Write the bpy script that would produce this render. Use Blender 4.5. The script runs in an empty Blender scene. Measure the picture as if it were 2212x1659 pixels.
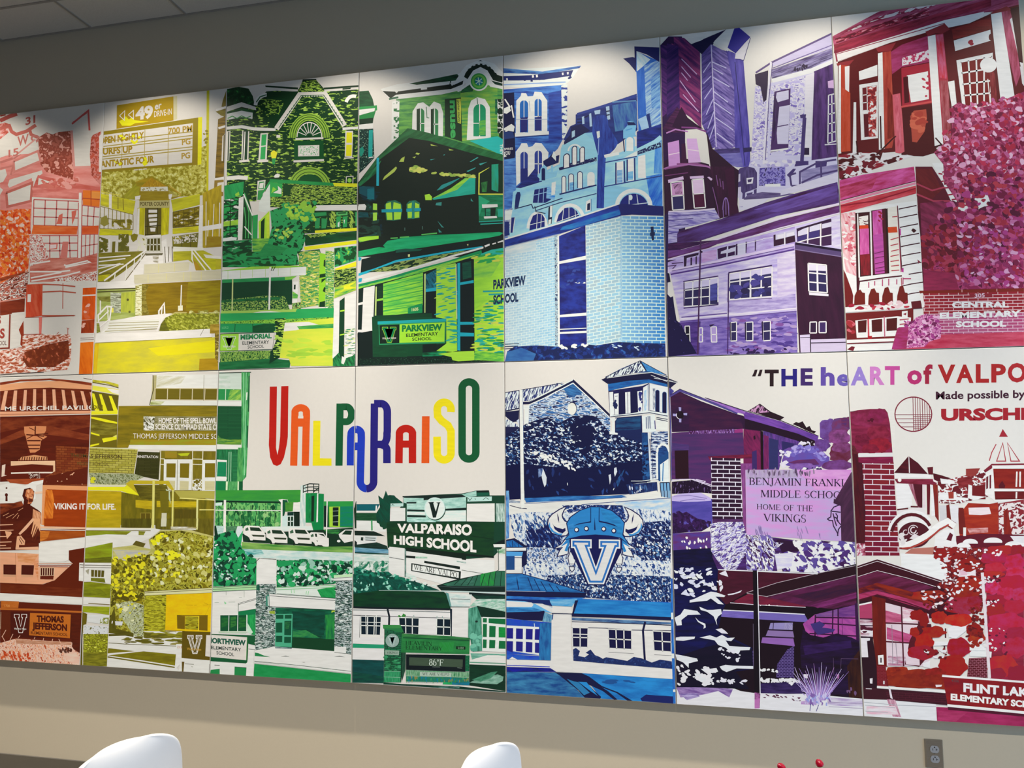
import bpy, bmesh, math, random
from mathutils import Vector, Matrix
from mathutils.geometry import tessellate_polygon

SC = bpy.context.scene
COL = SC.collection
SC.view_settings.view_transform = 'Standard'
SC.view_settings.look = 'None'
SC.view_settings.gamma = 1
SC.view_settings.use_curve_mapping = False
SC.view_settings.exposure = 0.0

# ---------------------------------------------------------------- camera
# World: X right along the wall, Y into the wall (wall face at Y=0), Z up, floor at Z=0.
FPX = 1527.02                      # focal length in pixels of the 2212 px wide frame
# camera right, up, forward in world axes
CR = Matrix(((0.97979758, 0.19989443, -0.00623918),
             (0.02297723, -0.08152443, 0.99640645),
             (-0.19866745, 0.97641998, 0.08447046)))
MIDZ = 2.13                        # height of the seam between the two rows of canvases
CAM = Vector((2.9902, -3.2858 - 0.04, MIDZ - 0.3908))
cd = bpy.data.cameras.new('camera')
cam = bpy.data.objects.new('camera', cd)
COL.objects.link(cam)
cd.sensor_width = 36.0
cd.lens = FPX / 2212 * 36.0
cd.clip_start = 0.05
right, up, fwd = CR[0], CR[1], CR[2]
cam.matrix_world = Matrix(((right[0], up[0], -fwd[0], CAM[0]),
                           (right[1], up[1], -fwd[1], CAM[1]),
                           (right[2], up[2], -fwd[2], CAM[2]), (0, 0, 0, 1)))
SC.camera = cam

# ---------------------------------------------------------------- light
CEIL = 4.14
wd = bpy.data.worlds.new('room_ambient')
SC.world = wd
wd.use_nodes = True
wd.node_tree.nodes['Background'].inputs[0].default_value = (1.0, 0.90, 0.78, 1)
wd.node_tree.nodes['Background'].inputs[1].default_value = 0.018

def light(kind, name, loc, target, energy, color, **kw):
    ld = bpy.data.lights.new(name, kind)
    ld.energy = energy
    ld.color = color
    for k, v in kw.items():
        setattr(ld, k, v)
    o = bpy.data.objects.new(name, ld)
    COL.objects.link(o)
    o.location = loc
    o.rotation_euler = (Vector(target) - Vector(loc)).to_track_quat('-Z', 'Y').to_euler()
    return o

# recessed wall washers close to the wall: a narrow strong beam and a wide weak spill each
for i, x in enumerate((-0.80, 0.35, 1.47, 2.62, 3.72, 4.87)):
    light('SPOT', 'wall_washer_beam', (x, -0.60, CEIL - 0.02), (x, -0.56, 0), 450, (1.0, 0.89, 0.73),
          spot_size=math.radians(50), spot_blend=1.0, shadow_soft_size=0.03)
    light('SPOT', 'wall_washer_spill', (x, -0.60, CEIL - 0.02), (x, -0.60, 0), 42, (1.0, 0.89, 0.73),
          spot_size=math.radians(108), spot_blend=0.4, shadow_soft_size=0.03)
# downlights of the room further out
for i, x in enumerate((-2.2, -0.4, 1.4, 3.2, 5.0, 6.8)):
    light('SPOT', 'room_downlight', (x, -2.87, CEIL - 0.02), (x, -2.87, 0), 215, (1.0, 0.92, 0.80),
          spot_size=math.radians(156), spot_blend=1.0, shadow_soft_size=0.06)
# daylight of a window wall far to the right
light('AREA', 'window_daylight', (9.5, -2.7, 1.6), (1.4, -1.4, 0.8), 200, (0.34, 0.64, 1.0),
      shape='RECTANGLE', size=2.6, size_y=2.4)

# ---------------------------------------------------------------- helpers
def ray(px, py):
    return right * ((px - 1106) / FPX) + up * (-(py - 829.5) / FPX) + fwd

FACE = -0.04                       # Y of the painted faces of the canvases
def on_wall(px, py, Y=FACE):
    d = ray(px, py)
    return CAM + d * ((Y - CAM[1]) / d[1])

def project(v):
    d = Vector(v) - CAM
    z = d.dot(fwd)
    return 1106 + FPX * d.dot(right) / z, 829.5 - FPX * d.dot(up) / z

def tag(o, label=None, cat=None, group=None, kind=None):
    if label: o['label'] = label
    if cat: o['category'] = cat
    if group: o['group'] = group
    if kind: o['kind'] = kind
    return o

def empty(name, loc, rz=0):
    o = bpy.data.objects.new(name, None)
    COL.objects.link(o)
    o.location = loc
    o.rotation_euler = (0, 0, rz)
    o.empty_display_size = 0.1
    return o

def link(name, me, mat=None, parent=None):
    o = bpy.data.objects.new(name, me)
    COL.objects.link(o)
    if mat:
        me.materials.append(mat)
    if parent:
        o.parent = parent
    return o

def obj(name, bm, mat=None, parent=None, smooth=False):
    me = bpy.data.meshes.new(name)
    bmesh.ops.recalc_face_normals(bm, faces=bm.faces)
    bm.to_mesh(me)
    bm.free()
    if smooth:
        me.polygons.foreach_set('use_smooth', [True] * len(me.polygons))
    return link(name, me, mat, parent)

def add_box(bm, x0, y0, z0, x1, y1, z1, bevel=0, seg=2):
    b2 = bmesh.new()
    r = bmesh.ops.create_cube(b2, size=1)
    for v in b2.verts:
        v.co = Vector((x0 + (v.co.x + .5) * (x1 - x0), y0 + (v.co.y + .5) * (y1 - y0), z0 + (v.co.z + .5) * (z1 - z0)))
    if bevel:
        bmesh.ops.bevel(b2, geom=b2.edges[:], offset=bevel, segments=seg, profile=0.5, affect='EDGES')
    me = bpy.data.meshes.new('t')
    b2.to_mesh(me); b2.free()
    bm.from_mesh(me)
    bpy.data.meshes.remove(me)

def add_tube(bm, pts, rad, n=10):
    pts = [Vector(p) for p in pts]
    rads = rad if isinstance(rad, (list, tuple)) else [rad] * len(pts)
    rings = []
    ref = Vector((0.13, 0.31, 0.94)).normalized()
    for i, p in enumerate(pts):
        d = (pts[min(i + 1, len(pts) - 1)] - pts[max(i - 1, 0)]).normalized()
        if abs(d.dot(ref)) > 0.95: ref = Vector((0.94, 0.1, 0.3)).normalized()
        a = d.cross(ref).normalized(); b = d.cross(a)
        rings.append([bm.verts.new(p + (a * math.cos(2 * math.pi * k / n) + b * math.sin(2 * math.pi * k / n)) * rads[i]) for k in range(n)])
    for r0, r1 in zip(rings, rings[1:]):
        for k in range(n):
            bm.faces.new((r0[k], r0[(k + 1) % n], r1[(k + 1) % n], r1[k]))
    bm.faces.new(rings[0]); bm.faces.new(rings[-1])

def principled(name, rough=0.5, spec=0.4, color=None, metallic=0):
    m = bpy.data.materials.new(name)
    m.use_nodes = True
    n = m.node_tree.nodes['Principled BSDF']
    n.inputs['Roughness'].default_value = rough
    n.inputs['Specular IOR Level'].default_value = spec
    n.inputs['Metallic'].default_value = metallic
    if color: n.inputs['Base Color'].default_value = (*color, 1)
    return m, m.node_tree, n

def noisy(name, c1, c2, scale, rough=0.6, spec=0.3, bump=0.0, metallic=0, stretch=(1, 1, 1), detail=4):
    """plain procedural surface: two close tones mixed by noise, optional bump"""
    m, nt, n = principled(name, rough, spec, None, metallic)
    tc = nt.nodes.new('ShaderNodeTexCoord')
    mp = nt.nodes.new('ShaderNodeMapping'); mp.inputs['Scale'].default_value = stretch
    nt.links.new(tc.outputs['Object'], mp.inputs[0])
    nz = nt.nodes.new('ShaderNodeTexNoise'); nz.inputs['Scale'].default_value = scale; nz.inputs['Detail'].default_value = detail
    nt.links.new(mp.outputs[0], nz.inputs['Vector'])
    mx = nt.nodes.new('ShaderNodeMix'); mx.data_type = 'RGBA'
    mx.inputs['A'].default_value = (*c1, 1); mx.inputs['B'].default_value = (*c2, 1)
    nt.links.new(nz.outputs['Fac'], mx.inputs['Factor'])
    nt.links.new(mx.outputs['Result'], n.inputs['Base Color'])
    if bump:
        b = nt.nodes.new('ShaderNodeBump'); b.inputs['Strength'].default_value = bump; b.inputs['Distance'].default_value = 0.002
        nt.links.new(nz.outputs['Fac'], b.inputs['Height']); nt.links.new(b.outputs[0], n.inputs['Normal'])
    return m

# ---------------------------------------------------------------- paints
# every painted patch carries its own pigments (attributes ca, cb, cc), a pattern size in its UVs
# and pattern limits (attribute pm); four brush techniques share them
def paint_material(name, mode):
    m, nt, n = principled(name, 0.5, 0.25)
    N = nt.nodes.new; L = nt.links.new
    def attr(a):
        q = N('ShaderNodeAttribute'); q.attribute_name = a; return q
    ca, cb, cc, pm = attr('ca'), attr('cb'), attr('cc'), attr('pm')
    uv = N('ShaderNodeUVMap'); uv.uv_map = 'uv'
    def mix(f, a, b):
        q = N('ShaderNodeMix'); q.data_type = 'RGBA'
        L(f, q.inputs['Factor']); L(a, q.inputs['A']); L(b, q.inputs['B'])
        return q.outputs['Result']
    def mrange(v, a, b):
        q = N('ShaderNodeMapRange'); q.clamp = True
        L(v, q.inputs['Value'])
        for s, i in ((a, 'From Min'), (b, 'From Max')):
            if isinstance(s, (int, float)): q.inputs[i].default_value = s
            else: L(s, q.inputs[i])
        return q.outputs['Result']
    def math_(op, a, b):
        q = N('ShaderNodeMath'); q.operation = op
        for i, s in enumerate((a, b)):
            if isinstance(s, (int, float)): q.inputs[i].default_value = s
            else: L(s, q.inputs[i])
        return q.outputs[0]
    sp = N('ShaderNodeSeparateColor'); L(pm.outputs['Color'], sp.inputs[0])
    nz = N('ShaderNodeTexNoise'); nz.inputs['Scale'].default_value = 1.0
    L(uv.outputs[0], nz.inputs['Vector'])
    if mode == 'flat':
        nz.inputs['Detail'].default_value = 3
        dk = N('ShaderNodeMix'); dk.data_type = 'RGBA'; dk.blend_type = 'MULTIPLY'; dk.inputs['Factor'].default_value = 1
        g = N('ShaderNodeMapRange'); L(nz.outputs['Fac'], g.inputs['Value'])
        g.inputs['From Min'].default_value = .3; g.inputs['From Max'].default_value = .7
        g.inputs['To Min'].default_value = .95; g.inputs['To Max'].default_value = 1.04
        L(ca.outputs['Color'], dk.inputs['A']); L(g.outputs['Result'], dk.inputs['B'])
        out = dk.outputs['Result']
    elif mode == 'mot':
        nz.inputs['Detail'].default_value = 2.2; nz.inputs['Roughness'].default_value = .6; nz.inputs['Distortion'].default_value = .5
        f1 = mrange(nz.outputs['Fac'], sp.outputs[0], math_('ADD', sp.outputs[0], .025))
        f2 = mrange(nz.outputs['Fac'], sp.outputs[1], math_('ADD', sp.outputs[1], .025))
        out = mix(f2, mix(f1, ca.outputs['Color'], cb.outputs['Color']), cc.outputs['Color'])
    elif mode == 'soft':
        nz.inputs['Detail'].default_value = 4; nz.inputs['Roughness'].default_value = .6
        out = mix(mrange(nz.outputs['Fac'], .36, .64), ca.outputs['Color'], cb.outputs['Color'])
    else:
        br = N('ShaderNodeTexBrick'); L(uv.outputs[0], br.inputs['Vector'])
        br.inputs['Scale'].default_value = 1; br.inputs['Row Height'].default_value = 1
        br.inputs['Mortar Smooth'].default_value = .2; br.inputs['Bias'].default_value = 0
        L(sp.outputs[0], br.inputs['Brick Width']); L(sp.outputs[1], br.inputs['Mortar Size'])
        L(ca.outputs['Color'], br.inputs['Color1']); L(cb.outputs['Color'], br.inputs['Color2']); L(cc.outputs['Color'], br.inputs['Mortar'])
        out = br.outputs['Color']
    L(out, n.inputs['Base Color'])
    return m
PAINTS = ['flat', 'mot', 'soft', 'brick']
PM = [paint_material('acrylic_paint_' + k, k) for k in PAINTS]

def lin(h):
    return [((c / 12.92) if c <= .04045 else ((c + .055) / 1.055) ** 2.4) for c in (int(h[i:i + 2], 16) / 255 for i in (0, 2, 4))]
WHITE = (.80, .79, .77)
_cc = {}
def pig(h, x):
    """pigment of a colour seen at photo column x (the room light is warmer on the left)"""
    if h == 'W': return WHITE
    k = (h, int(x / 100))
    if k not in _cc:
        t = min(max(x / 2212, 0), 1)
        w0 = lin('cfc4b2'); w1 = lin('dcd8d6')
        _cc[k] = tuple(min(.9, c / (a + (b - a) * t) * .8) for c, a, b in zip(lin(h), w0, w1))
    return _cc[k]

VIEWS = dict(A1=(0, 0, 2.98919), A2=(740, 0, 2.98919), A3=(1472, 0, 2.98919), B1=(0, 370, 3.6875), B2=(460, 370, 3.8583),
             B3=(770, 430, 4.4833), B4=(1080, 360, 3.8583), B5=(1420, 360, 3.8583), B6=(1790, 360, 4.0474), C1=(0, 800, 4.6083),
             C2=(0, 1120, 4.6083), C3=(450, 800, 3.3515), C4=(450, 1040, 6.6364), C5=(450, 1230, 6.6364), C6=(760, 1040, 6.32),
             C7=(760, 1240, 6.32), D1=(1080, 770, 5.3513), D2=(1080, 1060, 5.6718), D3=(1080, 1260, 5.6718), D4=(1430, 770, 5.1442),
             D5=(1430, 1000, 5.1442), D6=(1440, 1220, 5.0273), D7=(1800, 760, 3.7694), D8=(1830, 1150, 3.8586))
CUR = dict(v=(0, 0, 1), panel=None, part=('painting', 0))
SHAPES = []
def v(name, panel=None):
    CUR['v'] = VIEWS[name]; CUR['panel'] = panel
def part(name='painting'):
    CUR['n'] = CUR.get('n', 0) + 1
    CUR['part'] = (name, 0 if name == 'painting' else CUR['n'])

def P_(x, y):
    a, b, s = CUR['v']
    return (a + x / s, b + y / s)
def pts(s):
    if isinstance(s, str):
        q = [float(k) for k in s.split()]
        return list(zip(q[0::2], q[1::2]))
    return list(s)
def shape(polys, c, style=0, c2=None, c3=None, size=40, ang=0, asp=1, pm=(0, 0)):
    a, b, s = CUR['v']
    polys = [[P_(x, y) for x, y in q] for q in polys]
    SHAPES.append(dict(polys=polys, c=c, c2=c2 or c, c3=c3 or c2 or c, style=style, size=size / s, ang=math.radians(ang), asp=asp, pm=pm,
                       part=(CUR['part'][0], len(SHAPES)) if CUR['part'][0] == 'lettering' and not CUR.get('join') else CUR['part'], panel=CUR['panel'], seed=len(SHAPES)))
def many(s):
    return [pts(q) for q in s.split('|')] if isinstance(s, str) else [pts(s)]
def p(s, c):
    for q in many(s): shape([q], c)
def m(s, c1, c2, c3, size, t1=.45, t2=.56, ang=0, asp=1):
    for q in many(s): shape([q], c1, 1, c2, c3, size, ang, asp, (t1, t2))
def f(s, c1, c2, size=60, ang=0, asp=5):
    for q in many(s): shape([q], c1, 2, c2, None, size / 2, ang, asp)
def b(s, c1, c2, cm, bw, bh, ang=0, ms=.08):
    for q in many(s): shape([q], c1, 3, c2, cm, bh, ang, bw / bh, (bw / bh, ms))
def strip(q, w, closed=False):
    q = pts(q); n = len(q); out = []
    L, R = [], []
    ws = w if isinstance(w, (list, tuple)) else [w] * n
    for i in range(n):
        a = q[(i - 1) % n] if (closed or i > 0) else q[i]
        c = q[(i + 1) % n] if (closed or i < n - 1) else q[i]
        d0 = Vector((q[i][0] - a[0], q[i][1] - a[1])); d1 = Vector((c[0] - q[i][0], c[1] - q[i][1]))
        if d0.length < 1e-9: d0 = d1
        if d1.length < 1e-9: d1 = d0
        d0.normalize(); d1.normalize()
        nn = Vector((-d0.y - d1.y, d0.x + d1.x))
        if nn.length < 1e-6: nn = Vector((-d0.y, d0.x))
        nn.normalize()
        k = max(.45, nn.dot(Vector((-d0.y, d0.x))))
        o = nn * (ws[i] / 2 / k)
        L.append((q[i][0] + o.x, q[i][1] + o.y)); R.append((q[i][0] - o.x, q[i][1] - o.y))
    for i in range(n if closed else n - 1):
        j = (i + 1) % n
        out.append([L[i], L[j], R[j], R[i]])
    return out
def l(s, w, c, closed=False):
    for q in many(s): shape(strip(q, w, closed), c)
def arcp(cx, cy, rx, ry, a0=0, a1=360, n=None):
    n = n or max(8, int(abs(a1 - a0) / 12))
    return [(cx + rx * math.cos(math.radians(a0 + (a1 - a0) * i / n)), cy + ry * math.sin(math.radians(a0 + (a1 - a0) * i / n))) for i in range(n + 1)]
def e(cx, cy, rx, ry, c, a0=0, a1=360):
    q = arcp(cx, cy, rx, ry, a0, a1)
    shape([q[:-1] if a1 - a0 >= 360 else q], c)
def a(cx, cy, rx, ry, a0, a1, w, c):
    q = arcp(cx, cy, rx, ry, a0, a1)
    full = a1 - a0 >= 360
    shape(strip(q[:-1] if full else q, w, full), c)
def bil(q, u, w_):
    (x0, y0), (x1, y1), (x2, y2), (x3, y3) = q
    return ((1 - w_) * ((1 - u) * x0 + u * x1) + w_ * ((1 - u) * x3 + u * x2), (1 - w_) * ((1 - u) * y0 + u * y1) + w_ * ((1 - u) * y3 + u * y2))
def w(s, nx, ny, glass, frame, t, border=True):
    q = pts(s)
    if glass: shape([q], glass)
    out = []
    for i in range(0 if border else 1, nx + 1 if border else nx):
        out += strip([bil(q, i / nx, 0), bil(q, i / nx, 1)], t)
    for j in range(0 if border else 1, ny + 1 if border else ny):
        out += strip([bil(q, 0, j / ny), bil(q, 1, j / ny)], t)
    shape(out, frame)
def arch(x0, y0, x1, y1, glass, frame=None, fw=0, skew=0, mul=None):
    """round-headed opening; y0 is the top of the arch"""
    r = (x1 - x0) / 2
    def q(d):
        top = [(x, yy + skew * (x - x0)) for x, yy in arcp((x0 + x1) / 2, y0 + r, r + d, r + d, 180, 360, 10)]
        return [(x0 - d, y1)] + top + [(x1 + d, y1 + skew * (x1 - x0))]
    if frame: shape([q(fw)], frame)
    shape([q(0)], glass)
    if mul:
        cx = (x0 + x1) / 2
        shape(strip([(cx, y0), (cx, y1)], mul[1]) + strip([(x0, (y0 + y1) / 2 + r / 2), (x1, (y0 + y1) / 2 + r / 2)], mul[1]), mul[0])
def inside(x, y, q):
    r = False
    for i in range(len(q)):
        (x0, y0), (x1, y1) = q[i - 1], q[i]
        if (y0 > y) != (y1 > y) and x < (x1 - x0) * (y - y0) / (y1 - y0) + x0: r = not r
    return r
def blob(rng, x, y, r, ang, asp, n=8, jit=.45):
    ca_, sa_ = math.cos(ang), math.sin(ang)
    o = []
    for k in range(n):
        t = 2 * math.pi * k / n
        rr = r * (1 - jit + 2 * jit * rng.random() * .8)
        ex, ey = math.cos(t) * rr * asp, math.sin(t) * rr
        o.append((x + ex * ca_ - ey * sa_, y + ex * sa_ + ey * ca_))
    q = []                                  # cut the corners once for a softer outline
    for (x0, y0), (x1, y1) in zip(o, o[1:] + o[:1]):
        q += [(x0 * .75 + x1 * .25, y0 * .75 + y1 * .25), (x0 * .25 + x1 * .75, y0 * .25 + y1 * .75)]
    return q
def d(s, cols, n, r0, r1, ang=0, asp=1.6, spread=40, jit=.45):
    """loose dabs of paint scattered over an area"""
    q = pts(s)
    rng = random.Random(len(SHAPES) * 7 + n)
    cols = cols.split()
    xs = [k[0] for k in q]; ys = [k[1] for k in q]
    i = 0; tries = 0
    while i < n and tries < n * 30:
        tries += 1
        x = rng.uniform(min(xs), max(xs)); y = rng.uniform(min(ys), max(ys))
        if not inside(x, y, q): continue
        i += 1
        shape([blob(rng, x, y, rng.uniform(r0, r1), math.radians(ang + rng.uniform(-spread, spread)), asp, 7, jit)], rng.choice(cols))
def c(cx, cy, rx, ry, c1, c2=None, seed=1):
    """rounded puff of foliage"""
    rng = random.Random(int(cx * 3 + cy * 7 + seed))
    n = 22; o = []
    for k in range(n):
        t = 2 * math.pi * k / n
        g = 1 + .10 * math.sin(t * 5 + rng.random() * 2) + rng.uniform(-.06, .06)
        o.append((cx + rx * g * math.cos(t), cy + ry * g * math.sin(t)))
    shape([o], c1, 2, c2 or c1, None, max(rx, ry) * .5, 0, 1.3)
def tri_mesh_text(body, bold):
    k = (body, bold)
    if k not in _tx:
        cu = bpy.data.curves.new('lettering', 'FONT')
        cu.body = body; cu.size = 1; cu.resolution_u = 3; cu.offset = bold
        o = bpy.data.objects.new('lettering', cu)
        COL.objects.link(o)
        dg = bpy.context.evaluated_depsgraph_get()
        me = bpy.data.meshes.new_from_object(o.evaluated_get(dg), depsgraph=dg)
        me.calc_loop_triangles()
        vs = [(vv.co.x, vv.co.y) for vv in me.vertices]
        _tx[k] = [[vs[i] for i in t.vertices] for t in me.loop_triangles]
        bpy.data.objects.remove(o); bpy.data.curves.remove(cu); bpy.data.meshes.remove(me)
    return _tx[k]
_tx = {}
CAPH = None
def t(body, x0, y0, x1, y1, h, col, bold=0.0, upv=None):
    """lettering whose baseline runs (x0,y0)-(x1,y1); h = cap height or (left, right)"""
    global CAPH
    if CAPH is None:
        ys = [k[1] for q in tri_mesh_text('H', 0) for k in q]; CAPH = max(ys)
    tr = tri_mesh_text(body, bold)
    xs = [k[0] for q in tr for k in q]
    a0, a1 = min(xs), max(xs)
    h0, h1 = h if isinstance(h, tuple) else (h, h)
    out = []
    for q in tr:
        o = []
        for X, Y in q:
            u = (X - a0) / (a1 - a0); hh = (h0 + (h1 - h0) * u) * Y / (CAPH + bold)
            bx, by = x0 + (x1 - x0) * u, y0 + (y1 - y0) * u
            o.append((bx + upv[0] * hh, by + upv[1] * hh) if upv else (bx, by - hh))
        out.append(o)
    shape(out, col)
def tbox(ch, x0, y0, x1, y1, col, bold=.035):
    tr = tri_mesh_text(ch, bold)
    xs = [k[0] for q in tr for k in q]; ys = [k[1] for q in tr for k in q]
    shape([[(x0 + (x1 - x0) * (X - min(xs)) / (max(xs) - min(xs)), y1 - (y1 - y0) * (Y - min(ys)) / (max(ys) - min(ys))) for X, Y in q] for q in tr], col)
# roman capitals with serifs, drawn with thick and thin strokes on a unit-high grid
def _st(x0, y0, x1, y1, w_): return strip([(x0, y0), (x1, y1)], w_)
def _sf(x, y, k=.1): return _st(x - k, y, x + k, y, .05)
def _ar(cx, cy, rx, ry, a0, a1, w0=.05, w1=.13):
    q = arcp(cx, cy, rx, ry, a0, a1, 14)
    return strip(q, [w0 + (w1 - w0) * abs(math.cos(math.radians(a0 + (a1 - a0) * i / 14))) for i in range(15)])
def _stem(x): return _st(x, 0, x, 1, .13) + _sf(x, .02, .14) + _sf(x, .98, .14)
def _thin(x): return _st(x, 0, x, 1, .06) + _sf(x, .98, .12)
def _E(mid, bot):
    o = _stem(.14) + _st(.14, .97, .6, .97, .06) + _st(.6, .97, .6, .8, .05)
    if mid: o += _st(.14, .52, .46, .52, .05) + _st(.46, .62, .46, .42, .05)
    if bot: o += _st(.14, .03, .62, .03, .06) + _st(.62, .03, .64, .22, .05)
    return o
SERIF = {
    'A': (.8, _st(.05, 0, .42, 1, .06) + _st(.4, 1, .74, 0, .14) + _st(.2, .34, .6, .34, .05) + _sf(.06, .02) + _sf(.74, .02, .12)),
    'B': (.68, _stem(.14) + _ar(.3, .75, .24, .22, -90, 90) + _ar(.3, .27, .3, .25, -90, 90) + _st(.14, .52, .32, .52, .05) + _st(.14, .97, .32, .97, .05) + _st(.14, .03, .32, .03, .05)),
    'C': (.76, _ar(.42, .5, .34, .48, 45, 315) + _st(.68, .98, .68, .72, .05)),
    'D': (.8, _stem(.14) + _ar(.32, .5, .38, .47, -90, 90) + _st(.14, .97, .34, .97, .05) + _st(.14, .03, .34, .03, .05)),
    'E': (.7, _E(1, 1)), 'F': (.66, _E(1, 0)), 'L': (.66, _stem(.14) + _st(.14, .03, .58, .03, .06) + _st(.58, .03, .62, .26, .05)),
    'G': (.8, _ar(.42, .5, .34, .48, 45, 340) + _st(.7, .0, .7, .42, .12) + _sf(.66, .42, .14)),
    'H': (.86, _stem(.15) + _stem(.71) + _st(.15, .52, .71, .52, .05)), 'I': (.32, _stem(.16)),
    'J': (.42, _st(.26, .1, .26, 1, .13) + _sf(.26, .98, .14) + _ar(.12, .1, .14, .22, 180, 360, .09, .09)),
    'K': (.78, _stem(.14) + _st(.18, .45, .6, .97, .06) + _st(.3, .56, .7, .02, .14) + _sf(.6, .98, .1) + _sf(.7, .02, .1)),
    'M': (.98, _thin(.12) + _st(.14, 1, .48, .05, .14) + _st(.48, .05, .82, 1, .05) + _st(.84, 0, .84, 1, .13) + _sf(.84, .02, .14) + _sf(.12, .02) + _sf(.86, .98, .1)),
    'N': (.84, _thin(.12) + _st(.14, .98, .7, .02, .14) + _thin(.7) + _sf(.12, .02)),
    'O': (.84, _ar(.42, .5, .34, .48, 0, 360)), 'P': (.66, _stem(.14) + _ar(.3, .72, .28, .25, -90, 90) + _st(.14, .97, .32, .97, .05) + _st(.14, .46, .32, .46, .05)),
    'R': (.74, _stem(.14) + _ar(.3, .74, .26, .23, -90, 90) + _st(.14, .97, .32, .97, .05) + _st(.14, .5, .32, .5, .05) + _st(.36, .5, .66, .02, .14) + _sf(.66, .02, .09)),
    'S': (.58, _ar(.29, .73, .2, .24, 60, 270, .07, .1) + _ar(.29, .26, .22, .24, 90, -120, .07, .1) + _st(.48, .97, .48, .76, .05) + _st(.07, .03, .07, .26, .05)),
    'T': (.72, _st(.36, 0, .36, 1, .13) + _sf(.36, .02, .14) + _st(.04, .97, .68, .97, .06) + _st(.05, .97, .05, .76, .05) + _st(.67, .97, .67, .76, .05)),
    'V': (.8, _st(.08, 1, .42, 0, .14) + _st(.42, 0, .74, 1, .06) + _sf(.08, .98, .12) + _sf(.74, .98, .1)),
    'W': (1.1, _st(.08, 1, .34, 0, .13) + _st(.34, 0, .56, .95, .05) + _st(.5, 1, .78, 0, .13) + _st(.78, 0, 1.02, 1, .05) + _sf(.08, .98) + _sf(1.02, .98)),
    'Y': (.76, _st(.08, 1, .38, .48, .13) + _st(.38, .48, .68, 1, .06) + _st(.38, 0, .38, .5, .13) + _sf(.38, .02, .14) + _sf(.08, .98) + _sf(.68, .98)),
    '8': (.56, _ar(.28, .75, .18, .22, 0, 360, .06, .1) + _ar(.28, .27, .22, .26, 0, 360, .06, .12)),
    '6': (.56, _ar(.28, .3, .22, .29, 0, 360, .06, .12) + _ar(.5, .5, .42, .5, 115, 190, .07, .12)),
    '°': (.36, _ar(.17, .82, .11, .14, 0, 360, .05, .06)), ' ': (.32, [])}
def st(body, x0, y0, x1, y1, h, col):
    out = []; X = 0
    for ch in body:
        wd_, g = SERIF[ch]
        out += [[(X + x, y) for x, y in q] for q in g]
        X += wd_ + .05
    h0, h1 = h if isinstance(h, tuple) else (h, h)
    shape([[(x0 + (x1 - x0) * x / X, y0 + (y1 - y0) * x / X - (h0 + (h1 - h0) * x / X) * y) for x, y in q] for q in out], col)
UV_V = [(0, 0), (.42, 0), (.42, .2), (.37, .2), (.505, .62), (.63, .2), (.565, .2), (.565, 0), (1, 0), (1, .2), (.935, .2), (.67, 1), (.355, 1), (.06, .2), (0, .2)]
def inset(q, k):
    n = len(q); o = []
    A = sum(q[i - 1][0] * q[i][1] - q[i][0] * q[i - 1][1] for i in range(n))
    s = 1 if A > 0 else -1
    for i in range(n):
        p0, p1, p2 = Vector(q[i - 1]), Vector(q[i]), Vector(q[(i + 1) % n])
        d0 = (p1 - p0).normalized(); d1 = (p2 - p1).normalized()
        n0 = Vector((-d0.y, d0.x)) * s; n1 = Vector((-d1.y, d1.x)) * s
        bis = (n0 + n1)
        if bis.length < 1e-6: bis = n0.copy()
        bis.normalize()
        o.append(tuple(p1 + bis * (k / max(.4, bis.dot(n0)))))
    return o
def V(x0, y0, x1, y1, layers, skew=0):
    q = [(x0 + (x1 - x0) * x, y0 + (y1 - y0) * y + skew * x) for x, y in UV_V]
    for k, col in layers:
        shape([inset(q, k) if k else q], col)

# ---------------------------------------------------------------- the setting
wall_paint = noisy('beige_wall_paint', (.60, .535, .42), (.575, .51, .40), 90, .75, .15, .08)
tile_mat = noisy('ceiling_tile', (.62, .60, .56), (.52, .50, .47), 140, .9, .05, .25)
bar_mat = noisy('ceiling_bar', (.34, .32, .29), (.30, .28, .26), 12, .5, .3)
floor_mat = noisy('carpet_floor', (.20, .19, .18), (.13, .125, .12), 70, .95, .05, .3)
base_mat = noisy('vinyl_baseboard', (.10, .095, .09), (.085, .08, .075), 20, .5, .3)
def structure(name, boxes, mat, parent=None):
    bm = bmesh.new()
    for q in boxes: add_box(bm, *q)
    o = obj(name, bm, mat, parent)
    if not parent: o['kind'] = 'structure'
    return o
structure('wall_back', [(-6, 0, 0, 11, .15, CEIL)], wall_paint)
structure('floor', [(-6, -9, -.1, 11, .15, 0)], floor_mat)
structure('baseboard_back', [(-6, -.012, 0, 11, 0, .10)], base_mat)
ceil = structure('ceiling', [(-6, -9, CEIL, 11, .15, CEIL + .1)], tile_mat)
bars = [(-6, -.012, CEIL - .004, 11, 0, CEIL)]
for k in range(9): bars.append((-6, -.272 - .6096 * 2 * k, CEIL - .003, 11, -.258 - .6096 * 2 * k, CEIL))
for k in range(-9, 18): bars.append((-.14 + .6125 * k - .007, -9, CEIL - .0035, -.14 + .6125 * k + .007, -.012, CEIL))
structure('ceiling_grid', bars, bar_mat, ceil)

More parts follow.
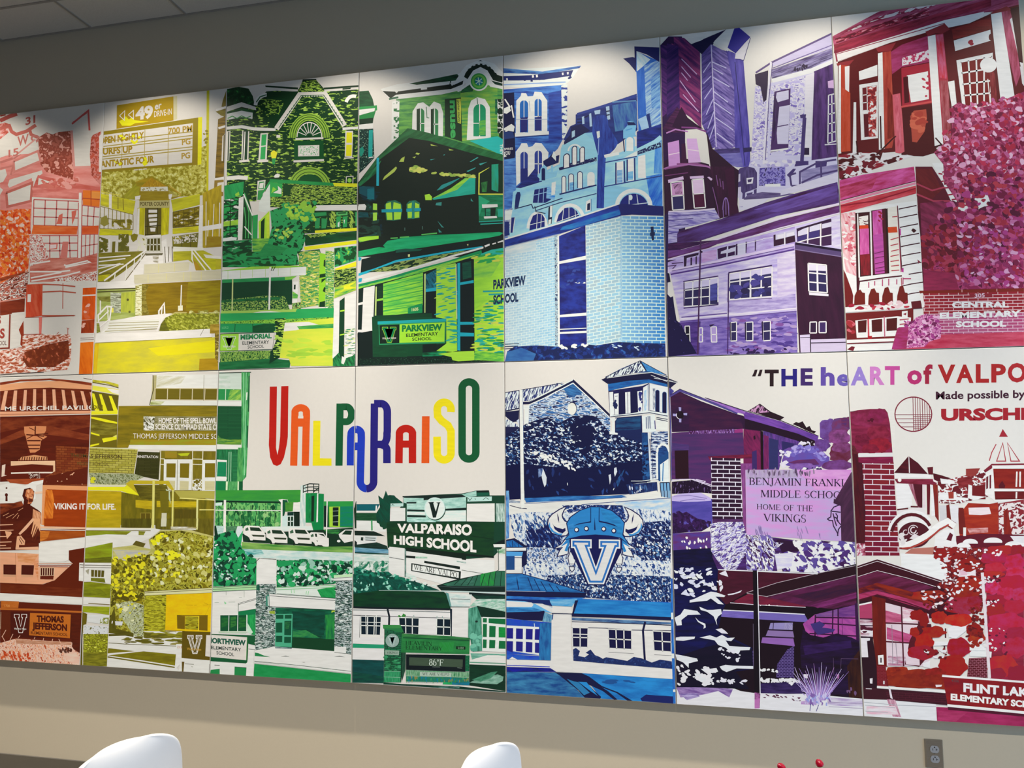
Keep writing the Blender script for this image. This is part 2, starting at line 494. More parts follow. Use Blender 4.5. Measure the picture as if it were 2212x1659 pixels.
# ---- upper row, first canvas: reds and oranges
v('A1', 'u1')
f('0 1010 85 1000 245 990 470 1060 670 1060 660 1659 0 1659', 'c8695a', 'd98c7c', 120)
l('0 780 60 752 110 735', 26, 'a8483c'); l('0 745 35 735', 20, '8c3428')
m('0 800 30 790 70 805 62 850 0 900', 'b8503c', 'd08070', 'e0b0a0', 30)
l('0 830 60 812 75 850 105 868 170 848 232 808', 22, 'b85c4c')
l('190 830 200 868 245 888', 20, 'b85c4c'); a(228, 893, 24, 16, 0, 360, 12, 'b86a5c')
t('31', 165, 808, 228, 790, 48, 'a8483c', .03); t('W', 112, 945, 185, 925, 62, 'b86455', .02); t('15', 55, 1015, 120, 1000, 46, 'b86455', .02)
m('245 890 300 855 340 868 380 852 460 845 480 1070 470 1160 300 1110 260 1060', 'a8503c', '8c3826', 'd8917c', 34, .42, .56)
p('470 850 575 842 585 1076 478 1080', 'W'); l('462 842 470 960 478 1082 588 1078', 16, 'd08878')
l('465 800 520 755 570 715 578 842', 12, 'c05048'); l('470 790 560 730', 7, 'c05048')
m('588 890 600 872 650 848 660 1210 590 1130 580 1000', 'b84c36', 'c8786a', '983a28', 30)
p('640 880 668 850 660 1110 640 1110', 'e8dcd4')
p('88 1042 245 975 262 1040 92 1110|50 1195 62 1160 270 1100 275 1120 235 1150 230 1195 215 1205 205 1150 60 1212|40 1245 208 1180 200 1298 48 1335|0 1100 35 1090 45 1130 20 1175 0 1180|0 1210 20 1225 0 1260', 'W')
l('88 1042 245 975 262 1040 92 1110 88 1042', 14, 'c87868'); l('40 1245 208 1180 200 1298 48 1335 40 1245', 16, 'b86050'); l('0 1050 90 1020 250 900', 16, 'b86a5c'); l('0 1090 85 1070 70 1130', 12, 'c07060')
p('0 910 70 880 90 985 0 1020|70 1000 230 900 240 960 90 1010', 'W'); l('82 1020 228 900', 10, 'c88878')
t('15', 55, 1015, 120, 1000, 46, 'b86455', .02); t('W', 112, 945, 185, 925, 62, 'b86455', .02)
f('245 1130 470 1180 650 1210 650 1250 210 1220', 'c8665a', 'b8503f', 60)
p('250 1150 330 1175 245 1195', 'W')
v('B1', 'u1')
m('0 305 60 318 130 300 245 300 240 420 235 620 225 800 0 895', 'c8401c', 'e0682c', 'eda68c', 34, .44, .57)
d('0 320 240 310 230 780 0 880', 'd84818 e87828 b83414 f0b8a0 e05a20', 170, 6, 16, 20, 1.4, 90)
f('255 130 640 140 800 160 800 290 640 235 270 215', 'bc5648', 'd88474', 90)
d('330 60 620 60 620 130 330 120', 'c86a58 d89080 b85a48', 40, 8, 22)
p('255 205 640 225 800 275 790 660 640 690 240 700', 'W')
p('660 150 800 155 800 285 660 270', 'd86c1e'); p('730 160 798 165 795 220 728 215', 'e08838'); l('655 215 800 225', 8, 'a84020'); l('725 150 725 280', 7, 'a84020')
w('270 225 635 240 625 440 265 430', 4, 3, None, 'b85c54', 9); w('655 270 800 290 788 440 650 435', 3, 2, None, 'b85c54', 8)
f('265 430 620 440 612 505 250 500', 'e07438', 'd0501c', 90); f('650 440 790 432 785 502 648 505', 'd8602c', 'cc4c1c', 80)
w('240 512 630 512 640 690 235 700', 5, 3, None, 'bc625a', 9); w('650 505 785 502 780 655 645 690', 4, 2, None, 'c0665c', 8)
l('640 170 632 690', 22, 'e8e0d8'); l('655 170 648 690|625 250 618 690', 7, 'b05048')
p('570 320 610 310 605 345 575 430|470 350 500 335 495 420 450 420|400 580 460 575 455 620 390 625', 'c8604c')
p('500 560 545 560 535 690 480 690', 'c87060'); p('400 585 450 582 448 612 398 618', 'e0c0b4')
m('235 500 330 510 350 560 390 690 300 740 236 760', 'c87868', 'e8dcd4', 'a85044', 22)
f('236 760 330 720 400 690 640 690 780 655 770 870 500 890 240 890', 'b04c38', 'd08872', 80, -6)
l('240 740 400 715|240 800 480 800 560 790|510 745 530 752 700 712|690 712 718 725 520 765|245 850 490 805|250 875 520 830 640 800|420 885 770 800', 12, 'ece4dc')
m('420 860 770 800 770 870 500 890', '9c3c28', 'ece4dc', 'b85c44', 20)
p('240 885 770 870 765 925 655 930 560 905 345 905 210 905', 'W')
m('0 895 90 850 230 800 215 960 205 1010 0 1035', '6c2818', 'e8e0d8', 'a8543f', 24, .44, .5, -20, 2); f('0 850 225 795 150 830 0 880', '7c2c14', '9c4424', 40)
f('0 1045 200 1012 195 1120 0 1152', '6c2412', '803018', 70); l('0 1040 205 1000', 10, 'c87860')
p('0 1150 85 1138 75 1402 0 1405', 'W'); l('80 1140 72 1408 0 1412', 12, '7c2c1c'); p('95 1128 195 1120 185 1380 85 1415', 'W')
p('150 1262 188 1190 190 1300 180 1400 162 1380 168 1310', '8c3018')
t('S', 0, 1330, 38, 1325, 75, '98382a', .04); t('S', -20, 1215, 8, 1212, 60, '98382a', .04); t('OOL', -5, 1386, 52, 1384, 34, '5c2c20', .01)
f('210 902 340 896 336 1152 205 1165', 'b83216', 'c85838', 80, 80); p('220 980 248 978 246 1040 218 1042', 'e8d4c8')
l('340 900 470 905 600 918|340 962 480 955 605 968|336 1150 590 1150', 10, 'ac4a34'); l('502 890 500 1095', 6, 'ac4a34'); l('200 1165 600 1150', 6, '8c3c28')
f('310 1160 336 1158 330 1295 312 1295', 'c85040', 'd87060', 40, 90); l('190 1300 340 1296', 6, 'a04434')
l('540 1300 540 1255 532 1245|540 1262 550 1248|440 1310 470 1280', 5, 'a84c38')
p('655 930 765 922 750 1300 640 1300', 'W'); f('660 930 765 925 755 1180 652 1185', 'd8540c', 'b8400f', 80, 80); l('655 990 765 985', 10, 'ece4d8'); f('652 1188 755 1180 748 1288 645 1290', '7c2610', 'a84014', 60, 80)
d('680 1040 730 1040 720 1240 660 1240', 'e0a088 c85a30', 8, 10, 18)
l('640 1330 750 1325|640 1345 750 1340', 4, '5c3428'); f('640 1365 746 1358 738 1612 628 1618', 'c8560a', 'd86e16', 70, 80)
m('180 1310 300 1300 555 1300 570 1350 565 1500 540 1580 300 1600 0 1612 0 1430 80 1418 180 1400', 'a04c2c', 'd8a088', 'ecdcd0', 17, .46, .55, -8, 2.2)
m('200 1440 350 1385 545 1345 555 1480 440 1560 220 1560 180 1500', '6c2a14', '7c3418', 'c86848', 36, .5, .63); l('0 1622 150 1612 350 1600', 6, '3c2c24')

# ---- upper row, second canvas: drive-in board and county building in yellow
v('A1', 'u2')
p('1335 582 1352 580 1345 1300 1328 1300', 'c0b41c')
m('655 1100 1275 1065 1300 950 1335 940 1332 1260 1160 1270 650 1290', '8c7e1c', 'b8ac48', 'd0c878', 26, .45, .57)
d('1318 840 1340 830 1340 930 1318 930', '8c7e1c', 10, 5, 9)
p('755 680 1120 622 1120 778 752 832', 'a88618'); p('1120 622 1144 619 1144 768 1120 778', 'c4b88c')
p('768 782 800 768 812 750 832 772 852 758 868 776 962 786 872 796 842 812 788 812', 'e6d61c')
l('772 748 806 715 802 775 772 748|828 742 862 712 862 768 828 742', 5, 'ece4d0')
t('49', 875, 772, 988, 756, 78, 'W', .05); t('er', 1000, 708, 1044, 696, 42, 'W', .03); t('DRIVE-IN', 995, 756, 1110, 738, 38, 'W', .01)
p('660 850 1285 758 1276 1065 650 1112', '8c7618'); p('668 872 1246 795 1240 1050 655 1096', 'W'); p('1280 758 1306 755 1300 1060 1276 1066', 'e0d218')
l('668 946 1243 874|668 962 1243 892|662 1012 1242 948|662 1028 1242 966|662 915 1243 850', 6, '9c8630'); l('790 858 785 1090|936 838 932 1075|1088 818 1084 1062', 4, 'a89040')
t('OPEN NIGHTLY', 642, 930, 930, 892, 42, '9c7c18', .045); t('700 PM', 1085, 868, 1242, 848, 40, 'a8862a', .03)
t('SURFS UP', 640, 1000, 855, 982, 42, '9c7c18', .045); t('PG', 1175, 936, 1230, 930, 38, 'a8862a', .03); t('FANTASTIC FOUR', 632, 1082, 996, 1046, 42, '9c7c18', .045); t('PG', 1172, 1026, 1228, 1020, 38, 'a8862a', .03)
d('690 880 920 860 920 930 690 930', 'e4d41c', 7, 7, 11); d('690 1040 960 1020 960 1070 690 1080', 'e4d41c', 6, 7, 11)
l('865 1098 890 1096|895 1095 920 1093|925 1092 948 1090', 7, 'W')
f('1392 720 1465 690 1465 760 1425 745', '6c5c18', '8c7c2c', 40); f('1408 770 1465 745 1452 1150 1388 1160', '8c6c20', '5c4818', 40, 0); f('1438 650 1465 572 1465 690 1430 690', '8c7428', '5c5018', 40, 90)
l('1396 712 1466 690|1410 828 1465 812|1388 1158 1460 1145', 14, 'e0d8cc'); p('1436 880 1464 850 1455 1040 1430 1040', 'W'); l('1448 868 1444 1040', 8, '5c4c20')
p('1385 1165 1456 1160 1450 1260 1378 1290', '8c7030'); p('1405 1180 1450 1175 1440 1240 1400 1230', 'W')
v('B1', 'u2')
f('985 195 1085 95 1120 130 1110 230 1000 222', '8c861c', 'a89c28', 40, -45); f('1080 85 1210 36 1440 182 1350 150 1118 125 1090 118', 'a88a1c', '8c7c1c', 60)
m('1118 125 1205 50 1335 125', 'b08418', 'a0781c', 'c09828', 8, .45, .55, 90, 6); l('1340 110 1440 182 1425 205', 8, 'b89430')
f('1110 130 1345 150 1425 205 1345 230 1345 300 1110 300 1110 225', '9c8420', '8c7418', 50); p('1122 126 1335 122 1340 158 1120 158', 'd4ccb4'); d('1130 130 1330 130 1330 155 1130 155', '9c8c50', 16, 4, 7)
f('1345 150 1430 200 1345 205', 'c0b468', '9c8c3c', 40)
p('1110 235 1352 230 1352 292 1108 292', 'b4a668'); t('PORTER COUNTY', 1115, 275, 1345, 272, 30, '5c4e20', .03); p('1075 200 1120 192 1112 225 1078 228|1342 185 1372 182 1362 225 1345 222', 'e8e0d4')
f('1095 292 1155 292 1150 510 1098 500', 'a89a18', 'c8bc18', 60, 90); f('1285 292 1350 290 1342 500 1285 512', 'a89a18', 'd0c418', 60, 90); p('1098 298 1112 296 1108 500 1092 500', 'dcd6cc')
p('1155 292 1286 292 1284 640 1152 640', '5c5018'); p('1182 306 1256 306 1254 330 1182 330|1180 345 1256 342 1256 362 1180 368|1185 378 1254 374 1250 396 1188 400|1190 410 1250 408 1246 440 1192 440|1195 450 1240 450 1236 480 1200 480', 'e4ded2')
l('1180 292 1175 640|1256 292 1250 640|1154 440 1284 430|1154 505 1284 500', 7, '3c3410'); p('1165 512 1282 505 1282 530 1165 530', 'e0d8cc'); w('1170 535 1278 530 1280 636 1165 636', 4, 2, '4c4414', 'c8c0a8', 8)
f('805 180 880 195 1080 235 1060 345 800 272', 'd4c81c', 'a89c2c', 90, 10); l('870 200 878 285|940 210 940 300|980 220 985 310', 8, '8c7c20'); l('880 170 875 660', 22, 'dcd4c0'); l('800 160 885 180 960 190', 7, 'c8b83c')
p('800 272 1060 345 1060 465 795 457', 'W'); w('800 280 1060 345 1060 465 795 457', 8, 2, None, '8c7c30', 6); m('890 390 1050 380 1050 460 890 460', '6c6014', '8c7c20', 'W', 50, .42, .5); p('805 370 850 350 870 420 830 440 800 420', '8c8030')
f('795 460 1056 470 1050 512 790 510', 'd0c41c', 'a8a024', 70); p('790 512 1092 516 1085 640 785 652', 'W'); m('945 500 1025 500 1030 640 940 640', '5c5818', '6c6418', 'W', 36, .5, .6); m('790 520 870 545 860 640 788 650', '5c5818', '6c6418', 'W', 34, .48, .58); p('1040 510 1070 495 1100 505 1090 545 1060 565 1045 540', '7c7014'); p('895 560 920 558 915 650 890 650', '6c6018'); l('870 640 870 540', 14, 'dcd4c0')
m('1100 520 1165 512 1165 630 1090 632', 'W', 'd0c8a8', '8c7c30', 30, .5, .62)
f('1362 228 1592 180 1592 266 1378 322', 'a8a024', 'c8c028', 90, -12); p('1378 325 1592 280 1585 432 1378 450', '7c6a18'); m('1385 345 1585 300 1582 425 1382 445', '5c4e10', '8c7a18', 'W', 26, .46, .56, -10, 3); w('1378 325 1592 280 1585 432 1378 450', 5, 2, None, '5c5010', 5)
f('1375 455 1582 435 1582 482 1375 500', 'd8cc24', 'a89c20', 70); p('1372 520 1582 490 1572 612 1375 615', '6c6414'); m('1380 520 1575 498 1570 560 1380 580', '5c5818', 'W', '8c8020', 30, .45, .55); l('1450 510 1448 610|1520 500 1518 605', 6, '4c4414')
f('1615 175 1765 105 1762 600 1615 612', '98801c', 'b89c24', 60, 90); p('1590 275 1618 270 1612 612 1578 616', 'dcd4c4'); p('1615 440 1765 415 1765 455 1615 475', 'dcd4c4'); l('1642 240 1640 590|1705 260 1690 580|1750 250 1745 575|1662 390 1650 600', 6, 'e4dcd0'); f('1650 520 1765 520 1765 600 1640 610', '8c6c18', '98801c', 50)
p('1380 600 1620 608 1622 640 1380 640', 'd8d0b8')
f('785 650 1160 635 1090 720 985 800 870 880 780 882', '6c6218', '8c8024', 60); l('790 690 1040 670|788 720 1000 695|786 750 985 740|784 775 960 735|790 815 960 740', 10, 'e0d8cc'); f('785 830 880 820 840 870 780 875', 'c0b41c', '8c8418', 30)
p('1145 680 1170 655 1300 655 1302 740 1148 742 1140 820 1075 830 1070 890 770 890 1000 870', 'dcd6cc'); p('1160 655 1300 652 1292 668 1160 672', '5c5438'); f('1215 672 1265 668 1260 735 1220 720', '8c8060', 'dcd6cc', 30)
l('830 872 1165 628', 12, 'ece6dc'); l('1000 870 1165 650|860 872 1140 660', 6, '5c5018'); l('910 870 918 815|1000 868 1010 745|1060 790 1075 690|1120 720 1130 655', 7, 'd8d0bc')
f('1380 640 1620 630 1765 700 1765 780 1610 790 1500 705 1380 720', '98901c', 'b8ac24', 70); f('1620 660 1770 680 1765 700 1640 690', 'e0d8cc', 'd0c8a8', 50); f('1620 690 1720 700 1718 785 1680 785', 'c0b81c', 'a8a01c', 40)
p('1285 560 1325 535 1330 600 1370 720 1310 735 1300 640', 'e4dcd0'); l('1312 600 1318 730|1345 600 1342 720|1370 600 1375 720', 6, '5c5438')
l('1530 620 1530 700 1560 760|1540 620 1680 785|1530 640 1640 790', 11, 'ece6dc'); f('1535 700 1580 740 1610 790 1560 790', 'b08420', '98801c', 30, 60)
p('1150 742 1512 722 1502 790 1148 818', 'c8bc98'); p('1068 826 1770 786 1765 858 1068 896', 'c4b894'); l('1265 735 1262 810|1392 730 1390 800|1180 822 1180 890|1325 815 1325 880|1465 806 1462 872|1605 800 1602 865|1520 800 1520 870', 3, 'd8c868')
p('775 885 1070 885 1080 935 772 942', 'dcd6cc')
f('1130 898 1765 866 1756 1125 1400 1135 1120 1152', '8c7010', '745a0c', 40, -2, 9); f('1500 880 1765 868 1760 1110 1480 1110', '98840f', '7c660e', 40, -4, 9)
m('1080 906 1135 900 1132 1148 1075 1152', 'bcb470', 'd8d0a4', '8c8030', 20, .44, .58, 0, 3); m('1130 900 1185 905 1160 980 1170 1060 1190 1145 1128 1148', '8c7c30', '6c5c18', 'b0a458', 18, .45, .6, 0, 3)
f('775 942 1082 932 1078 1160 900 1185 770 1200', '8c9440', 'a8ac60', 60); l('775 942 1080 932|775 962 1080 950', 9, '4c4820'); m('880 965 970 968 962 1130 882 1125', '8c8c70', 'b8b898', '5c5838', 16, .45, .58, 0, 4); f('966 968 1078 958 1070 1128 962 1122', 'b0b038', '9ca038', 50, 90); e(1018, 1024, 9, 10, '4c4820'); e(1032, 1120, 9, 9, '5c5828')
f('775 1000 880 995 880 1040 800 1035', '5c5818', '8c8838', 30); p('885 1090 905 1090 905 1125 885 1125', 'e0cc48'); l('800 1030 800 1140', 10, 'e0d8c4')
p('900 1192 1080 1155 1400 1128 1290 1180 1270 1245 1180 1190', 'dcd6d0'); p('865 1192 1270 1178 1262 1245 800 1295 830 1240', 'd4ccb8'); l('870 1210 1265 1198|865 1232 1262 1218|850 1255 1262 1238|830 1275 1262 1255', 4, '8c8038')
l('790 1290 782 1145 852 1075 888 1080 872 1192', 12, 'e4dccc'); l('785 1190 868 1110|795 1240 870 1180|858 1080 862 1180|810 1290 870 1240', 9, 'dcd4c0'); f('770 1210 790 1210 800 1280 770 1290', '6c6c28', '8c8c38', 20)
l('1266 1180 1266 1112 1308 1052 1312 1135|1250 1275 1312 1130', 12, 'e8e2da'); l('1292 1080 1280 1200', 10, 'e8e2da')
l('1446 905 1440 1078', 9, 'e0d8c8'); p('1418 1072 1456 1068 1456 1110 1418 1112', 'dcd4b0'); p('1350 1140 1400 1120 1490 1122 1480 1140', 'b0a058'); d('1480 1120 1750 1112 1750 1135 1480 1140', 'b8b068 8c8430 d0c890', 26, 8, 14)
m('1268 1272 1280 1220 1320 1165 1400 1132 1748 1132 1742 1255 1400 1268', '6c6c18', '8c8c24', 'b8b44c', 16, .45, .57, 25, 1.8); f('1268 1272 1280 1220 1310 1180 1350 1275', '4c4c14', '6c6818', 30)
p('768 1292 1240 1282 1290 1275 1672 1255 1688 1322 758 1368', 'dcd8d2'); l('760 1368 1690 1322', 5, '8c7c30'); l('1595 1310 1625 1255', 4, '8c8470')
f('755 1372 1712 1322 1738 1582 738 1612', 'd2c01c', 'bcae34', 160, -4, 3); f('1180 1410 1712 1345 1712 1440 1260 1470', 'e2cc10', 'd8c41c', 110, -4); f('755 1372 790 1370 770 1610 738 1612', 'd8b414', 'c8a018', 40, 90)
f('1590 1495 1735 1488 1738 1582 1585 1586', 'a07c10', 'b08818', 50); f('1675 1220 1748 1215 1745 1290 1672 1292', 'b89438', '8c7018', 40, 0); m('1712 1290 1745 1290 1738 1530 1712 1480', 'a88c30', '6c5818', 'd0c078', 18, .45, .6, 0, 3)

# ---- upper row, third canvas: green brick castle and school
v('A1', 'u3')
G = '0d3419'
m('1465 700 1640 690 1660 650 1720 590 1930 575 1955 518 2040 515 2095 575 2340 560 2340 1300 1465 1300', G, G, '9cbc48', 13, .45, .565, 0, 3.2)
m('1465 575 1540 560 1605 572 1632 620 1648 690 1465 705', '0c3018', '12401f', '2a7a34', 30, .5, .62)
p('1465 690 1560 660 1650 690 1655 712 1560 690 1465 722', 'W'); f('1465 722 1560 700 1640 712 1630 765 1465 770', '1c5c2c', '0c3018', 30)
p('1465 735 1560 715 1632 728 1630 768 1560 755 1465 775', 'd8e0cc'); l('1470 765 1500 750 1530 765 1560 748 1590 762 1620 750', 6, '3a8c40')
a(1735, 680, 85, 70, 180, 270, 24, 'dce0d0'); l('1655 660 1680 625 1720 612', 7, '2a5c34')
p('1715 555 1925 578 1922 592 1718 582|2092 578 2340 560 2340 575 2096 592', 'W'); p('1712 552 1925 565 1925 578 1715 562|2090 566 2340 548 2340 560 2092 578', '12301c'); p('1722 592 1940 590 1840 760 1790 820 1740 800 1722 640', G)
p('1720 625 1845 635 1800 760 1725 690', '0f3a1c'); m('1722 640 1840 650 1800 740 1730 740', G, '8cb040', G, 13, .47, .56, 0, 3)
l('1785 832 1938 608 2096 604 2225 812', 34, 'W'); l('1800 825 1944 618 2090 614 2215 805', 5, '2a5c34')
for q in range(9): e(1815 + q * 14, 800 - q * 20, 4, 4, '1c4a24'); e(2105 + q * 13, 635 + q * 19, 4, 4, '1c4a24')
for q in range(8): e(1955 + q * 17, 622, 4, 4, '1c4a24')
m('1958 515 2040 513 2094 592 1922 596', G, 'a8c848', G, 12, .47, .56, 0, 3); p('1955 512 2042 510 2044 520 1952 524', '0c2414')
a(1998, 885, 108, 130, 178, 362, 46, '88ac38'); a(1998, 885, 108, 130, 178, 362, 5, G); a(1998, 885, 122, 144, 178, 362, 4, G); a(1998, 885, 94, 116, 178, 362, 4, G)
e(1998, 888, 86, 100, '0f4420', 180, 360); a(1998, 885, 80, 94, 180, 360, 6, 'W')
for q in range(1, 9): l([(1998 + 22 * math.cos(math.radians(180 + 20 * q)), 882 + 22 * math.sin(math.radians(180 + 20 * q))), (1998 + 78 * math.cos(math.radians(180 + 20 * q)), 884 + 92 * math.sin(math.radians(180 + 20 * q)))], 5, 'W')
e(1997, 882, 12, 14, G); l('1908 898 2088 892', 12, 'W')
p('1898 912 2088 906 2092 1030 1900 1035', '0f4a22'); p('1925 940 2062 936 2062 1008 1925 1010', 'W'); m('1935 946 2052 942 2052 1002 1935 1004', '8cb888', 'e4e8d4', '3a8c48', 14, .42, .6); l('1895 1042 2092 1034', 14, 'W')
l('1785 880 1810 880|1790 1135 1798 1135', 18, 'W'); d('1785 1120 1795 1120 1795 1140 1785 1140', 'dce0d0', 3, 9, 14)
p('1682 862 1730 858 1722 1032 1668 1036', 'W'); p('1690 870 1722 866 1716 938 1686 942|1686 950 1716 946 1712 1028 1680 1030', '2a9a4c'); l('1662 1042 1732 1038', 14, 'W')
p('1465 848 1488 844 1480 1035 1465 1040', 'W'); l('1478 850 1472 1035', 7, G); p('1568 842 1610 846 1602 1030 1560 1035', '12381f'); l('1568 842 1562 1030|1606 848 1600 1030', 8, 'W'); l('1582 850 1574 1035', 7, 'e4e8dc'); l('1545 1042 1610 1036', 14, 'W')
l('1465 828 1560 818 1640 832 1780 838', 20, 'dce0d0'); l('1640 850 1785 850', 10, G); l('1465 1152 1540 1145 1600 1150', 26, 'dce0d0')
p('1748 985 1768 970 1790 985 1782 1022 1754 1022', 'e4de2c'); p('1754 1022 1782 1022 1774 1062 1760 1062', '2a8c48'); l('1768 1060 1764 1135', 10, '0c3c1c')
a(2000, 1205, 112, 105, 180, 360, 44, '88ac38'); a(2000, 1205, 100, 95, 180, 360, 4, G); a(2000, 1205, 122, 115, 180, 360, 4, G); e(2000, 1210, 88, 85, '0f4a22', 180, 360)
v('A2', 'u3')
p('18 845 68 845 62 1015 14 1012', 'W'); p('26 855 62 855 60 922 24 922|24 935 60 935 58 1008 22 1008', 'e4d41c'); l('10 1022 72 1018', 8, 'W')
a(70, 680, 50, 60, 200, 290, 22, 'dce0d0'); p('50 575 0 580 0 570 55 566', G); l('0 832 100 825', 16, 'dce0d0'); p('25 1140 68 1138 66 1190 22 1190', G); l('25 1140 68 1138 66 1190 22 1190 25 1140', 5, 'W'); e(45, 1165, 14, 14, '8cc048')
v('B2', 'u3')
p('372 80 438 72 432 170 425 250 362 250', 'W'); p('385 90 428 84 424 148 378 150|376 160 420 155 410 240 370 238', '3a8c48'); p('390 100 424 94 418 140 385 142', 'dce4d4')
p('385 255 480 95 480 320 440 345 380 330', 'd4d8c4'); l('388 215 478 85', 14, '2a9448')
f('475 64 1000 96 1010 122 580 100 470 92', '2a9448', '1f8440', 60); p('1000 96 1208 102 1206 132 1010 124', 'd8d424'); p('475 92 580 102 572 212 475 214', '2f9c48'); p('540 120 572 150 570 190 500 180 545 155', 'dcdcc4'); p('500 130 530 150 485 185', '8cc83c')
m('580 102 1010 124 1206 132 1206 282 860 284 640 300 478 300 478 216 572 214', G, 'a4c048', '0f3a1c', 10, .48, .58, 0, 4); f('585 105 680 115 650 150 640 200 582 205', '0f3a1c', '12441f', 30)
m('820 270 1206 270 1206 500 740 520 700 420', G, '12401f', '8cb040', 14, .5, .62, 0, 3)
p('860 284 1262 278 1276 290 1272 318 1205 326 850 328', 'dcdacc')
p('848 345 945 340 948 368 850 378|850 388 892 392 888 476 850 476|905 392 952 396 948 440 940 475 905 476', '2a8c4c'); p('1028 342 1122 336 1122 366 1028 370', '58b05c'); p('1030 378 1066 374 1062 466 1025 468|1082 378 1122 374 1116 464 1084 468|1186 340 1206 340 1206 455 1188 455', '2f9a50'); l('1040 350 1110 346', 10, '0f4020'); p('1040 430 1056 418 1052 465 1040 460|1090 410 1100 400 1096 440', 'd8e8d4')
d('975 340 1015 335 1012 480 975 480', '9cb848', 24, 4, 9, 70, 3, 20); d('1140 340 1172 335 1168 470 1138 470', '9cb848', 18, 4, 9, 70, 3, 20)
p('850 494 1206 470 1206 496 850 516', 'dcd420'); p('758 630 1206 574 1206 602 790 656 765 660', 'e0d81c'); f('760 530 1206 500 1206 570 770 622', G, '0f4a24', 60); m('780 525 1060 505 1020 520 820 560', G, '9cb848', G, 14, .46, .56, 0, 4)
f('95 120 258 85 250 200 95 242', '2a9c50', '1f8444', 50, 70); p('185 190 215 170 222 200 190 210', '8cc03c'); m('92 240 218 220 220 570 85 600', '2a9448', '0f3c20', 'dcdcd0', 40, .47, .6, -6, 2.4); f('90 420 216 402 216 445 88 460', 'a4c83c', '8cb838', 50); l('150 230 140 580|92 300 218 275|90 360 218 340|88 500 218 480', 7, G)
p('216 224 256 208 240 572 206 572', 'dcdcd4'); p('256 95 268 90 330 360 325 570 245 570 256 210', '12401f'); l('262 180 318 350 320 560|268 230 300 340 295 560|262 300 275 420 270 560', 8, '4ca858'); l('262 460 322 530|255 190 330 370', 10, 'dcdcd0')
p('70 560 150 548 200 552 195 575 75 585', 'd4d8cc'); m('80 585 325 570 325 690 78 690', '0f3a20', '1f7c40', 'd4dcd0', 30, .52, .66, -5, 3)
p('330 370 375 360 370 560 330 560', '2a9448'); p('380 420 470 330 474 570 410 610 384 600', 'a8d034'); p('400 420 432 385 425 590 398 600', G); p('445 370 472 345 470 540 450 570', 'c0d838')
f('325 560 480 560 480 690 330 700', '1f7c40', '8cc03c', 40); m('80 690 330 670 560 660 700 690 720 780 480 800 80 800', '12441f', '248a48', '0f3a20', 50, .45, .6, 0, 3)
m('478 330 560 300 690 275 800 290 850 340 838 410 760 480 770 570 745 650 700 690 690 780 480 770 440 650 470 560 490 470', '2a9450', '2a9450', '0c3a1c', 40, .5, .56, 0, 1)
d('560 270 850 260 850 410 760 410 600 370', 'a0c83c 8cbc3c 2a9450', 46, 10, 26, 20, 1.4, 60); d('500 440 720 460 720 640 500 640', '2a9450 2f9c54 0c3a1c', 60, 8, 22, 30, 1.5, 70); d('500 460 660 460 640 560 520 560', 'a8c84c', 12, 8, 16); f('440 600 620 640 560 700 360 720', '2a8a48', '1f7c40', 40)
p('700 670 890 650 900 690 720 720', G); m('715 680 760 664 892 660 885 1115 735 1140 720 900', 'a8b048', '3f8c48', 'd8c870', 16, .46, .57, 0, 3.2); d('725 690 880 680 870 1100 740 1110', '4c9850 2f8448 c0c848 e0d080 7cb04c', 150, 4, 7, 0, 3, 6, .3)
p('892 680 940 690 936 1130 880 1130', '8cc42c'); p('925 740 945 735 938 800 922 790|890 860 940 850 938 880 888 890|905 900 940 890 938 900 905 930|925 970 940 960 936 1010 915 1000|890 1090 936 1080 934 1130 886 1130', G)
m('938 660 1012 670 1005 1140 938 1140', 'a8b858', '3f8c48', 'd8d8b0', 14, .46, .58, 0, 3.2)
m('1012 640 1206 620 1206 740 1015 800', '12441f', '2a9450', '8cc03c', 60, .48, .6); p('1010 815 1100 785 1206 748 1206 790 1040 826', 'e0d41c'); m('1012 825 1206 800 1206 910 1010 970', G, 'a4bc50', G, 12, .48, .58, -12, 5); f('1015 970 1206 910 1206 985 1010 1060', '2a9448', 'c8d02c', 50, -20); p('1090 960 1206 912 1140 958 1206 975 1090 985', 'dcd42c')
f('75 830 330 795 700 785 760 800 75 835', '98c43c', '7cb43c', 60); p('78 832 778 796 775 865 76 905', 'd6d4ca'); l('125 830 125 900|230 825 230 892|330 818 330 885|438 812 438 880|545 808 545 872|645 802 645 868', 3, 'a8c060')
p('76 905 660 880 662 1112 70 1135', '0d3a22'); f('78 902 660 878 655 908 78 930', '2a8c4a', '1f7c40', 60); f('600 880 700 872 660 900 600 905', '8cc03c', '5ca848', 30); m('70 1075 430 1035 600 1040 640 1150 70 1165', '0d3a22', '5c8c3c', '98a850', 13, .47, .55); f('70 1075 560 1045 560 1070 70 1092', '1f6c38', '12441f', 40)
l('165 900 160 1180', 11, 'b8c078'); l('478 797 468 1180', 15, 'dcdad0'); l('485 830 500 795|500 830 520 795', 6, '0c2a18')
p('665 920 712 918 700 1100 660 1098', 'dce0d0'); p('676 945 690 945 688 985 674 985', '12301c'); f('664 1000 710 1030 705 1060 662 1060', '2a9448', '8cc03c', 30); m('660 1100 735 1090 735 1150 660 1160', G, 'a8b860', '1f7c40', 16)
p('70 1165 640 1150 700 1145 690 1180 66 1185', '98b850'); p('320 1182 400 1168 480 1165 620 1180 520 1190', 'dcdacc')
f('65 1185 690 1172 700 1148 1008 1140 1005 1222 600 1245 62 1255', '22904a', '2a9a50', 100); m('62 1250 600 1232 1005 1215 1005 1245 620 1260 480 1275 62 1275', '5c9c38', '8cc03c', '12441f', 14)
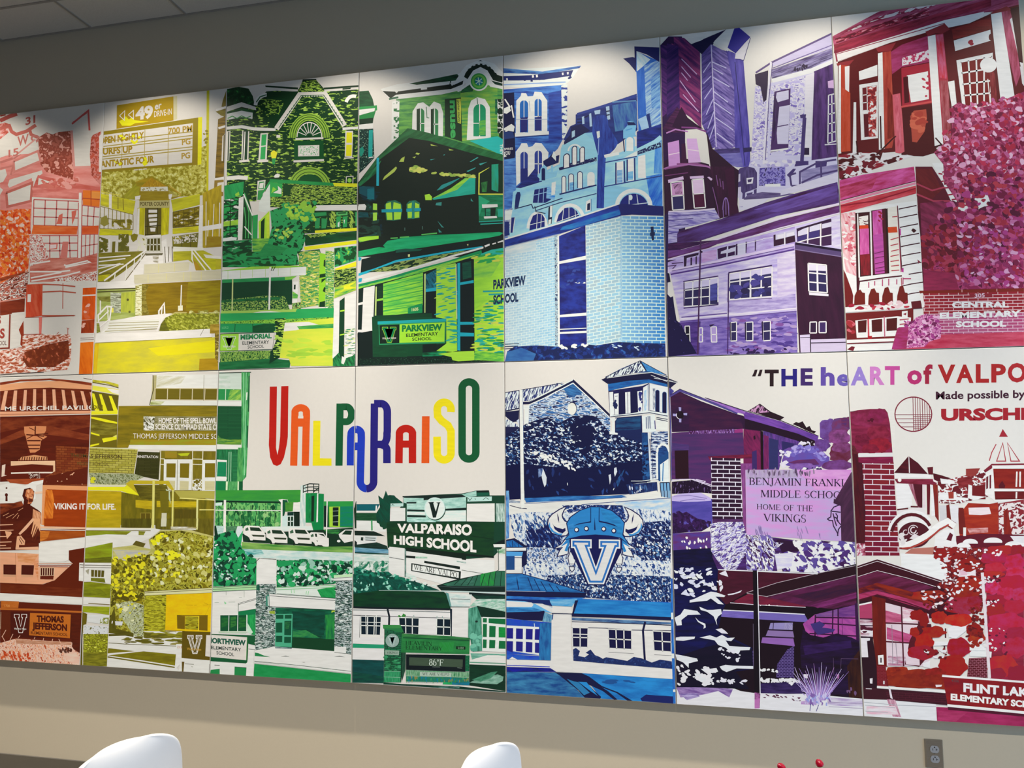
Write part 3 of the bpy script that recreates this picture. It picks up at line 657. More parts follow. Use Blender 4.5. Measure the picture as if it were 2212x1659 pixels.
p('62 1270 522 1268 520 1342 60 1345', '1f8a4c'); l('186 1272 182 1342|332 1270 332 1342', 5, '12441f'); f('330 1290 430 1270 520 1270 515 1340 330 1342', '12502c', '0f4424', 40); t('1052', 76, 1316, 130, 1312, 20, '6cb878', .0)
part('painted_sign')
p('62 1352 512 1340 500 1488 58 1500', '0f3a22'); p('64 1360 216 1354 212 1492 60 1496', '98c83c'); p('216 1354 510 1346 497 1482 212 1492', 'W')
V(80, 1375, 190, 1487, [(0, 'd8e4c0'), (4, '5c9c3c'), (9, 'a4d048'), (13, '88bc38')]); t('We Are Valpo', 82, 1470, 188, 1466, 18, 'W', .02)
t('MEMORIAL', 230, 1402, 490, 1390, 40, '1a7a44', .05); t('ELEMENTARY', 246, 1446, 468, 1437, 28, '1c2c24', .01); t('SCHOOL', 290, 1478, 426, 1471, 26, '1c2c24', .01)
part()
m('60 1505 490 1492 490 1560 60 1600', '3a6c30', '88a848', '0f4a20', 14, .44, .56, 80, 1.6); f('52 1592 480 1560 650 1575 640 1635 50 1655', '12502a', '1f6c3a', 70)
p('480 1495 520 1480 560 1550 470 1605', '0d3420'); m('515 1228 606 1224 565 1550 510 1560 500 1480 530 1400', G, G, 'a4c048', 16, .45, .56, 0, 3); d('525 1240 600 1236 560 1540 515 1540', 'a8c84c', 46, 4, 6, 0, 3.5, 4, .25)
f('600 1262 1006 1222 1000 1622 650 1622 635 1562 556 1555', 'd0d040', 'bccc3c', 150, 0, 4); p('600 1262 800 1255 885 1280 690 1325 590 1335', 'dcdacf'); f('700 1292 1004 1270 1004 1305 720 1318', '1f8444', '5ca848', 50); d('600 1400 1000 1380 1000 1580 600 1560', 'a4c83c b8d040 98c038', 16, 10, 22, 0, 4, 8)
p('1012 1060 1056 1060 1052 1545 996 1560', 'dcdad0'); p('1056 1082 1098 1050 1092 1620 1048 1540', '0f3a22'); p('1060 1160 1118 1150 1118 1162 1062 1172|1058 1360 1100 1350 1100 1362 1058 1370', 'a8d038'); p('1100 1042 1206 1008 1198 1540 1150 1580 1095 1585', 'dcdad0')
d('1105 1320 1200 1310 1195 1520 1100 1540', '3f8c58 2a6c40 c8d060', 60, 2, 4, 0, 6, 6, .3); f('1000 1560 1050 1510 1070 1580 1100 1560 1160 1540 1200 1510 1200 1625 1000 1625', '12402a', '2a8a48', 30, 60); p('1075 1540 1110 1560 1090 1610 1070 1600', 'dcdac8')

# ---- upper row, fourth canvas: green depot, museum and school
v('A2', 'u4')
f('108 590 168 585 195 640 205 690 108 705', '0f3a22', '1a5430', 30); p('108 690 222 680 224 712 108 745', '2a8a44'); p('108 708 210 698 200 745 108 760', 'dce0d4'); p('108 745 215 715 200 765 108 790', '1f7c3c'); p('108 770 200 760 195 800 108 812', '12301f'); p('108 805 198 795 196 830 108 840', 'dce0d4')
m('108 835 198 830 205 1020 150 1080 108 1120', '0f2a24', '12403a', 'a8c8a0', 9, .5, .62); p('170 842 196 838 192 1012 166 1012', '1f9c90'); p('110 960 130 945 140 975 125 1010 110 1005', '1f8a70'); l('170 1018 200 1014', 7, 'dce0d4')
p('345 640 600 605 760 570 820 560 1000 545 1036 560 1036 1010 900 960 430 830 340 905', '2a7a40')
f('345 640 600 605 760 570 1000 545 1036 560 1036 1010 900 960 430 830 340 905', '1f6c40', '6ca848', 44, -2, 7); f('760 580 1000 550 1000 900 770 910', '2f8a48', '8cb040', 44, 0, 7)
p('320 655 352 648 344 905 316 905', 'dcdacc'); m('330 650 368 650 362 900 330 900', 'dcdacc', 'dcdacc', '2a6a3c', 26, .5, .53, 0, 2)
p('245 575 350 545 700 500 760 470 800 420 890 385 980 410 1036 470 1036 560 960 560 900 520 850 510 790 540 750 585 640 610 310 645', 'dcdad0')
f('430 540 740 478 750 490 730 520 480 548', '12281c', '1f5030', 40, -8); p('258 588 345 592 690 545 695 520 720 548 780 520 775 545 700 575 345 612 310 636', '14201a'); l('340 592 352 585|505 570 545 566|700 545 715 535', 22, 'dcdad0'); l('300 640 360 628', 12, '2a5c40')
l('790 500 830 440 890 410 950 440 985 500 1036 515', 40, '14241a'); a(890, 530, 118, 128, 195, 330, 16, 'dcdad0')
for q in range(9):
    g = math.radians(205 + q * 15); l([(890 + 112 * math.cos(g), 530 + 112 * math.sin(g)), (890 + 132 * math.cos(g), 530 + 132 * math.sin(g))], 15, 'dcdad0')
l('740 585 800 560 830 500 880 468 930 490 960 550 1036 565', 22, 'dcdad0'); f('770 580 830 540 850 560 840 590 760 600', '14301f', '2a6a3c', 30); f('960 520 1036 540 1036 556 985 545', '12281c', '1f4030', 20)
e(880, 525, 62, 62, 'dce4d0'); e(880, 525, 52, 52, '2f9440'); a(880, 525, 38, 38, 0, 360, 12, '6cb048'); e(880, 525, 24, 24, '1f7088')
for q in range(3): g = math.radians(q * 60 + 20); l([(880 - 26 * math.cos(g), 525 - 26 * math.sin(g)), (880 + 26 * math.cos(g), 525 + 26 * math.sin(g))], 5, 'b8d8b8')
p('448 870 452 720 485 668 520 660 560 690 590 655 632 672 650 730 648 880 560 870', 'dcdad0'); arch(478, 700, 528, 870, '2a7a44', None, 0, 0, ('dcdad0', 6)); arch(570, 700, 618, 880, '2a7a44', None, 0, 0, ('dcdad0', 6)); p('478 705 500 700 498 860 478 860|570 705 588 702 586 870 570 868', '12301f'); l('540 690 545 760 560 762', 5, '2a6a40')
p('660 640 765 630 772 915 660 880', '12301f'); f('735 640 766 636 764 800 742 790', 'c8c84c', '8c9c30', 30, 90); t('muse', 694, 648, 700, 892, 44, '3a9c50', .04, (1, 0)); t('porter county', 742, 650, 746, 792, 16, '1f5030', .02, (1, 0))
p('802 905 812 700 830 650 870 628 920 640 950 690 958 890', 'dcdad0'); arch(845, 672, 925, 880, '1f8a5c', None, 0, 0, ('e4e8dc', 6)); f('885 780 925 775 922 870 880 875', '6cb040', '2f9458', 30); l('868 632 872 672', 5, '2a5c38')
p('820 910 1000 880 1036 900 1036 1010 990 985', '2ab0a4'); f('985 640 1010 640 1005 740 985 740', '2a7a44', '12403a', 30); p('1000 645 1036 640 1036 900 1010 880 1005 700', '14301f'); m('1000 640 1036 640 1036 860 1000 860', '12281f', 'dcdad0', '12281f', 40, .45, .52); t('THEY', 1016, 930, 1018, 1000, 18, 'd8e8d8', .02, (1, 0))
p('100 1180 230 1010 420 830 540 855 800 940 1036 1000 1036 1659 100 1659', '15221c')
f('100 1190 220 1020 420 828 545 855 1036 1000 1036 1040 800 980 560 910 430 890 240 1030 110 1210', '1a4c2a', '2a6c3c', 60, -30); f('100 1195 250 1035 215 1120 100 1215', '2a7c48', '1a5030', 40, -50)
p('220 1020 236 1018 234 1235 218 1215', '2aa4b0')
p('258 1165 270 1140 345 1075 352 1085 335 1110 275 1155|365 1045 380 1022 402 1010 395 1045|478 985 500 990 490 1000 470 995|568 930 615 945 570 940|685 960 718 970 690 972|450 1015 475 1010 465 1022', 'a8b850'); p('800 1105 860 1080 855 1088 810 1110|820 1045 870 1015 878 1018 830 1045|880 1058 935 1045 890 1068|565 1030 600 1025 570 1035|650 1000 662 996 655 1005|420 985 440 975', '3a9a90')
d('435 1085 470 1075 560 1110 700 1125 800 1130 850 1135 850 1150 700 1135 540 1110 440 1105', 'a8b850 8ca848 c8c860', 60, 6, 12, 5, 2, 20)
p('608 1230 640 1195 758 1148 752 1155 700 1190 640 1222', '2a8c84'); f('578 1285 700 1215 790 1150 858 1150 856 1252 720 1270 590 1290', '1f9c80', '2aac90', 60, -20); f('578 1282 700 1215 790 1150 820 1150 740 1225 620 1270', 'a8d038', '6cbc4c', 40, -30)
p('530 1258 560 1252 578 1270 575 1292 535 1292', 'a8dc3c')
p('272 1325 290 1300 340 1292 375 1310 385 1330 378 1418 330 1425 282 1422|412 1318 430 1298 470 1292 500 1312 498 1408 418 1416', '2a6c50'); p('280 1315 312 1305 315 1350 280 1350|330 1305 375 1318 378 1350 325 1350|282 1372 320 1372 322 1420 288 1420|332 1370 380 1370 374 1415 332 1420|420 1318 448 1308 445 1345 420 1345|468 1308 495 1320 495 1345 468 1348|420 1368 450 1368 446 1408 422 1408|465 1370 495 1366 494 1404 465 1408', 'a8dc3c'); l('252 1362 385 1358|412 1358 505 1352', 20, '1f94a0'); l('456 1298 456 1412', 16, '2a8470')
p('198 1318 218 1316 220 1352 198 1355|195 1378 222 1372 220 1420 200 1424', 'a8d848')
m('100 1200 240 1200 260 1530 100 1560', '15221c', '122c34', '1f5c4c', 40, .5, .62, 0, 3); p('108 1205 205 1205 205 1290 108 1250', '164c54'); p('160 1220 205 1215 205 1288 160 1285', '166870'); p('100 1332 140 1322 150 1335 145 1355 100 1358', 'dce0d0'); p('104 1525 230 1518 232 1540 150 1555 104 1556', 'a0d838'); f('104 1545 180 1550 110 1565', '5ca040', '8ccc3c', 20)
p('878 1118 948 1080 945 1085 886 1122 884 1250 1036 1250 1036 1258 876 1258', 'd0d44c'); p('890 1120 950 1090 955 1245 890 1245', '12281f'); f('895 1180 935 1170 930 1240 900 1240', '3a8c40', '1f5030', 20, 90); f('962 1062 1010 1058 1005 1240 962 1225', '1f9c84', '2a8c60', 40, 90); p('1005 1060 1036 1055 1036 1240 1010 1240', '14301f')
f('880 1262 1036 1258 1036 1425 880 1425', '1f8a5c', '14603c', 50); p('878 1262 950 1300 900 1340 880 1400', '2aa070'); p('900 1320 1000 1318 1002 1336 902 1344|912 1398 995 1395 998 1408 915 1412', 'e4e8dc'); p('918 1345 990 1342 985 1395 920 1396', '12281f'); f('925 1348 955 1346 955 1394 925 1394', '2a9c70', '1f6c50', 30); p('1000 1350 1036 1350 1036 1400 1005 1400', '2aa084')
l('880 1432 1036 1425|890 1448 1036 1440', 7, '2aa08c'); p('612 1425 655 1470 640 1468|618 1478 642 1500 622 1502|605 1310 640 1305 638 1328 600 1325|828 1280 845 1302 828 1298', '3a8c80'); l('402 1470 402 1490|516 1460 516 1482', 5, '4c6c60')
v('B3', 'u4')
m('20 30 200 60 240 360 20 380', '15221c', '1f3c30', '1f5c54', 50, .5, .62, 0, 3); p('160 42 200 45 200 108 160 105|160 132 200 130 198 205 160 210', 'a4d848'); p('20 52 80 48 96 70 85 108 20 106', 'dce0d0'); f('20 128 110 130 120 175 20 180', '165058', '12403c', 40)
p('20 375 100 362 215 355 215 385 120 400 60 410 20 400', 'a4d838')
f('258 450 300 405 520 365 700 350 1180 330 1385 318 1420 330 1380 360 900 430 640 470 480 490 300 495', '149258', '22b070', 130, -5, 6); f('20 505 220 465 360 480 380 500 20 560', '129454', '20a868', 80, -10); l('420 372 510 365|630 345 780 330|330 380 400 376', 12, '5cb858')
p('50 585 370 500 640 490 900 440 1180 395 1430 345 1430 400 1260 440 900 500 560 560 420 600 40 715', '12211f'); p('385 492 470 480 640 485 620 500 380 520', '165040'); p('498 536 518 534 518 558 500 560|1070 438 1085 436 1080 458', 'd8d88c'); p('20 560 50 570 40 595 20 598', '1f9cb0')
p('20 745 190 690 380 612 700 555 900 520 1220 470 1220 455 880 505 680 540 380 592 180 670 20 720', '1fa4b4')
m('100 710 380 615 700 555 900 525 1100 490 900 550 640 640 500 680 300 700', '14301f', '8c9c50', '2a5c34', 26, .47, .6, -14, 4); p('60 778 300 715 560 655 640 630 920 545 1230 460 1230 478 900 570 640 650 560 668 320 735 80 800', 'dcdcd0'); p('1238 450 1290 432 1290 450 1245 468|1315 430 1352 420 1350 432 1318 442|1365 415 1425 395 1425 412 1370 425', 'e4e4dc')
p('20 770 55 765 50 800 20 808', '1f9cb0')
p('20 862 180 830 640 690 1220 520 1430 470 1430 1580 10 1610', '0f231f'); f('20 825 300 760 500 700 880 600 1210 495 1220 545 900 620 640 695 400 770 20 860', '0f7c4c', '14944f', 80, -16); f('20 850 400 755 640 680 1000 580 1200 530 1000 600 640 710 20 870', 'a0d43c', '3aa048', 60, -16)
f('1205 530 1310 490 1430 472 1430 530 1200 560', '1fa498', '3ab890', 50)
f('258 820 645 712 642 1025 600 1100 258 1132', '9cd83c', '4cb048', 34, -9, 12); l('260 850 640 752|260 890 640 800|260 928 640 842|260 965 640 885|260 1005 640 930|260 1045 640 975|260 1085 560 1035', 9, '3aa048')
f('498 1055 560 1030 640 1008 638 1102 498 1112', '108048', '149050', 40); t('1605', 535, 1086, 600, 1078, 30, 'd0d490', .03); p('185 850 198 846 192 1130 178 1135|655 725 672 720 668 1100 658 1102', 'b8c878'); p('198 970 258 958 258 980 196 990', '8cc83c'); f('200 850 250 835 250 950 205 960', '143c20', '0f2a24', 40)
p('68 862 178 838 165 1130 155 1275 60 1300 50 1290', 'dcdad0'); p('12 1010 65 995 65 1020 12 1030|12 1265 60 1265 60 1292 12 1290', 'dcdad0')
f('672 735 772 680 770 860 675 880', '123c40', '1f7c90', 40, 60); p('672 870 772 855 772 890 672 900', '1fa0b4'); p('675 900 770 892 770 1160 670 1110', '0f1f20')
p('775 672 965 628 972 1172 975 1470 930 1480 775 1470 870 1400 870 1160 770 1145', 'a4dc3c'); d('785 680 965 640 970 1170 785 1140', '1f94a0 2a9c78 b8d848 1fa098', 60, 5, 8, -8, 6, 6, .3); d('870 1180 970 1180 970 1400 870 1400', '1fa090 2a9c78', 26, 5, 8, 3, 6, 6, .3); l('965 628 972 1160', 8, 'd8e4b0'); f('780 660 960 620 965 640 780 690', 'a8d048', '6cb848', 30)
p('978 622 1004 618 1006 1468 978 1464', '1fa4b0'); p('1004 600 1135 572 1140 1468 1005 1462', '0f1d1f'); f('1025 620 1110 600 1115 760 1030 780', '0f3c34', '12543c', 40); p('1004 808 1135 785 1136 812 1005 832|1004 1190 1138 1190 1138 1215 1005 1218|1004 1292 1138 1298 1138 1330 1005 1330', '1fa4b0')
f('1138 575 1430 500 1430 905 1142 1085', '8cc83c', 'a4d83c', 120, -8, 5); f('1138 640 1400 600 1300 760 1140 760', '6cb44c', '9cd040', 80, -8); d('1150 560 1420 500 1420 640 1150 620', '1fa498 2a9c50 c8c84c', 20, 9, 14, -10, 4, 6, .3)
p('1142 1080 1240 1000 1430 900 1430 1575 1145 1560', 'a4d438'); d('1150 1080 1425 930 1425 1560 1150 1540', '2a9c50 1f9488 b8d444 2a8c40 1fa490 c8c44c', 150, 7, 11, -3, 5, 6, .3); l('1225 895 1430 890|1280 925 1430 920', 16, '1f9490')
p('150 1140 730 1108 735 1150 870 1162 866 1402 640 1415 640 1520 160 1530', '0f4428'); p('165 1130 730 1105 730 1140 165 1170', '0c3c24'); f('160 1410 500 1405 490 1530 160 1530', '0f3c24', '12482a', 50)
part('painted_sign')
p('205 1186 870 1156 868 1186 205 1216', '1fa09c'); p('215 1212 866 1186 860 1395 220 1412', '2a8c58'); p('222 1222 416 1214 414 1394 228 1402', '0d2218'); p('420 1214 856 1194 852 1382 416 1392', 'a0dc34')
V(248, 1238, 386, 1392, [(0, '8cc83c'), (5, '0d2218'), (9, '0f8048'), (20, '128c50')]); t('We Are Valpo', 250, 1360, 384, 1352, 20, 'W', .01)
t('PARKVIEW', 440, 1282, 832, 1268, 60, '12743c', .055); t('ELEMENTARY', 482, 1336, 792, 1318, 32, '10281c', .02); t('SCHOOL', 540, 1372, 728, 1366, 30, '10281c', .02)
part()
f('640 1490 860 1470 900 1500 820 1520 640 1525', '14905c', '0f3c24', 40); p('640 1410 775 1400 775 1465 660 1480', '0f1f1c'); p('790 1500 930 1480 1140 1470 1145 1560 1000 1575 930 1560 920 1530', 'a4d43c'); f('1145 1470 1430 1500 1430 1575 1140 1560', '3f9c40', '8ccc3c', 40)
m('20 1540 920 1532 930 1575 1180 1560 1430 1575 1430 1590 10 1615', '0f1f1c', '12301f', '3a6050', 12, .52, .64); p('10 1300 150 1275 150 1540 15 1550', '0d1c1a')
l('1395 1395 1430 1390|1395 1415 1430 1410|1395 1435 1430 1432|1395 1452 1430 1450', 7, '14301c')

# ---- upper row, fifth canvas: blue museum, courthouse and brick school
v('A2', 'u5')
p('1036 450 1538 425 1488 500 1442 545 1436 570 1036 560', 'd8dcdc'); f('1036 440 1290 462 1540 424 1530 440 1300 480 1036 472', '1f3880', '5c94c8', 60, 3); p('1036 492 1210 486 1490 452 1475 490 1300 515 1140 520 1036 520', '1a2660'); d('1130 500 1480 480 1470 510 1130 530', '1a2660', 12, 5, 9); p('1222 486 1234 484 1236 500 1224 502|1248 484 1260 482 1262 498 1250 500|1415 470 1426 468 1428 484 1418 486|1448 466 1460 464 1460 480 1450 482|1056 506 1066 504 1068 518 1058 520', 'e4e8ec'); l('1036 548 1440 530', 8, '8ca4c8')
f('1040 578 1425 548 1432 880 1390 960 1300 1050 1120 1240 1045 1659', '1a3488', '4c84c8', 50, 0, 7); f('1330 600 1425 580 1425 900 1330 920', '1a2878', '2a50a8', 50, 0, 7); f('1045 1020 1120 1010 1120 1250 1045 1280', '2a50a0', '5c90c8', 40)
m('1412 550 1452 545 1448 900 1418 900', 'd8dcdc', 'd8dcdc', '2a3c88', 26, .5, .54, 0, 1.6)
p('1118 870 1122 650 1150 620 1155 600 1185 602 1195 622 1230 620 1240 592 1285 595 1300 618 1322 650 1322 860', 'dcdcdc'); arch(1145, 648, 1198, 855, '1f60a8', None, 0, 0, ('dcdcdc', 5)); arch(1240, 638, 1286, 845, '1f60a8', None, 0, 0, ('dcdcdc', 5)); p('1148 760 1195 755 1192 850 1150 855|1243 760 1284 750 1282 840 1243 846', '24286c'); l('1112 872 1332 858', 22, 'dcdcdc'); l('1120 888 1330 872', 5, '1a2660'); l('1205 652 1210 720|1120 770 1320 770', 4, '9ca4b8')
p('1122 1200 1118 980 1145 945 1155 925 1190 925 1200 950 1225 945 1245 922 1285 925 1300 945 1330 985 1322 1080 1240 1130 1170 1160', 'dcdcdc'); arch(1148, 980, 1196, 1180, '2a3c88', None, 0, 0, ('dcdcdc', 5)); arch(1240, 972, 1288, 1120, '2a3c88', None, 0, 0, ('dcdcdc', 5)); p('1148 1090 1195 1085 1195 1170 1150 1175', '20286c')
p('1040 602 1108 596 1115 990 1112 1020 1045 1030', '14183c'); l('1048 640 1080 690 1060 720 1045 725|1090 680 1105 760|1050 850 1110 820', 9, 'e4e4e4'); p('1042 700 1075 685 1088 715 1060 735 1042 730|1040 830 1090 800 1110 815 1105 850 1040 840|1042 990 1060 1010 1042 1015', 'dcdce0'); p('1040 850 1100 850 1110 890 1045 900', '24386c')
t('INSPIRES', 1022, 972, 1100, 966, 14, 'e4e4e4', .02); t('YOU', 1040, 1002, 1082, 998, 24, 'e4e4e4', .02)
f('1505 740 1600 705 1900 605 1905 840 1780 930 1700 960 1425 905 1470 815 1505 800', '1a2668', '24387c', 60); f('1740 680 1900 652 1900 825 1760 850', '2a4898', '4c80a8', 50, 80); l('1515 738 1900 618', 16, '2a3c88'); l('1740 660 1895 650', 8, '5c88b0'); p('1545 755 1560 750 1562 800 1548 802|1592 735 1605 730 1612 815 1596 818|1625 715 1665 708 1662 735 1630 740|1700 690 1722 684 1728 770 1710 775', 'a8c0d8'); l('1512 770 1545 768|1515 790 1545 788|1560 760 1590 745|1700 720 1725 716|1702 745 1725 740', 7, '101840')
p('1895 330 2045 395 2056 880 1910 845 1900 470 1890 460', '2a64b8'); f('1896 430 1948 420 1960 740 1908 742', '1f58b4', '3a70c0', 50, 90); f('1948 425 2046 385 2056 830 1992 832 1960 735', '3a70c0', 'b0cce4', 30, -38, 8); f('1990 520 2050 470 2052 700 1995 700', '2060b8', '8cb8e0', 26, -38, 8)
f('1898 328 1988 384 1945 425 1900 462', 'd4d8dc', 'a8c8e0', 40, 60); p('1812 378 1872 368 1886 372 1884 300 2045 306 2045 400 1965 352 1898 330 1894 462 1850 410', '161c58')
p('1908 770 1978 738 1994 830 1935 852', '9cbcd4'); p('1960 742 1982 730 1996 830 1980 832', '1f3070')
p('1060 1530 1085 1400 1120 1215 1250 1130 1400 1060 1420 940 1560 860 1650 850 1700 1020 1810 985 2060 880 2066 1340 1800 1330 1400 1440', '86bcdc')
f('1100 1240 1410 1060 1650 1000 1700 1020 2060 880 2066 1240 1690 1190 1690 1340 1480 1420 1080 1530', '82b8da', 'a4d0e6', 120, -14, 3); f('1960 1140 2064 1120 2066 1340 1990 1320', '1f5cc0', '4c90d0', 50, -60); f('2020 890 2062 885 2062 1120 2010 1120', '2a70c8', '6ca8d8', 50, 90)
f('1120 1212 1200 1140 1242 1088 1262 1110 1258 1140 1290 1172 1150 1215', '181f58', '24307c', 40); p('1295 1040 1330 1020 1360 985 1372 1010 1400 1000 1395 1050 1300 1085', '141c50'); p('1350 1010 1364 975 1378 1005 1378 1040', 'd8dce4')
p('1398 1090 1410 960 1420 935 1560 862 1640 920 1652 1010 1560 1050 1440 1080', '90c4e0'); l('1398 1092 1640 1030', 18, '161c50'); m('1440 1060 1640 1015 1640 1040 1440 1080', '161c50', '161c50', 'b8d4e4', 12, .5, .6); p('1430 915 1470 870 1475 820 1540 800 1600 845 1560 862 1430 935', '161c4c'); p('1480 850 1500 840 1500 880 1480 890', 'a8c4dc')
arch(1430, 1000, 1462, 1085, 'e0e0e4', '161c50', 6, -.2); arch(1485, 950, 1510, 1065, 'e0e0e4', '161c50', 6, -.2); arch(1535, 955, 1560, 1048, 'e0e0e4', '161c50', 6, -.2); a(1500, 975, 42, 40, 180, 330, 10, 'dce0e4')
f('1618 770 1640 748 1690 742 1712 770 1715 810 1780 920 1760 960 1700 1015 1690 1200 1688 1345 1640 1345 1648 1000 1612 860', '1a2474', '3050a8', 50, 90); p('1640 850 1660 845 1662 885 1645 895', 'd8dce8'); l('1655 890 1650 1000', 5, '8ca0d0'); l('1740 990 1785 930', 6, 'd8dce8'); l('1690 1010 1785 990', 20, 'dce0e4')
p('1812 895 1812 840 1840 810 1840 785 1855 782 1878 788 1880 800 1895 810 1890 870 1900 880', '78b4d8'); p('1838 788 1842 810 1895 808 1882 790', '141c50'); arch(1832, 885, 1878, 975, 'dcdce4', '78b4d8', 8); l('1828 842 1870 830', 8, '5898c8'); l('1812 895 1820 980', 7, '141c50')
f('1900 850 2058 800 2060 880 1900 960', '161f5c', '24348c', 50); l('1895 985 1990 940 2058 885', 30, '9cc8e0'); m('1905 975 2055 915 2058 950 1905 1000', '141c50', '141c50', '9cc8e0', 10, .48, .55); p('1890 980 1905 975 1900 1010 1815 1020', 'd8dcdc')
p('1765 1050 1812 1040 1812 1185 1765 1190|1838 1030 1880 1020 1882 1165 1838 1170|1908 1010 1955 998 1958 1150 1908 1150', 'e0e0e4'); l('1765 1050 1765 1190|1838 1030 1838 1168|1885 1020 1888 1165|1818 1040 1822 1180', 9, '24306c'); f('1772 1100 1808 1095 1808 1180 1772 1185', '5c94c8', 'a8c8e0', 30); f('1842 1110 1876 1105 1876 1160 1842 1164', '5ca0d0', '8cc0e0', 30); l('1690 1205 2064 1135|1690 1050 1900 1010', 7, '2a3c80')
a(1880, 1330, 108, 100, 182, 358, 26, 'dcdcdc'); e(1880, 1335, 92, 85, '1c2470', 180, 360); l('1850 1260 1850 1330|1900 1255 1910 1330|1790 1330 1970 1310', 5, 'c8d0e0'); e(1860, 1275, 12, 18, 'd0d8e0')
p('1110 1345 1118 1260 1128 1240 1145 1240 1150 1260 1135 1340', '1a2660'); p('1228 1310 1240 1225 1320 1210 1350 1230 1345 1290 1310 1310', '1c2468'); l('1228 1262 1320 1240|1270 1222 1262 1312|1300 1215 1295 1308', 5, '8cb0d8'); f('1320 1210 1380 1190 1370 1290 1315 1280', '2a80d8', 'a8d0e8', 30); p('1350 1180 1378 1172 1372 1255 1348 1262', 'dce0e4')
arch(1418, 1140, 1440, 1250, 'dce0e8', '1a2660', 5); arch(1462, 1125, 1490, 1230, 'dce0e8', '1a2660', 5); arch(1520, 1110, 1546, 1215, 'dce0e8', '1a2660', 5); f('1465 1180 1490 1175 1490 1228 1465 1232', '3a80c0', '8cc0e0', 20); arch(1588, 1118, 1620, 1200, 'dce0e8', 'dce4ec', 8); l('1588 1205 1620 1200', 8, '24306c'); l('1400 1255 1640 1195', 9, '1a2660'); l('1250 1360 1400 1310 1640 1250', 6, '2a3c70')
p('1270 1170 1278 1090 1300 1062 1318 1078 1322 1110 1345 1108 1345 1070 1358 1066 1360 1110 1390 1100 1380 1140', '86bcdc'); arch(1285, 1085, 1308, 1165, '141c50', None)
l('1110 1350 1220 1320 1230 1345 1420 1280', 6, '141c50'); p('1330 1340 1358 1320 1350 1445 1325 1450', '16203c'); p('1340 1330 1356 1326 1352 1400 1338 1404|1330 1420 1348 1414 1345 1445 1328 1450', 'dce0e0')
v('B4', 'u5')
f('40 360 105 345 70 580 40 595', '2a4898', 'dce0e4', 30); p('40 460 75 458 80 570 40 580', '1c2868'); p('40 370 105 360 90 440 40 450', 'd8dcdc'); p('92 425 125 422 108 550 86 552', '20286c'); l('125 425 108 550|92 425 84 552', 6, 'dce4ec')
a(312, 520, 78, 135, 182, 350, 24, 'dcdcdc'); p('245 532 252 470 275 410 315 390 350 395 372 430 372 500', '1c2470'); l('312 395 305 520|345 395 340 510|250 485 370 455', 5, 'd8dce4'); l('290 330 300 375 380 390', 7, '141c40')
a(585, 470, 118, 150, 182, 345, 28, 'dcdcdc'); p('468 470 490 400 540 345 600 340 640 370 660 410', '1c2470'); l('530 355 520 450|575 338 575 435|625 350 630 420|470 465 660 395', 5, 'd8dce4')
p('720 290 758 268 755 365 712 378', 'e0e0e4'); p('728 310 752 300 750 360 726 365', '141c40'); l('760 270 760 370', 8, '5c8cb0')
f('40 612 500 478 985 318 1010 310 1010 410 700 495 500 560 40 675', '1a2266', '24409c', 90, -16); f('520 500 985 362 1010 372 1000 400 600 520 500 530', '2a7cb0', '1f50a4', 50, -16); p('985 318 1010 310 1200 318 1362 330 1362 410 1100 400 1010 408', '1c2060'); l('40 605 500 472 985 312', 12, 'dcdcdc'); l('40 672 500 560', 6, '8c9cb0')
b('40 680 480 575 480 1500 160 1500 40 1485', ('a4bcc4', '8cb8cc'), ('b4c8cc', 'a0c4d8'), 'd4dcdc', 44, 21, -9, .10); f('40 680 300 615 300 700 40 740', 'd4d4cc', 'b0c4c8', 60, -12)
p('455 575 478 572 482 1500 462 1500', '8ca8b4'); l('468 580 472 1490', 10, '4c5c78'); m('455 575 480 572 484 1490 460 1490', '3a4c6c', 'c8d4d8', '8ca4b0', 20, .44, .5, 0, 1.2)
p('478 575 494 575 502 1505 484 1505', 'dcdcdc'); f('492 580 712 490 724 1495 500 1505', '1a1c5c', '24348c', 110, 0, 2); p('490 790 715 742 715 774 490 812|492 1236 720 1216 720 1242 492 1256|500 1352 720 1342 720 1350 500 1360|492 1378 722 1368 722 1386 492 1394|622 966 712 962 712 974 650 974', 'dcdcdc'); d('520 820 690 840 690 990 520 1000', '2a3c88 34488c', 16, 8, 18)
b('714 490 1008 412 1012 1482 726 1495', ('a4b4b8', '9cb4bc'), ('98bccc', '8cc0dc'), 'd0dce0', 62, 27, -10, .13); b('1004 412 1362 412 1378 1472 1012 1482', ('8cb4c8', '1f80c4'), ('7cb0d0', '2a70b8'), 'c4e0ee', 72, 28, 1, .15); f('1004 414 1014 412 1020 1480 1006 1482', '8cb0c4', 'a8c8d4', 40, 90)
p('1255 500 1280 498 1284 610 1268 618 1262 590|1250 550 1292 545 1290 575 1252 580', '16244c')
m('42 1625 60 1540 120 1500 300 1490 480 1500 720 1480 800 1490 980 1462 1378 1475 1382 1590', '16204c', '1c2f70', '2f5c9c', 44, .5, .62); d('490 1490 720 1480 720 1515 500 1520', 'dcdcdc', 14, 6, 14, 0, 2); d('940 1485 1180 1490 1180 1530 940 1510', 'b8c8dc', 8, 4, 9, 0, 3); f('42 1625 60 1545 180 1510 300 1560 280 1615', '2a5490', '3a6ca0', 50); l('42 1480 160 1475|42 1500 150 1495|42 1518 110 1514', 6, '24344c')
part('lettering'); v('B3'); t('PARKVIEW', 1325, 872, 1638, 826, 88, '12284c', .045); t('SCHOOL', 1325, 1018, 1568, 988, 84, '12284c', .045); part()

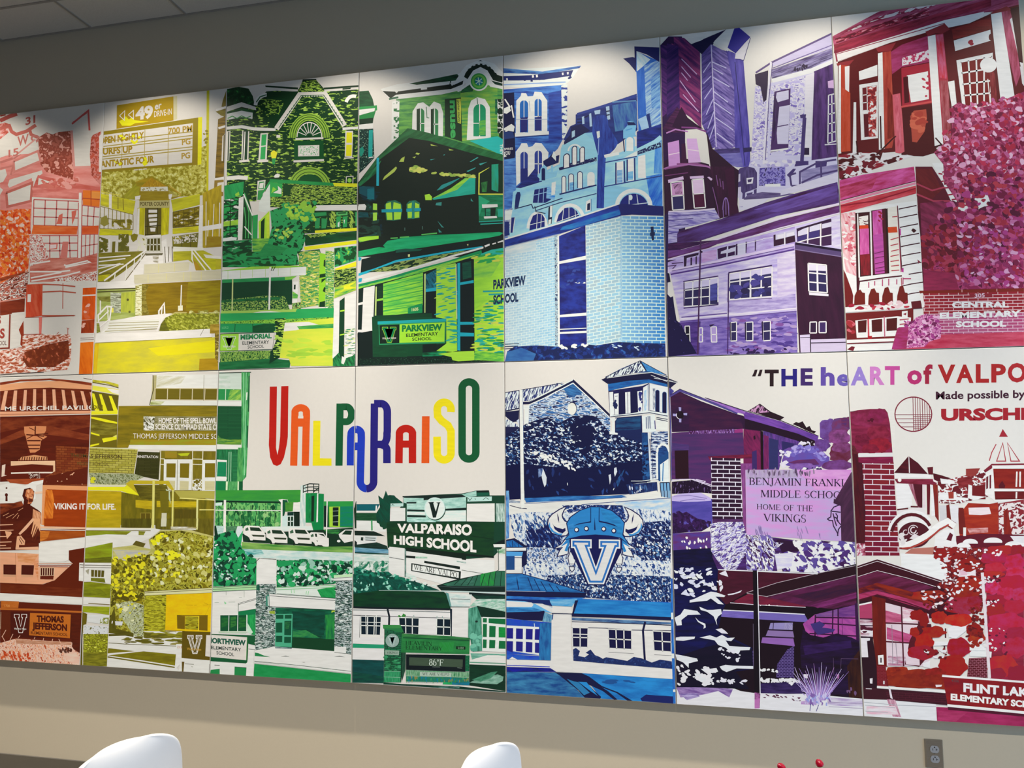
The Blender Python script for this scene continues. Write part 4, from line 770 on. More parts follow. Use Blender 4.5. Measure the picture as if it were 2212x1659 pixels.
# ---- upper row, sixth canvas: purple tower, post office and school
v('A2', 'u6')
p('2045 300 2105 235 2190 235 2212 300 2212 1659 2075 1659', '2c1240'); f('2052 290 2125 300 2130 700 2060 760', '24124c', '5c2a70', 40, 35, 8); f('2125 280 2212 330 2212 760 2130 700', '2c164c', '8c3a70', 40, -38, 8)
v('A3', 'u6')
f('-50 240 20 245 120 340 130 830 60 760 -40 690', '3c1450', '8c3468', 46, 38, 8); f('-95 280 -20 300 -10 700 -95 760', '24104c', '4c2468', 40, -38, 8); l('0 430 60 500|-10 520 90 660|0 380 100 480|10 610 110 720|0 470 40 520', 5, 'c8a8d0'); p('0 240 65 285 288 190 215 262 185 330 130 350 110 330 62 290', '15123c'); p('0 230 60 280 120 265 210 215 120 190', 'dcd4cc')
f('130 352 190 285 215 950 200 960 132 800', '2f2468', '6c58a0', 30, -40, 8); f('190 285 262 322 342 345 345 950 300 965 215 962', '3a2c78', '8c78b8', 30, 38, 8); l('192 290 205 560 225 950', 6, 'c8bcd8'); l('140 470 188 400|142 540 192 490|148 640 196 570|160 740 204 640|170 830 210 720|180 900 215 800', 6, 'b0a8d0'); l('198 400 290 440|205 500 310 560|208 590 300 660|212 660 325 740|220 760 335 840|228 860 335 940|200 440 270 480', 6, 'c0b8d8')
f('288 322 342 342 400 385 440 880 446 1075 405 1080 370 1070 345 950 340 560', '3f3488', '5c50a8', 60, 90); l('345 400 385 800 410 1070', 5, '24205c'); p('205 275 292 192 342 180 300 332', 'dcd6d0'); p('342 182 375 180 446 240 412 275 350 345 298 308', '2a2488'); p('446 245 402 390 378 380 345 378 350 345 412 278', 'd8d0d4'); l('446 245 402 390 350 380', 4, '2a2468')
f('200 965 375 955 378 985 205 995', '2c2450', '4c3c78', 40); p('400 955 455 950 455 978 402 985', '2c2450'); f('215 995 380 985 400 1080 360 1080 240 1040', '7c74b0', '5c54a0', 40)
p('475 560 560 545 980 320 1010 1175 640 1240 370 1290 450 1020', 'c8c0d8'); m('480 560 570 545 555 1040 450 1020', 'b0a4d0', 'd8d0dc', '7a68b0', 20, .45, .58, 0, 1.6); m('575 560 800 490 780 1000 570 1010', 'b8acd4', 'd8d0dc', '7a68b0', 22, .45, .58, 0, 1.6)
p('585 400 975 210 975 310 590 430', 'c0b4d0'); l('480 470 585 402 975 215', 12, '5c4878'); p('475 480 560 455 555 640 530 660 510 560 480 545', '2c1c3c'); f('580 450 975 310 975 375 840 440 585 510', '3c2c58', '9c90b8', 22, -20, 9); l('590 440 975 290|590 470 975 330', 6, '6c5a90'); p('580 510 840 440 975 385 975 410 850 470 590 535', 'e0dce0'); l('578 400 555 640 530 1060', 12, 'd8d0dc'); l('588 410 565 640 540 1060', 5, '5c4c80'); d('720 430 810 400 810 450 720 460', '2c1c3c', 14, 4, 9, 70, 2)
f('855 462 980 410 1010 1010 840 1035', '3a2050', '5c3878', 60, 90); p('800 490 858 468 838 1012 790 1012', 'dcd4dc'); p('790 955 825 955 825 1000 790 1000', '2c1c3c'); p('945 525 985 515 985 570 948 568', 'd0a8d0'); w('950 615 992 605 1000 910 945 925', 2, 5, '4c2c6c', 'e0dce0', 7); l('925 935 1000 930', 7, 'dcd4dc')
p('600 592 705 570 690 960 575 985', '4a2c60'); p('615 598 692 582 692 640 605 665|632 690 700 678 690 930 620 930 615 860', 'ccc4d8'); l('575 975 690 960', 10, 'e0dce4'); l('610 820 690 805', 6, '4a2c60'); p('580 985 670 975 668 1010 575 1015', 'c8c0d8'); f('600 600 632 690 600 900 580 950', '2c1840', '4a2c60', 30, 90)
l('795 760 778 1040', 24, '45346c'); p('765 742 805 738 802 762 768 764|740 1040 820 1040 820 1065 730 1075', '45346c')
m('505 1085 670 1075 672 1200 500 1200', '4a3c8c', '8c80c0', '2c2050', 24, .45, .6); p('540 1190 640 1185 640 1205 540 1205', 'e0dce4'); d('450 1030 740 1040 740 1080 450 1080', 'd8d0dc a89cc8', 20, 8, 14)
p('358 1110 380 1085 425 1075 470 1085 488 1115 488 1215 395 1250 358 1200', '4a3a6c'); f('395 1120 425 1078 470 1085 488 1115 488 1215 395 1240', '3c2c58', '5c4c80', 40, 90); p('420 1150 465 1145 460 1185 422 1190', 'dcd4dc'); p('426 1160 455 1155 450 1175 430 1178', '3c2c58'); p('362 1130 380 1120 380 1170 362 1180|362 1210 385 1205 385 1270 362 1280', 'c8bcd0'); p('395 1245 412 1240 410 1285 392 1285|468 1225 486 1220 484 1270 468 1270|420 1250 460 1240 455 1265 425 1268', '4a3a6c')
p('370 1290 640 1240 1010 1090 1015 1175 640 1260 370 1350', 'd4ccdc'); f('425 1260 520 1240 740 1252 600 1275 500 1285 400 1290', '4c3c68', '6c5c88', 40); m('370 1300 560 1285 500 1340 370 1360', 'd4ccdc', 'd4ccdc', '8c78b0', 30, .5, .6, 0, 5)
p('680 1130 720 1090 740 1090 700 1150|865 1040 940 1040 935 1085 865 1085', '45346c'); f('770 1100 1010 1060 1010 1150 780 1190', '7c74a0', '9c90b8', 50); l('765 1235 765 1110 880 1050 1000 1030|710 1200 700 1130 740 1118|710 1200 775 1200|775 1180 880 1130 1010 1100|900 1050 905 1180', 12, '4a3a6c'); l('770 1190 1005 1140', 8, '45346c'); l('690 1235 1010 1150', 6, 'e0dce4')
p('640 1230 1012 1110 1012 1178 640 1262', 'ccc4d4')
v('B5', 'u6')
f('46 -40 120 -80 280 -60 430 -20 470 110 500 250 520 430 370 360 90 370 50 420', '34122f', '28102c', 70, 90)
v('A2', 'u6'); f('2068 830 2110 760 2160 690 2205 735 2212 860 2090 850', '2a1030', '50204c', 30, 10); l('2090 860 2150 835 2230 850', 9, 'b078b0'); p('2100 922 2172 905 2180 1072 2106 1085', 'c48cc4'); l('2105 1000 2176 985', 6, 'e4c8e4'); l('2080 1090 2230 1062', 12, '8c4c80'); l('2080 1135 2230 1115', 6, '6c3464')
v('A3', 'u6'); p('-60 815 0 690 40 760 100 805 140 830 0 840', '2c1030'); l('0 822 90 825 160 850', 10, '7c3c78'); p('35 895 98 895 125 1048 45 1052', 'd0a4d0'); l('40 965 112 975', 6, 'e4d0e4'); p('0 930 25 925 35 1050 0 1052', '3c1438'); l('-30 1060 100 1058 185 1080', 12, '8c4c80'); p('160 840 200 960 340 1080 370 1100 360 1380 220 1420 190 1100', '2a0f28')
v('B5', 'u6')
l('48 20 100 0 250 -18 420 0 440 12', 10, 'a468a0')
p('88 110 215 80 220 106 92 136|270 82 385 74 388 96 274 102|415 88 432 84 462 104 448 118', 'd0b0d0'); w('112 132 212 120 224 356 128 362', 1, 2, '2f2a58', 'e4dce8', 10); p('118 142 206 128 214 232 124 240', 'c890bc'); f('130 150 200 140 205 225 150 230', 'c890bc', '4c2040', 40, -45); w('288 110 382 102 402 340 308 346', 1, 2, '4a1434', 'e4dce8', 10); p('294 114 378 108 386 220 302 226', 'dcbcdc')
f('440 0 640 0 645 150 655 300 680 385 560 420 520 435 500 250 460 120', '2c0f28', '3c1434', 50, 90); p('560 30 640 0 645 150 665 300 680 380 600 400 590 200', '3a1030'); l('490 70 505 160|520 100 530 170|545 120 550 190|460 170 500 330 515 430', 7, '7c4c80'); a(570, 360, 24, 100, 180, 360, 8, '8c68a8'); l('548 360 552 430|594 360 596 410|570 265 572 400', 6, '8c68a8')
f('90 372 300 358 480 356 520 430 350 480 180 520 165 630 90 640', '6c5ca8', 'c4b8d4', 36, 6, 7); l('95 375 250 372 480 352', 12, 'd8c8dc'); l('90 450 300 430|95 500 260 480|90 560 200 540|100 410 400 395', 6, '4c3c80')
f('165 560 180 540 520 440 900 300 1180 215 1500 128 1525 300 1000 410 350 620 165 640', '38103c', '5a3c84', 110, -17, 7); f('800 360 1500 150 1500 240 1000 380', '4c2c68', '6c50a0', 80, -17, 8); l('195 690 500 604 1010 436 1525 306', 15, 'd8c8dc'); f('80 650 165 638 360 622 500 612 200 690 80 690', '2c103c', '4c1c50', 50)
f('75 700 200 692 500 612 1015 445 1525 320 1525 385 1020 520 500 645 380 700 80 770', '4a1440', '6c3c80', 80, -15, 7); l('85 775 360 700 500 668 1010 515 1525 385', 10, 'd8c8dc')
p('80 780 400 690 1522 400 1532 720 1145 640 1150 900 1162 1210 190 1300 185 1260 110 900 80 850', 'c4b4d4'); f('80 780 400 690 1145 500 1150 690 110 900', 'c0b0d4', '9c7cbc', 70, -12, 5); f('1450 420 1522 402 1530 690 1450 660', 'b8a4d0', 'd8d0dc', 60, -12); f('110 900 1145 700 1160 1210 190 1290', 'd4c8d8', 'a490c8', 80, -8, 5); f('1000 720 1150 700 1160 1200 1000 1200', 'd8ccdc', 'b8a4cc', 60, -4, 6)
p('220 745 345 715 342 738 245 762 240 835 222 840|276 760 290 756 288 825 276 828|318 750 330 746 328 815 318 818|0 0 0 0 0 0|80 780 160 775 75 800', '2c1434'); l('120 808 215 798|85 830 155 822 120 860', 8, '4a2c58'); f('370 715 495 690 490 770 372 800', 'b484bc', 'c8a8d0', 50)
p('498 690 665 645 740 630 740 725 665 760 500 775', 'c4bcd0'); p('500 686 580 664 578 690 530 708 528 728 575 720 575 752 505 772|590 665 655 650 652 668 612 680 592 690|588 720 645 705 645 738 585 750|655 645 668 642 668 735 652 740|735 628 748 626 742 718 735 720|812 612 824 610 820 700 812 702', '321040'); l('665 655 880 605|880 600 960 590', 6, 'd8d0dc')
p('968 570 1148 524 1150 622 970 668', 'c4bcd0'); p('968 570 985 566 985 610 1056 596 1056 645 970 666|1066 592 1145 572 1150 625 1068 645', '32102c'); p('1000 572 1055 560 1052 592 1000 602|1075 558 1140 542 1140 570 1078 584', 'd8d0dc'); l('1062 548 1062 655', 7, 'e4dce8')
p('1160 528 1450 438 1452 652 1380 662 1255 640 1165 625', '3c1c44'); p('1172 540 1252 500 1252 560 1172 580|1268 500 1355 468 1355 525 1268 545|1372 480 1450 460 1450 500 1372 516', 'd0c8d8'); p('1165 590 1248 560 1245 602 1170 630|1262 550 1350 526 1350 584 1260 604', '3c2f6c'); l('1165 632 1250 608 1452 568', 9, 'e4dce8'); l('1256 500 1252 640|1362 468 1360 660', 11, 'e4dce8'); l('1160 525 1448 440', 16, '2c1030')
l('82 872 500 790 1140 650', 20, 'd0bcd8'); l('110 898 500 826 1142 690', 13, '50307c'); l('120 870 500 802 1140 668', 5, '4c2c70')
w('228 965 505 925 505 1150 222 1165', 4, 3, '2c2450', 'e4dce8', 9); p('230 970 502 930 502 985 226 1020', 'c8bcd8'); l('296 960 292 1160|366 950 362 1155|436 940 434 1150', 8, 'e0d8e4'); l('218 1180 505 1150 505 1130|222 965 222 1160|215 958 508 912', 9, '3c2058'); f('440 985 500 970 500 1110 438 1120', '50509c', '3c387c', 40)
w('602 892 955 832 955 1082 600 1108', 4, 3, '2e2858', 'e4dce8', 10); p('606 896 952 838 952 890 604 945', 'ccc0dc'); l('690 880 686 1100|776 864 772 1094|866 850 862 1088', 9, 'e0d8e4'); l('592 884 955 824|594 888 590 1125 955 1100', 12, '3a2058'); d('620 940 940 900 940 1070 620 1090', '3c387c 4a4088 282048', 16, 16, 34)
f('590 1120 960 1100 1150 1060 1155 1190 590 1215', 'c0b0d0', '8c78b4', 50, -4, 6); l('190 1270 585 1236 1160 1180', 12, 'd8ccdc'); l('190 1290 590 1256 1160 1205|200 1255 580 1222', 8, '5c3c88')
f('70 1300 190 1295 590 1258 1160 1212 1168 1560 80 1580', '5a4494', '8c74b4', 60, -3, 5); d('600 1270 1150 1240 1150 1540 600 1540', '6c549c 9c84bc 4a3480 a890b8 7c4c90', 120, 9, 16, 0, 3, 6, .3); f('180 1300 360 1290 350 1560 180 1560', '3a2468', '5a3c88', 60)
for q, g in (('230 1330 268 1328 272 1462 234 1466', '141022'), ('348 1344 376 1342 376 1460 346 1462', '8c74b8'), ('446 1336 492 1334 496 1462 450 1462', 'a890c4'), ('612 1300 660 1294 660 1452 612 1454', '2c2450'), ('738 1298 796 1294 796 1450 740 1452', '2c2450'), ('878 1294 942 1288 942 1448 884 1452', '2c2450')): w(q, 1, 2, g, 'e4dce8', 8)
for q in ('600 1300 612 1296 612 1454 604 1440', '728 1300 738 1296 740 1450 730 1440', '868 1294 880 1288 884 1452 874 1440', '430 1320 480 1310 446 1336'): p(q, '241438')
l('362 610 350 1000 336 1565', 13, '482850'); l('355 700 375 715', 14, '2c1434'); l('592 1120 586 1560', 9, '3c1c58'); d('600 1520 1100 1520 1100 1560 600 1565', '2c1848', 22, 8, 16)
f('1146 640 1530 700 1545 850 1568 1450 1280 1440 1270 1560 1185 1560 1165 1200', '2c0f28', '3a1430', 110, 80); p('1150 636 1528 700 1532 748 1150 690', '54406c'); l('1150 690 1532 750', 8, '7c6890'); p('1148 630 1540 690 1535 710 1150 650', '1c0c28')
w('1256 806 1408 820 1416 1052 1262 1038', 2, 3, '2c2450', 'e4dce8', 11); p('1262 812 1402 826 1404 870 1262 866', 'd8ccdc'); l('1330 815 1334 1046', 11, 'e4dce8'); p('1262 1046 1426 1062 1426 1080 1266 1070', 'dcd4dc'); w('1272 1296 1326 1294 1326 1386 1270 1386', 1, 1, '2c1434', 'e4dce8', 9); w('1348 1294 1406 1292 1406 1384 1348 1384', 1, 1, '3a2458', 'e4dce8', 9)
p('1188 1404 1272 1398 1274 1560 1194 1560', 'ccbcd4'); l('1190 1425 1275 1422', 5, '2c1434'); p('1280 1440 1568 1432 1575 1560 1278 1560', 'c8b8d0'); l('1280 1470 1570 1464', 8, '2c1434'); l('1275 1400 1278 1560', 8, '1c0c20')
m('72 1050 110 1090 130 1080 140 1160 160 1280 200 1320 250 1420 330 1560 75 1585', '17103a', '17103a', '4c4490', 30, .5, .66); p('65 880 100 890 110 960 66 970', '141030'); f('48 400 92 400 78 1580 66 1580', '1c1440', '2a1c50', 40, 90)

# ---- upper row, seventh canvas: red courthouse, tree and school
v('A3', 'u7')
p('975 240 1265 90 1400 30 2215 -180 2215 60 1960 80 1700 150 1000 400', '8c2440'); f('975 235 1265 80 1450 0 2215 -160 2215 30 1700 120 985 300', '84203c', 'b85474', 44, -19, 8); m('1010 230 1265 110 1640 10 1640 40 1265 130 1060 215', 'd8c8c8', '8c2440', 'c06078', 22, .45, .56, -20, 4); f('985 290 1400 160 2000 -10 2000 40 1400 200 985 345', 'a02c44', '6c1428', 40, -19, 8); m('990 250 1350 130 1600 60 1600 100 1300 180 1000 280', '5c1024', '9c2c44', 'd08090', 14, .48, .6, -19, 4)
p('1000 345 1400 225 1700 130 1955 75 1945 100 1860 150 1600 215 1350 275 1250 310 1110 360 1010 395', 'e0d8d4'); l('1000 350 1700 150', 5, '8c2c40')
p('1010 400 1110 362 1250 312 1350 275 1600 205 1860 150 2060 60 2215 20 2215 700 2000 700 1640 960 1010 1010', '5c1418')
p('1000 410 1115 385 1085 420 1010 430|1255 310 1385 275 1352 330 1268 335|1575 205 1700 152 1735 190 1690 215 1640 215 1590 235|1990 85 2100 40 2130 60 2065 90', '8c2a30')
p('1015 425 1030 418 1032 990 1008 995', 'e8e4e0'); p('1030 420 1086 425 1085 600 1092 975 1030 982', 'b43a24'); f('1055 430 1085 425 1082 640 1058 620', 'e4dcd8', 'e4dcd8', 30); f('1032 560 1090 600 1092 975 1030 980', 'b83c1c', 'c85038', 50, 90)
p('1145 462 1265 418 1265 490 1148 518|1112 660 1128 660 1130 1000 1105 1008', 'e4e0dc'); p('1148 548 1268 528 1268 892 1160 905', 'e8e4e0'); w('1165 566 1264 548 1262 705 1170 715', 3, 3, '6c1c24', 'e4dcd8', 6); w('1172 735 1262 722 1258 880 1178 890', 2, 1, '5c1820', 'e4dcd8', 7); m('1200 560 1260 555 1258 880 1210 885', '7c2028', 'b84440', 'e4dcd8', 36, .47, .55)
p('1268 345 1298 338 1312 960 1275 968', 'e4e0dc'); f('1298 338 1352 330 1375 880 1360 955 1312 960', '9c3028', 'b84c3c', 60, 90); f('1330 560 1375 640 1378 880 1330 900', '6c1c18', '8c2c20', 40, 90)
f('1352 335 1420 290 1600 228 1605 400 1420 435 1360 480', 'a83c6c', '8c2444', 60, -14); m('1425 375 1598 320 1598 385 1425 425', 'e0d4d8', 'c85070', 'b03058', 24, .5, .58); p('1420 440 1608 405 1625 665 1425 695', 'a42838'); p('1455 488 1592 460 1598 640 1482 662', 'e8e4e4'); p('1432 500 1462 492 1472 660 1440 668', '4c1018'); d('1560 500 1600 490 1600 620 1560 630', 'b83048', 6, 6, 12); l('1420 690 1625 655', 12, 'c84c4c')
p('1430 700 1622 672 1640 965 1420 1005', '4a1014'); p('1478 750 1500 715 1580 705 1585 760 1570 850 1520 920 1490 915', 'b04838'); d('1500 740 1570 730 1560 840 1510 880', 'c86048 a83c30', 10, 14, 26)
p('1362 612 1412 602 1430 800 1440 980 1412 992 1382 985', 'cc5c68'); f('1375 620 1405 615 1425 960 1395 980', 'd87080', 'b84454', 40, 90)
p('1590 236 1640 224 1668 560 1692 925 1635 945', 'e8e4e2'); p('1640 222 1690 215 1722 520 1700 930 1690 925', 'a83040'); f('1640 230 1690 220 1715 510 1668 500', 'c02c38', 'c86080', 40, 90); f('1668 520 1720 520 1745 930 1695 920', '8c2c34', 'b06068', 40, 90)
p('1720 528 1762 520 1778 680 1745 690', 'e4e0dc'); f('1745 190 1995 110 2000 190 1755 255', '6c1c1c', '8c2424', 50); p('1758 262 1995 192 2000 262 1768 330', 'e4e0de'); d('1855 270 1885 260 1880 285 1858 288', 'a82838', 3, 8, 12); e(1998, 240, 14, 22, '5c1418')
p('1775 390 2010 340 2015 560 1990 690 1960 740 1815 700', 'e4e0dc'); w('1802 400 2005 362 1995 680 1830 690', 4, 4, '741618', 'e8e4e0', 10); f('1985 400 2025 480 2040 660 2000 660', '6c1c20', '8c3034', 30, 90); e(1982, 420, 54, 48, 'e8e6e4'); l('1978 510 1992 660', 6, 'e4dcd8')
p('1998 92 2066 78 2110 360 2156 655 2062 662', 'e4e0de'); f('2066 78 2122 66 2145 160 2190 480 2160 560 2110 360', '8c2840', 'b85474', 50, 90); p('2120 125 2138 110 2212 440 2200 470', 'dcd4d4'); p('2125 55 2190 40 2215 300 2215 410 2180 400', '3c1214'); p('2185 430 2215 425 2215 560 2200 540', 'd8d0d0')
m('1010 1005 1110 985 1260 985 1420 1000 1500 1005 1265 1085 1012 1172', '8c1c2c', 'dcd4d4', '4a1014', 60, .44, .52, 0, 2); p('1420 990 1640 950 1660 980 1560 1010 1500 1008', '4a1014'); l('1260 1000 1370 890 1385 880|1130 910 1140 1000|1285 750 1290 960|1640 890 1680 935 1630 950', 9, '3c1014'); p('1300 985 1420 1000 1280 1045|1130 1030 1250 1040 1150 1100', 'dcd4d4'); d('1010 1050 1250 1030 1250 1100 1010 1160', '6c1424 e0d8d8', 22, 8, 22)
v('B6', 'u7')
p('760 0 905 0 1000 150 1070 302 1180 400 1708 400 1708 1090 830 1090 800 600', '5c1430'); p('905 -30 1300 -60 1330 120 1440 330 1130 420 1065 290 1000 150', 'e0dcda')
l('1005 188 1260 158|1030 250 1240 218|1075 290 1240 262|985 130 1100 110|1100 350 1260 330|960 60 1080 80', 13, '98203c'); m('990 40 1280 20 1290 110 1010 160', '8c2040', 'e0dcda', 'a83858', 50, .45, .5)
p('757 0 905 0 1072 302 1110 340 1130 420 1000 640 830 900 822 1090', '581424'); f('762 20 900 20 990 200 900 290 770 260', '6c1c20', '5c141c', 60, 50); l('770 150 905 208 1010 180|772 240 915 300 1060 300', 14, 'a83850')
p('760 400 830 380 860 560 830 700 790 560', '4a1020'); f('800 320 1000 300 1100 360 1000 900 830 1060', '5c1830', '8c2c50', 90, 30)
m('1160 430 1420 330 1300 0 1708 -130 1708 1060 1140 1075 830 1070 840 900 960 820 1080 560', '8c2450', 'a83c68', '5c1434', 60, .46, .56)
v('A3', 'u7')
m('1745 690 1790 660 1900 700 2000 680 2215 590 2215 1200 1780 1300 1700 1180 1690 1060 1630 985 1745 880', '8c2c50', 'b0486c', '6c1838', 46, .46, .57)
d('1750 690 2210 610 2210 1250 1800 1280 1660 990', 'd898b8 c86890 b83050 982448 701838 e0b0c8 a82840 b85888', 520, 7, 19, 20, 1.5, 60); d('1850 1150 2210 1100 2210 1650 1700 1650 1560 1550', '8c2450 701a3c a02c40 c06890 b03848 541430 a83c78', 520, 8, 24, 20, 1.5, 60)
v('B6', 'u7')
d('830 520 1300 480 1300 1000 840 1060', '701828 8c2030 9c2c48 5c1424 a83850', 200, 12, 30, 20, 1.6, 60); d('1150 500 1708 430 1708 1060 1160 1060', 'a83c80 8c2c5c d098bc b84878 741c40 982440 c06c9c', 260, 9, 26, 20, 1.6, 60); d('900 480 1500 520 1500 1000 900 1000', 'd8b0c8 c888a8', 16, 6, 22, 30, 2.4, 50); f('830 900 1100 930 1140 1075 830 1085', '98284c', '7c2040', 60)
f('92 120 300 70 745 0 762 130 400 215 92 300', 'a82450', 'd0589c', 90, -14, 4); f('92 180 300 120 420 100 380 190 92 280', '98203c', 'c04470', 60, -20); l('92 320 400 235 762 145', 20, 'd8849c'); l('92 300 400 218 762 125', 6, '5c1428'); f('92 335 400 255 764 165 766 235 560 290 95 412', 'b02430', 'd0505c', 70, -14, 6); l('95 345 400 300 762 190', 12, '8c1428')
p('95 412 400 345 768 298 800 600 835 1225 720 1235 700 1200 210 1215 125 900', 'e2deda'); f('95 412 235 395 250 960 150 920 105 600', 'e4c8c8', 'd87c88', 50, 70); d('130 440 230 420 240 900 150 860', 'd87c80 e4dcd8 c85868', 40, 8, 16, 0, 2)
p('232 405 365 395 380 960 280 970 262 1090 245 1090', '3a1418'); p('248 410 258 408 275 968 262 1000', 'e4dcd8'); p('262 440 345 425 345 515 270 520', 'e4dcd4'); m('262 440 345 425 345 515 270 520', 'e4dcd4', 'e4dcd4', '5c1828', 18, .5, .55, 0, 3); p('268 515 345 510 348 545 270 550', 'd0401c'); f('270 545 350 540 356 765 275 770', 'c0448c', 'd468a8', 50, 90); f('275 770 358 762 368 945 285 952', '8c1c28', '5c1820', 40, 90)
p('358 400 380 395 385 960 372 960', 'e4dcd8'); p('372 385 500 365 515 935 385 955', '4a1420'); f('382 390 465 375 472 580 390 600', 'b83888', 'd068b0', 60, 90); f('388 600 475 580 490 930 405 940', 'c050a0', 'a84490', 50, 0); l('400 760 480 740|402 800 485 785|405 850 488 830|408 890 490 875|410 920 490 908', 7, '6c2050'); d('440 390 470 380 470 480 440 480', 'a02038', 6, 8, 14)
p('495 370 515 365 530 940 512 940', '2c1014'); p('515 360 605 345 620 900 535 925', 'e0d8cc'); f('515 530 595 525 602 575 522 580', 'd04c24', 'c03c18', 40); l('540 640 610 620|540 690 608 675|545 740 612 725|540 785 612 770|540 830 615 818|545 870 615 862|548 910 618 905|555 440 600 435', 8, 'b0303c'); l('600 340 640 1050', 8, 'a84858'); p('612 545 630 540 632 600 616 605|635 890 655 885 655 945 640 945', 'b83890')
for q, y in enumerate((372, 448, 532, 616, 700, 782, 868, 954, 1042, 1125)): l([(612 + q * 5, y), (690 + q * 4, y - 16), (768 + q * 7, y - 32)], 9, '401420')
l('602 345 640 900', 7, '401420'); p('722 558 735 540 750 545 768 560 745 580', '3c1418'); p('775 812 800 830 785 850', '7c2838')
p('265 965 640 920 700 940 700 965 270 1008', 'e4e0dc'); l('268 1004 500 970 640 955', 12, '4a1420'); l('350 1010 350 1060|402 1000 402 1040|470 985 470 1045|525 980 525 1040|595 985 595 1030|650 970 650 1030|650 980 720 980', 9, 'b04068')
for x in (222, 345, 465, 595): q = x; p([(q, 1212), (q + 4, 1130), (q + 25, 1085 - (q - 222) * .1), (q + 55, 1075 - (q - 222) * .1), (q + 72, 1100), (q + 95, 1105), (q + 98, 1205)], '6c1c14')
l('262 970 255 1085', 14, '4a1420'); p('120 880 150 940 205 1090 215 1130 210 1222 140 1228', '6c1818')
p('135 1232 700 1195 720 1200 720 1238 140 1275', 'e0dcd8'); d('200 1200 700 1180 700 1240 200 1260', 'b83040 981c34 e0c0c4', 26, 8, 18, 0, 2); p('720 1180 810 1170 820 1240 730 1245', '5c1820'); p('800 1100 822 1100 835 1225 815 1235', 'e4dcda')
p('140 1282 650 1252 740 1235 740 1400 610 1410 600 1510 148 1515', '6c1c1c'); p('232 1345 600 1308 720 1320 715 1400 610 1405 600 1480 245 1498', 'e0dcd8'); p('255 1348 332 1340 328 1448 258 1452|375 1342 468 1330 468 1442 378 1446|505 1330 598 1322 596 1432 505 1438', '4c1414'); l('345 1330 350 1510', 14, 'c0404c'); l('485 1310 490 1490', 10, 'b86078'); d('160 1340 215 1340 215 1450 160 1450', 'c85c68 a02c34', 7, 14, 24); p('340 1480 380 1480 375 1510 345 1505', 'a81820'); p('640 1265 690 1260 690 1330 640 1325', 'e0dcd8'); p('650 1290 680 1275 675 1300', '8c2838'); l('620 1340 700 1332|620 1380 690 1372', 10, 'a84050')
p('148 1515 600 1500 600 1532 150 1545', 'e4e0dc'); l('150 1548 600 1530', 10, '6c1c24'); p('150 1555 560 1545 555 1600 152 1612', 'e0dcd8'); p('160 1600 200 1570 230 1575 215 1612', '6c1c28')
p('790 1085 1708 1062 1708 1092 800 1112', '7c2218'); l('1165 1075 1165 1098|1470 1068 1470 1092', 7, 'd8a0a0')
b('828 1110 1708 1092 1708 1300 830 1290', '8c1c28', '9c2430', 'd8b4b8', 86, 27, -1, .12); b('840 1290 1708 1275 1708 1455 960 1465 850 1380', 'a83c68', 'b0587c', 'd8b4c4', 86, 27, -1, .12); p('790 1112 822 1105 838 1225 818 1232', 'e4dcd8')
f('600 1570 680 1500 960 1468 1708 1445 1708 1590 560 1606', 'b02844', 'c85068', 90); m('620 1440 680 1430 760 1320 850 1285 930 1310 985 1400 980 1500 880 1530 840 1575 660 1590 600 1560', 'b04888', 'd890b8', '7c2458', 34, .46, .57); d('660 1340 960 1310 960 1500 680 1560', 'e0b0cc c878a8 a03880 702050', 90, 8, 18); f('600 1410 700 1400 680 1590 550 1598', 'a83474', '8c2444', 50)
p('1230 1112 1428 1108 1428 1140 1232 1146', '8c2430')
part('lettering'); t('305', 1276, 1145, 1364, 1140, 34, 'd8bccc', .02)
t('CENTRAL', 1078, 1232, 1576, 1228, 50, 'e4e0e4', .05); t('ELEMENTARY', 970, 1328, 1682, 1308, 52, 'e4e0e4', .05); t('SCHOOL', 1112, 1402, 1552, 1396, 50, 'e4e0e4', .05); part()

# ---- lower row, first canvas: brown arena and school sign
v('C1', 'l1')
f('0 120 200 92 500 80 780 105 915 125 915 160 500 98 200 112 0 148', '6c2410', '8c3a1c', 60); p('0 145 300 112 600 106 915 152 915 192 500 172 200 186 0 208', 'd89464'); l('830 78 915 92', 5, '4c2c1c')
f('0 208 250 180 500 172 915 192 908 400 0 404', '5a1c0c', '6c2812', 60)
p('45 205 78 205 45 395 5 395|140 200 172 200 160 395 115 395|240 195 268 195 258 395 222 395|332 188 360 188 358 395 325 395|428 188 456 190 462 395 428 395|520 190 550 190 565 395 530 395|612 192 642 195 668 395 635 395|708 200 738 205 772 395 740 395|800 205 832 210 880 395 845 395|892 215 915 220 912 300', 'dc9c74')
p('0 405 905 392 905 430 500 440 0 462', 'd8966c'); l('0 408 500 402 908 398', 7, '5c1c0c'); l('0 440 908 425', 4, '8c4424'); l('0 466 908 442', 8, '4a160a')
t('ME URSCHEL PAVILION', 50, 402, 1025, 388, 42, 'e8d8c4', .01)
p('0 468 908 440 890 1150 425 1150 430 1090 0 1110', '581a0c'); f('0 480 905 450 900 560 700 600 350 545 0 620', '7c3418', '581a0c', 110, 0, 3); f('0 690 200 600 350 560 520 560 890 640 890 700 700 670 480 640 200 680 0 740', '843a1c', '6c2812', 90, 0, 3); f('0 740 250 650 280 820 180 900 0 1000', '4a160a', '5c200e', 80); f('400 690 560 680 890 730 890 760 560 750 550 850 400 830', '4a160a', '5c1c0c', 80)
p('240 560 350 552 462 556 458 600 430 645 470 660 410 700 395 790 350 818 300 820 275 740 258 660 242 620', 'c87c4c'); l('352 555 350 640 480 630|262 640 440 655|270 700 405 700|275 745 398 745|280 780 395 780', 12, '4a160a'); l('350 600 290 570|350 640 270 680|350 640 450 700', 8, '5c1c0c')
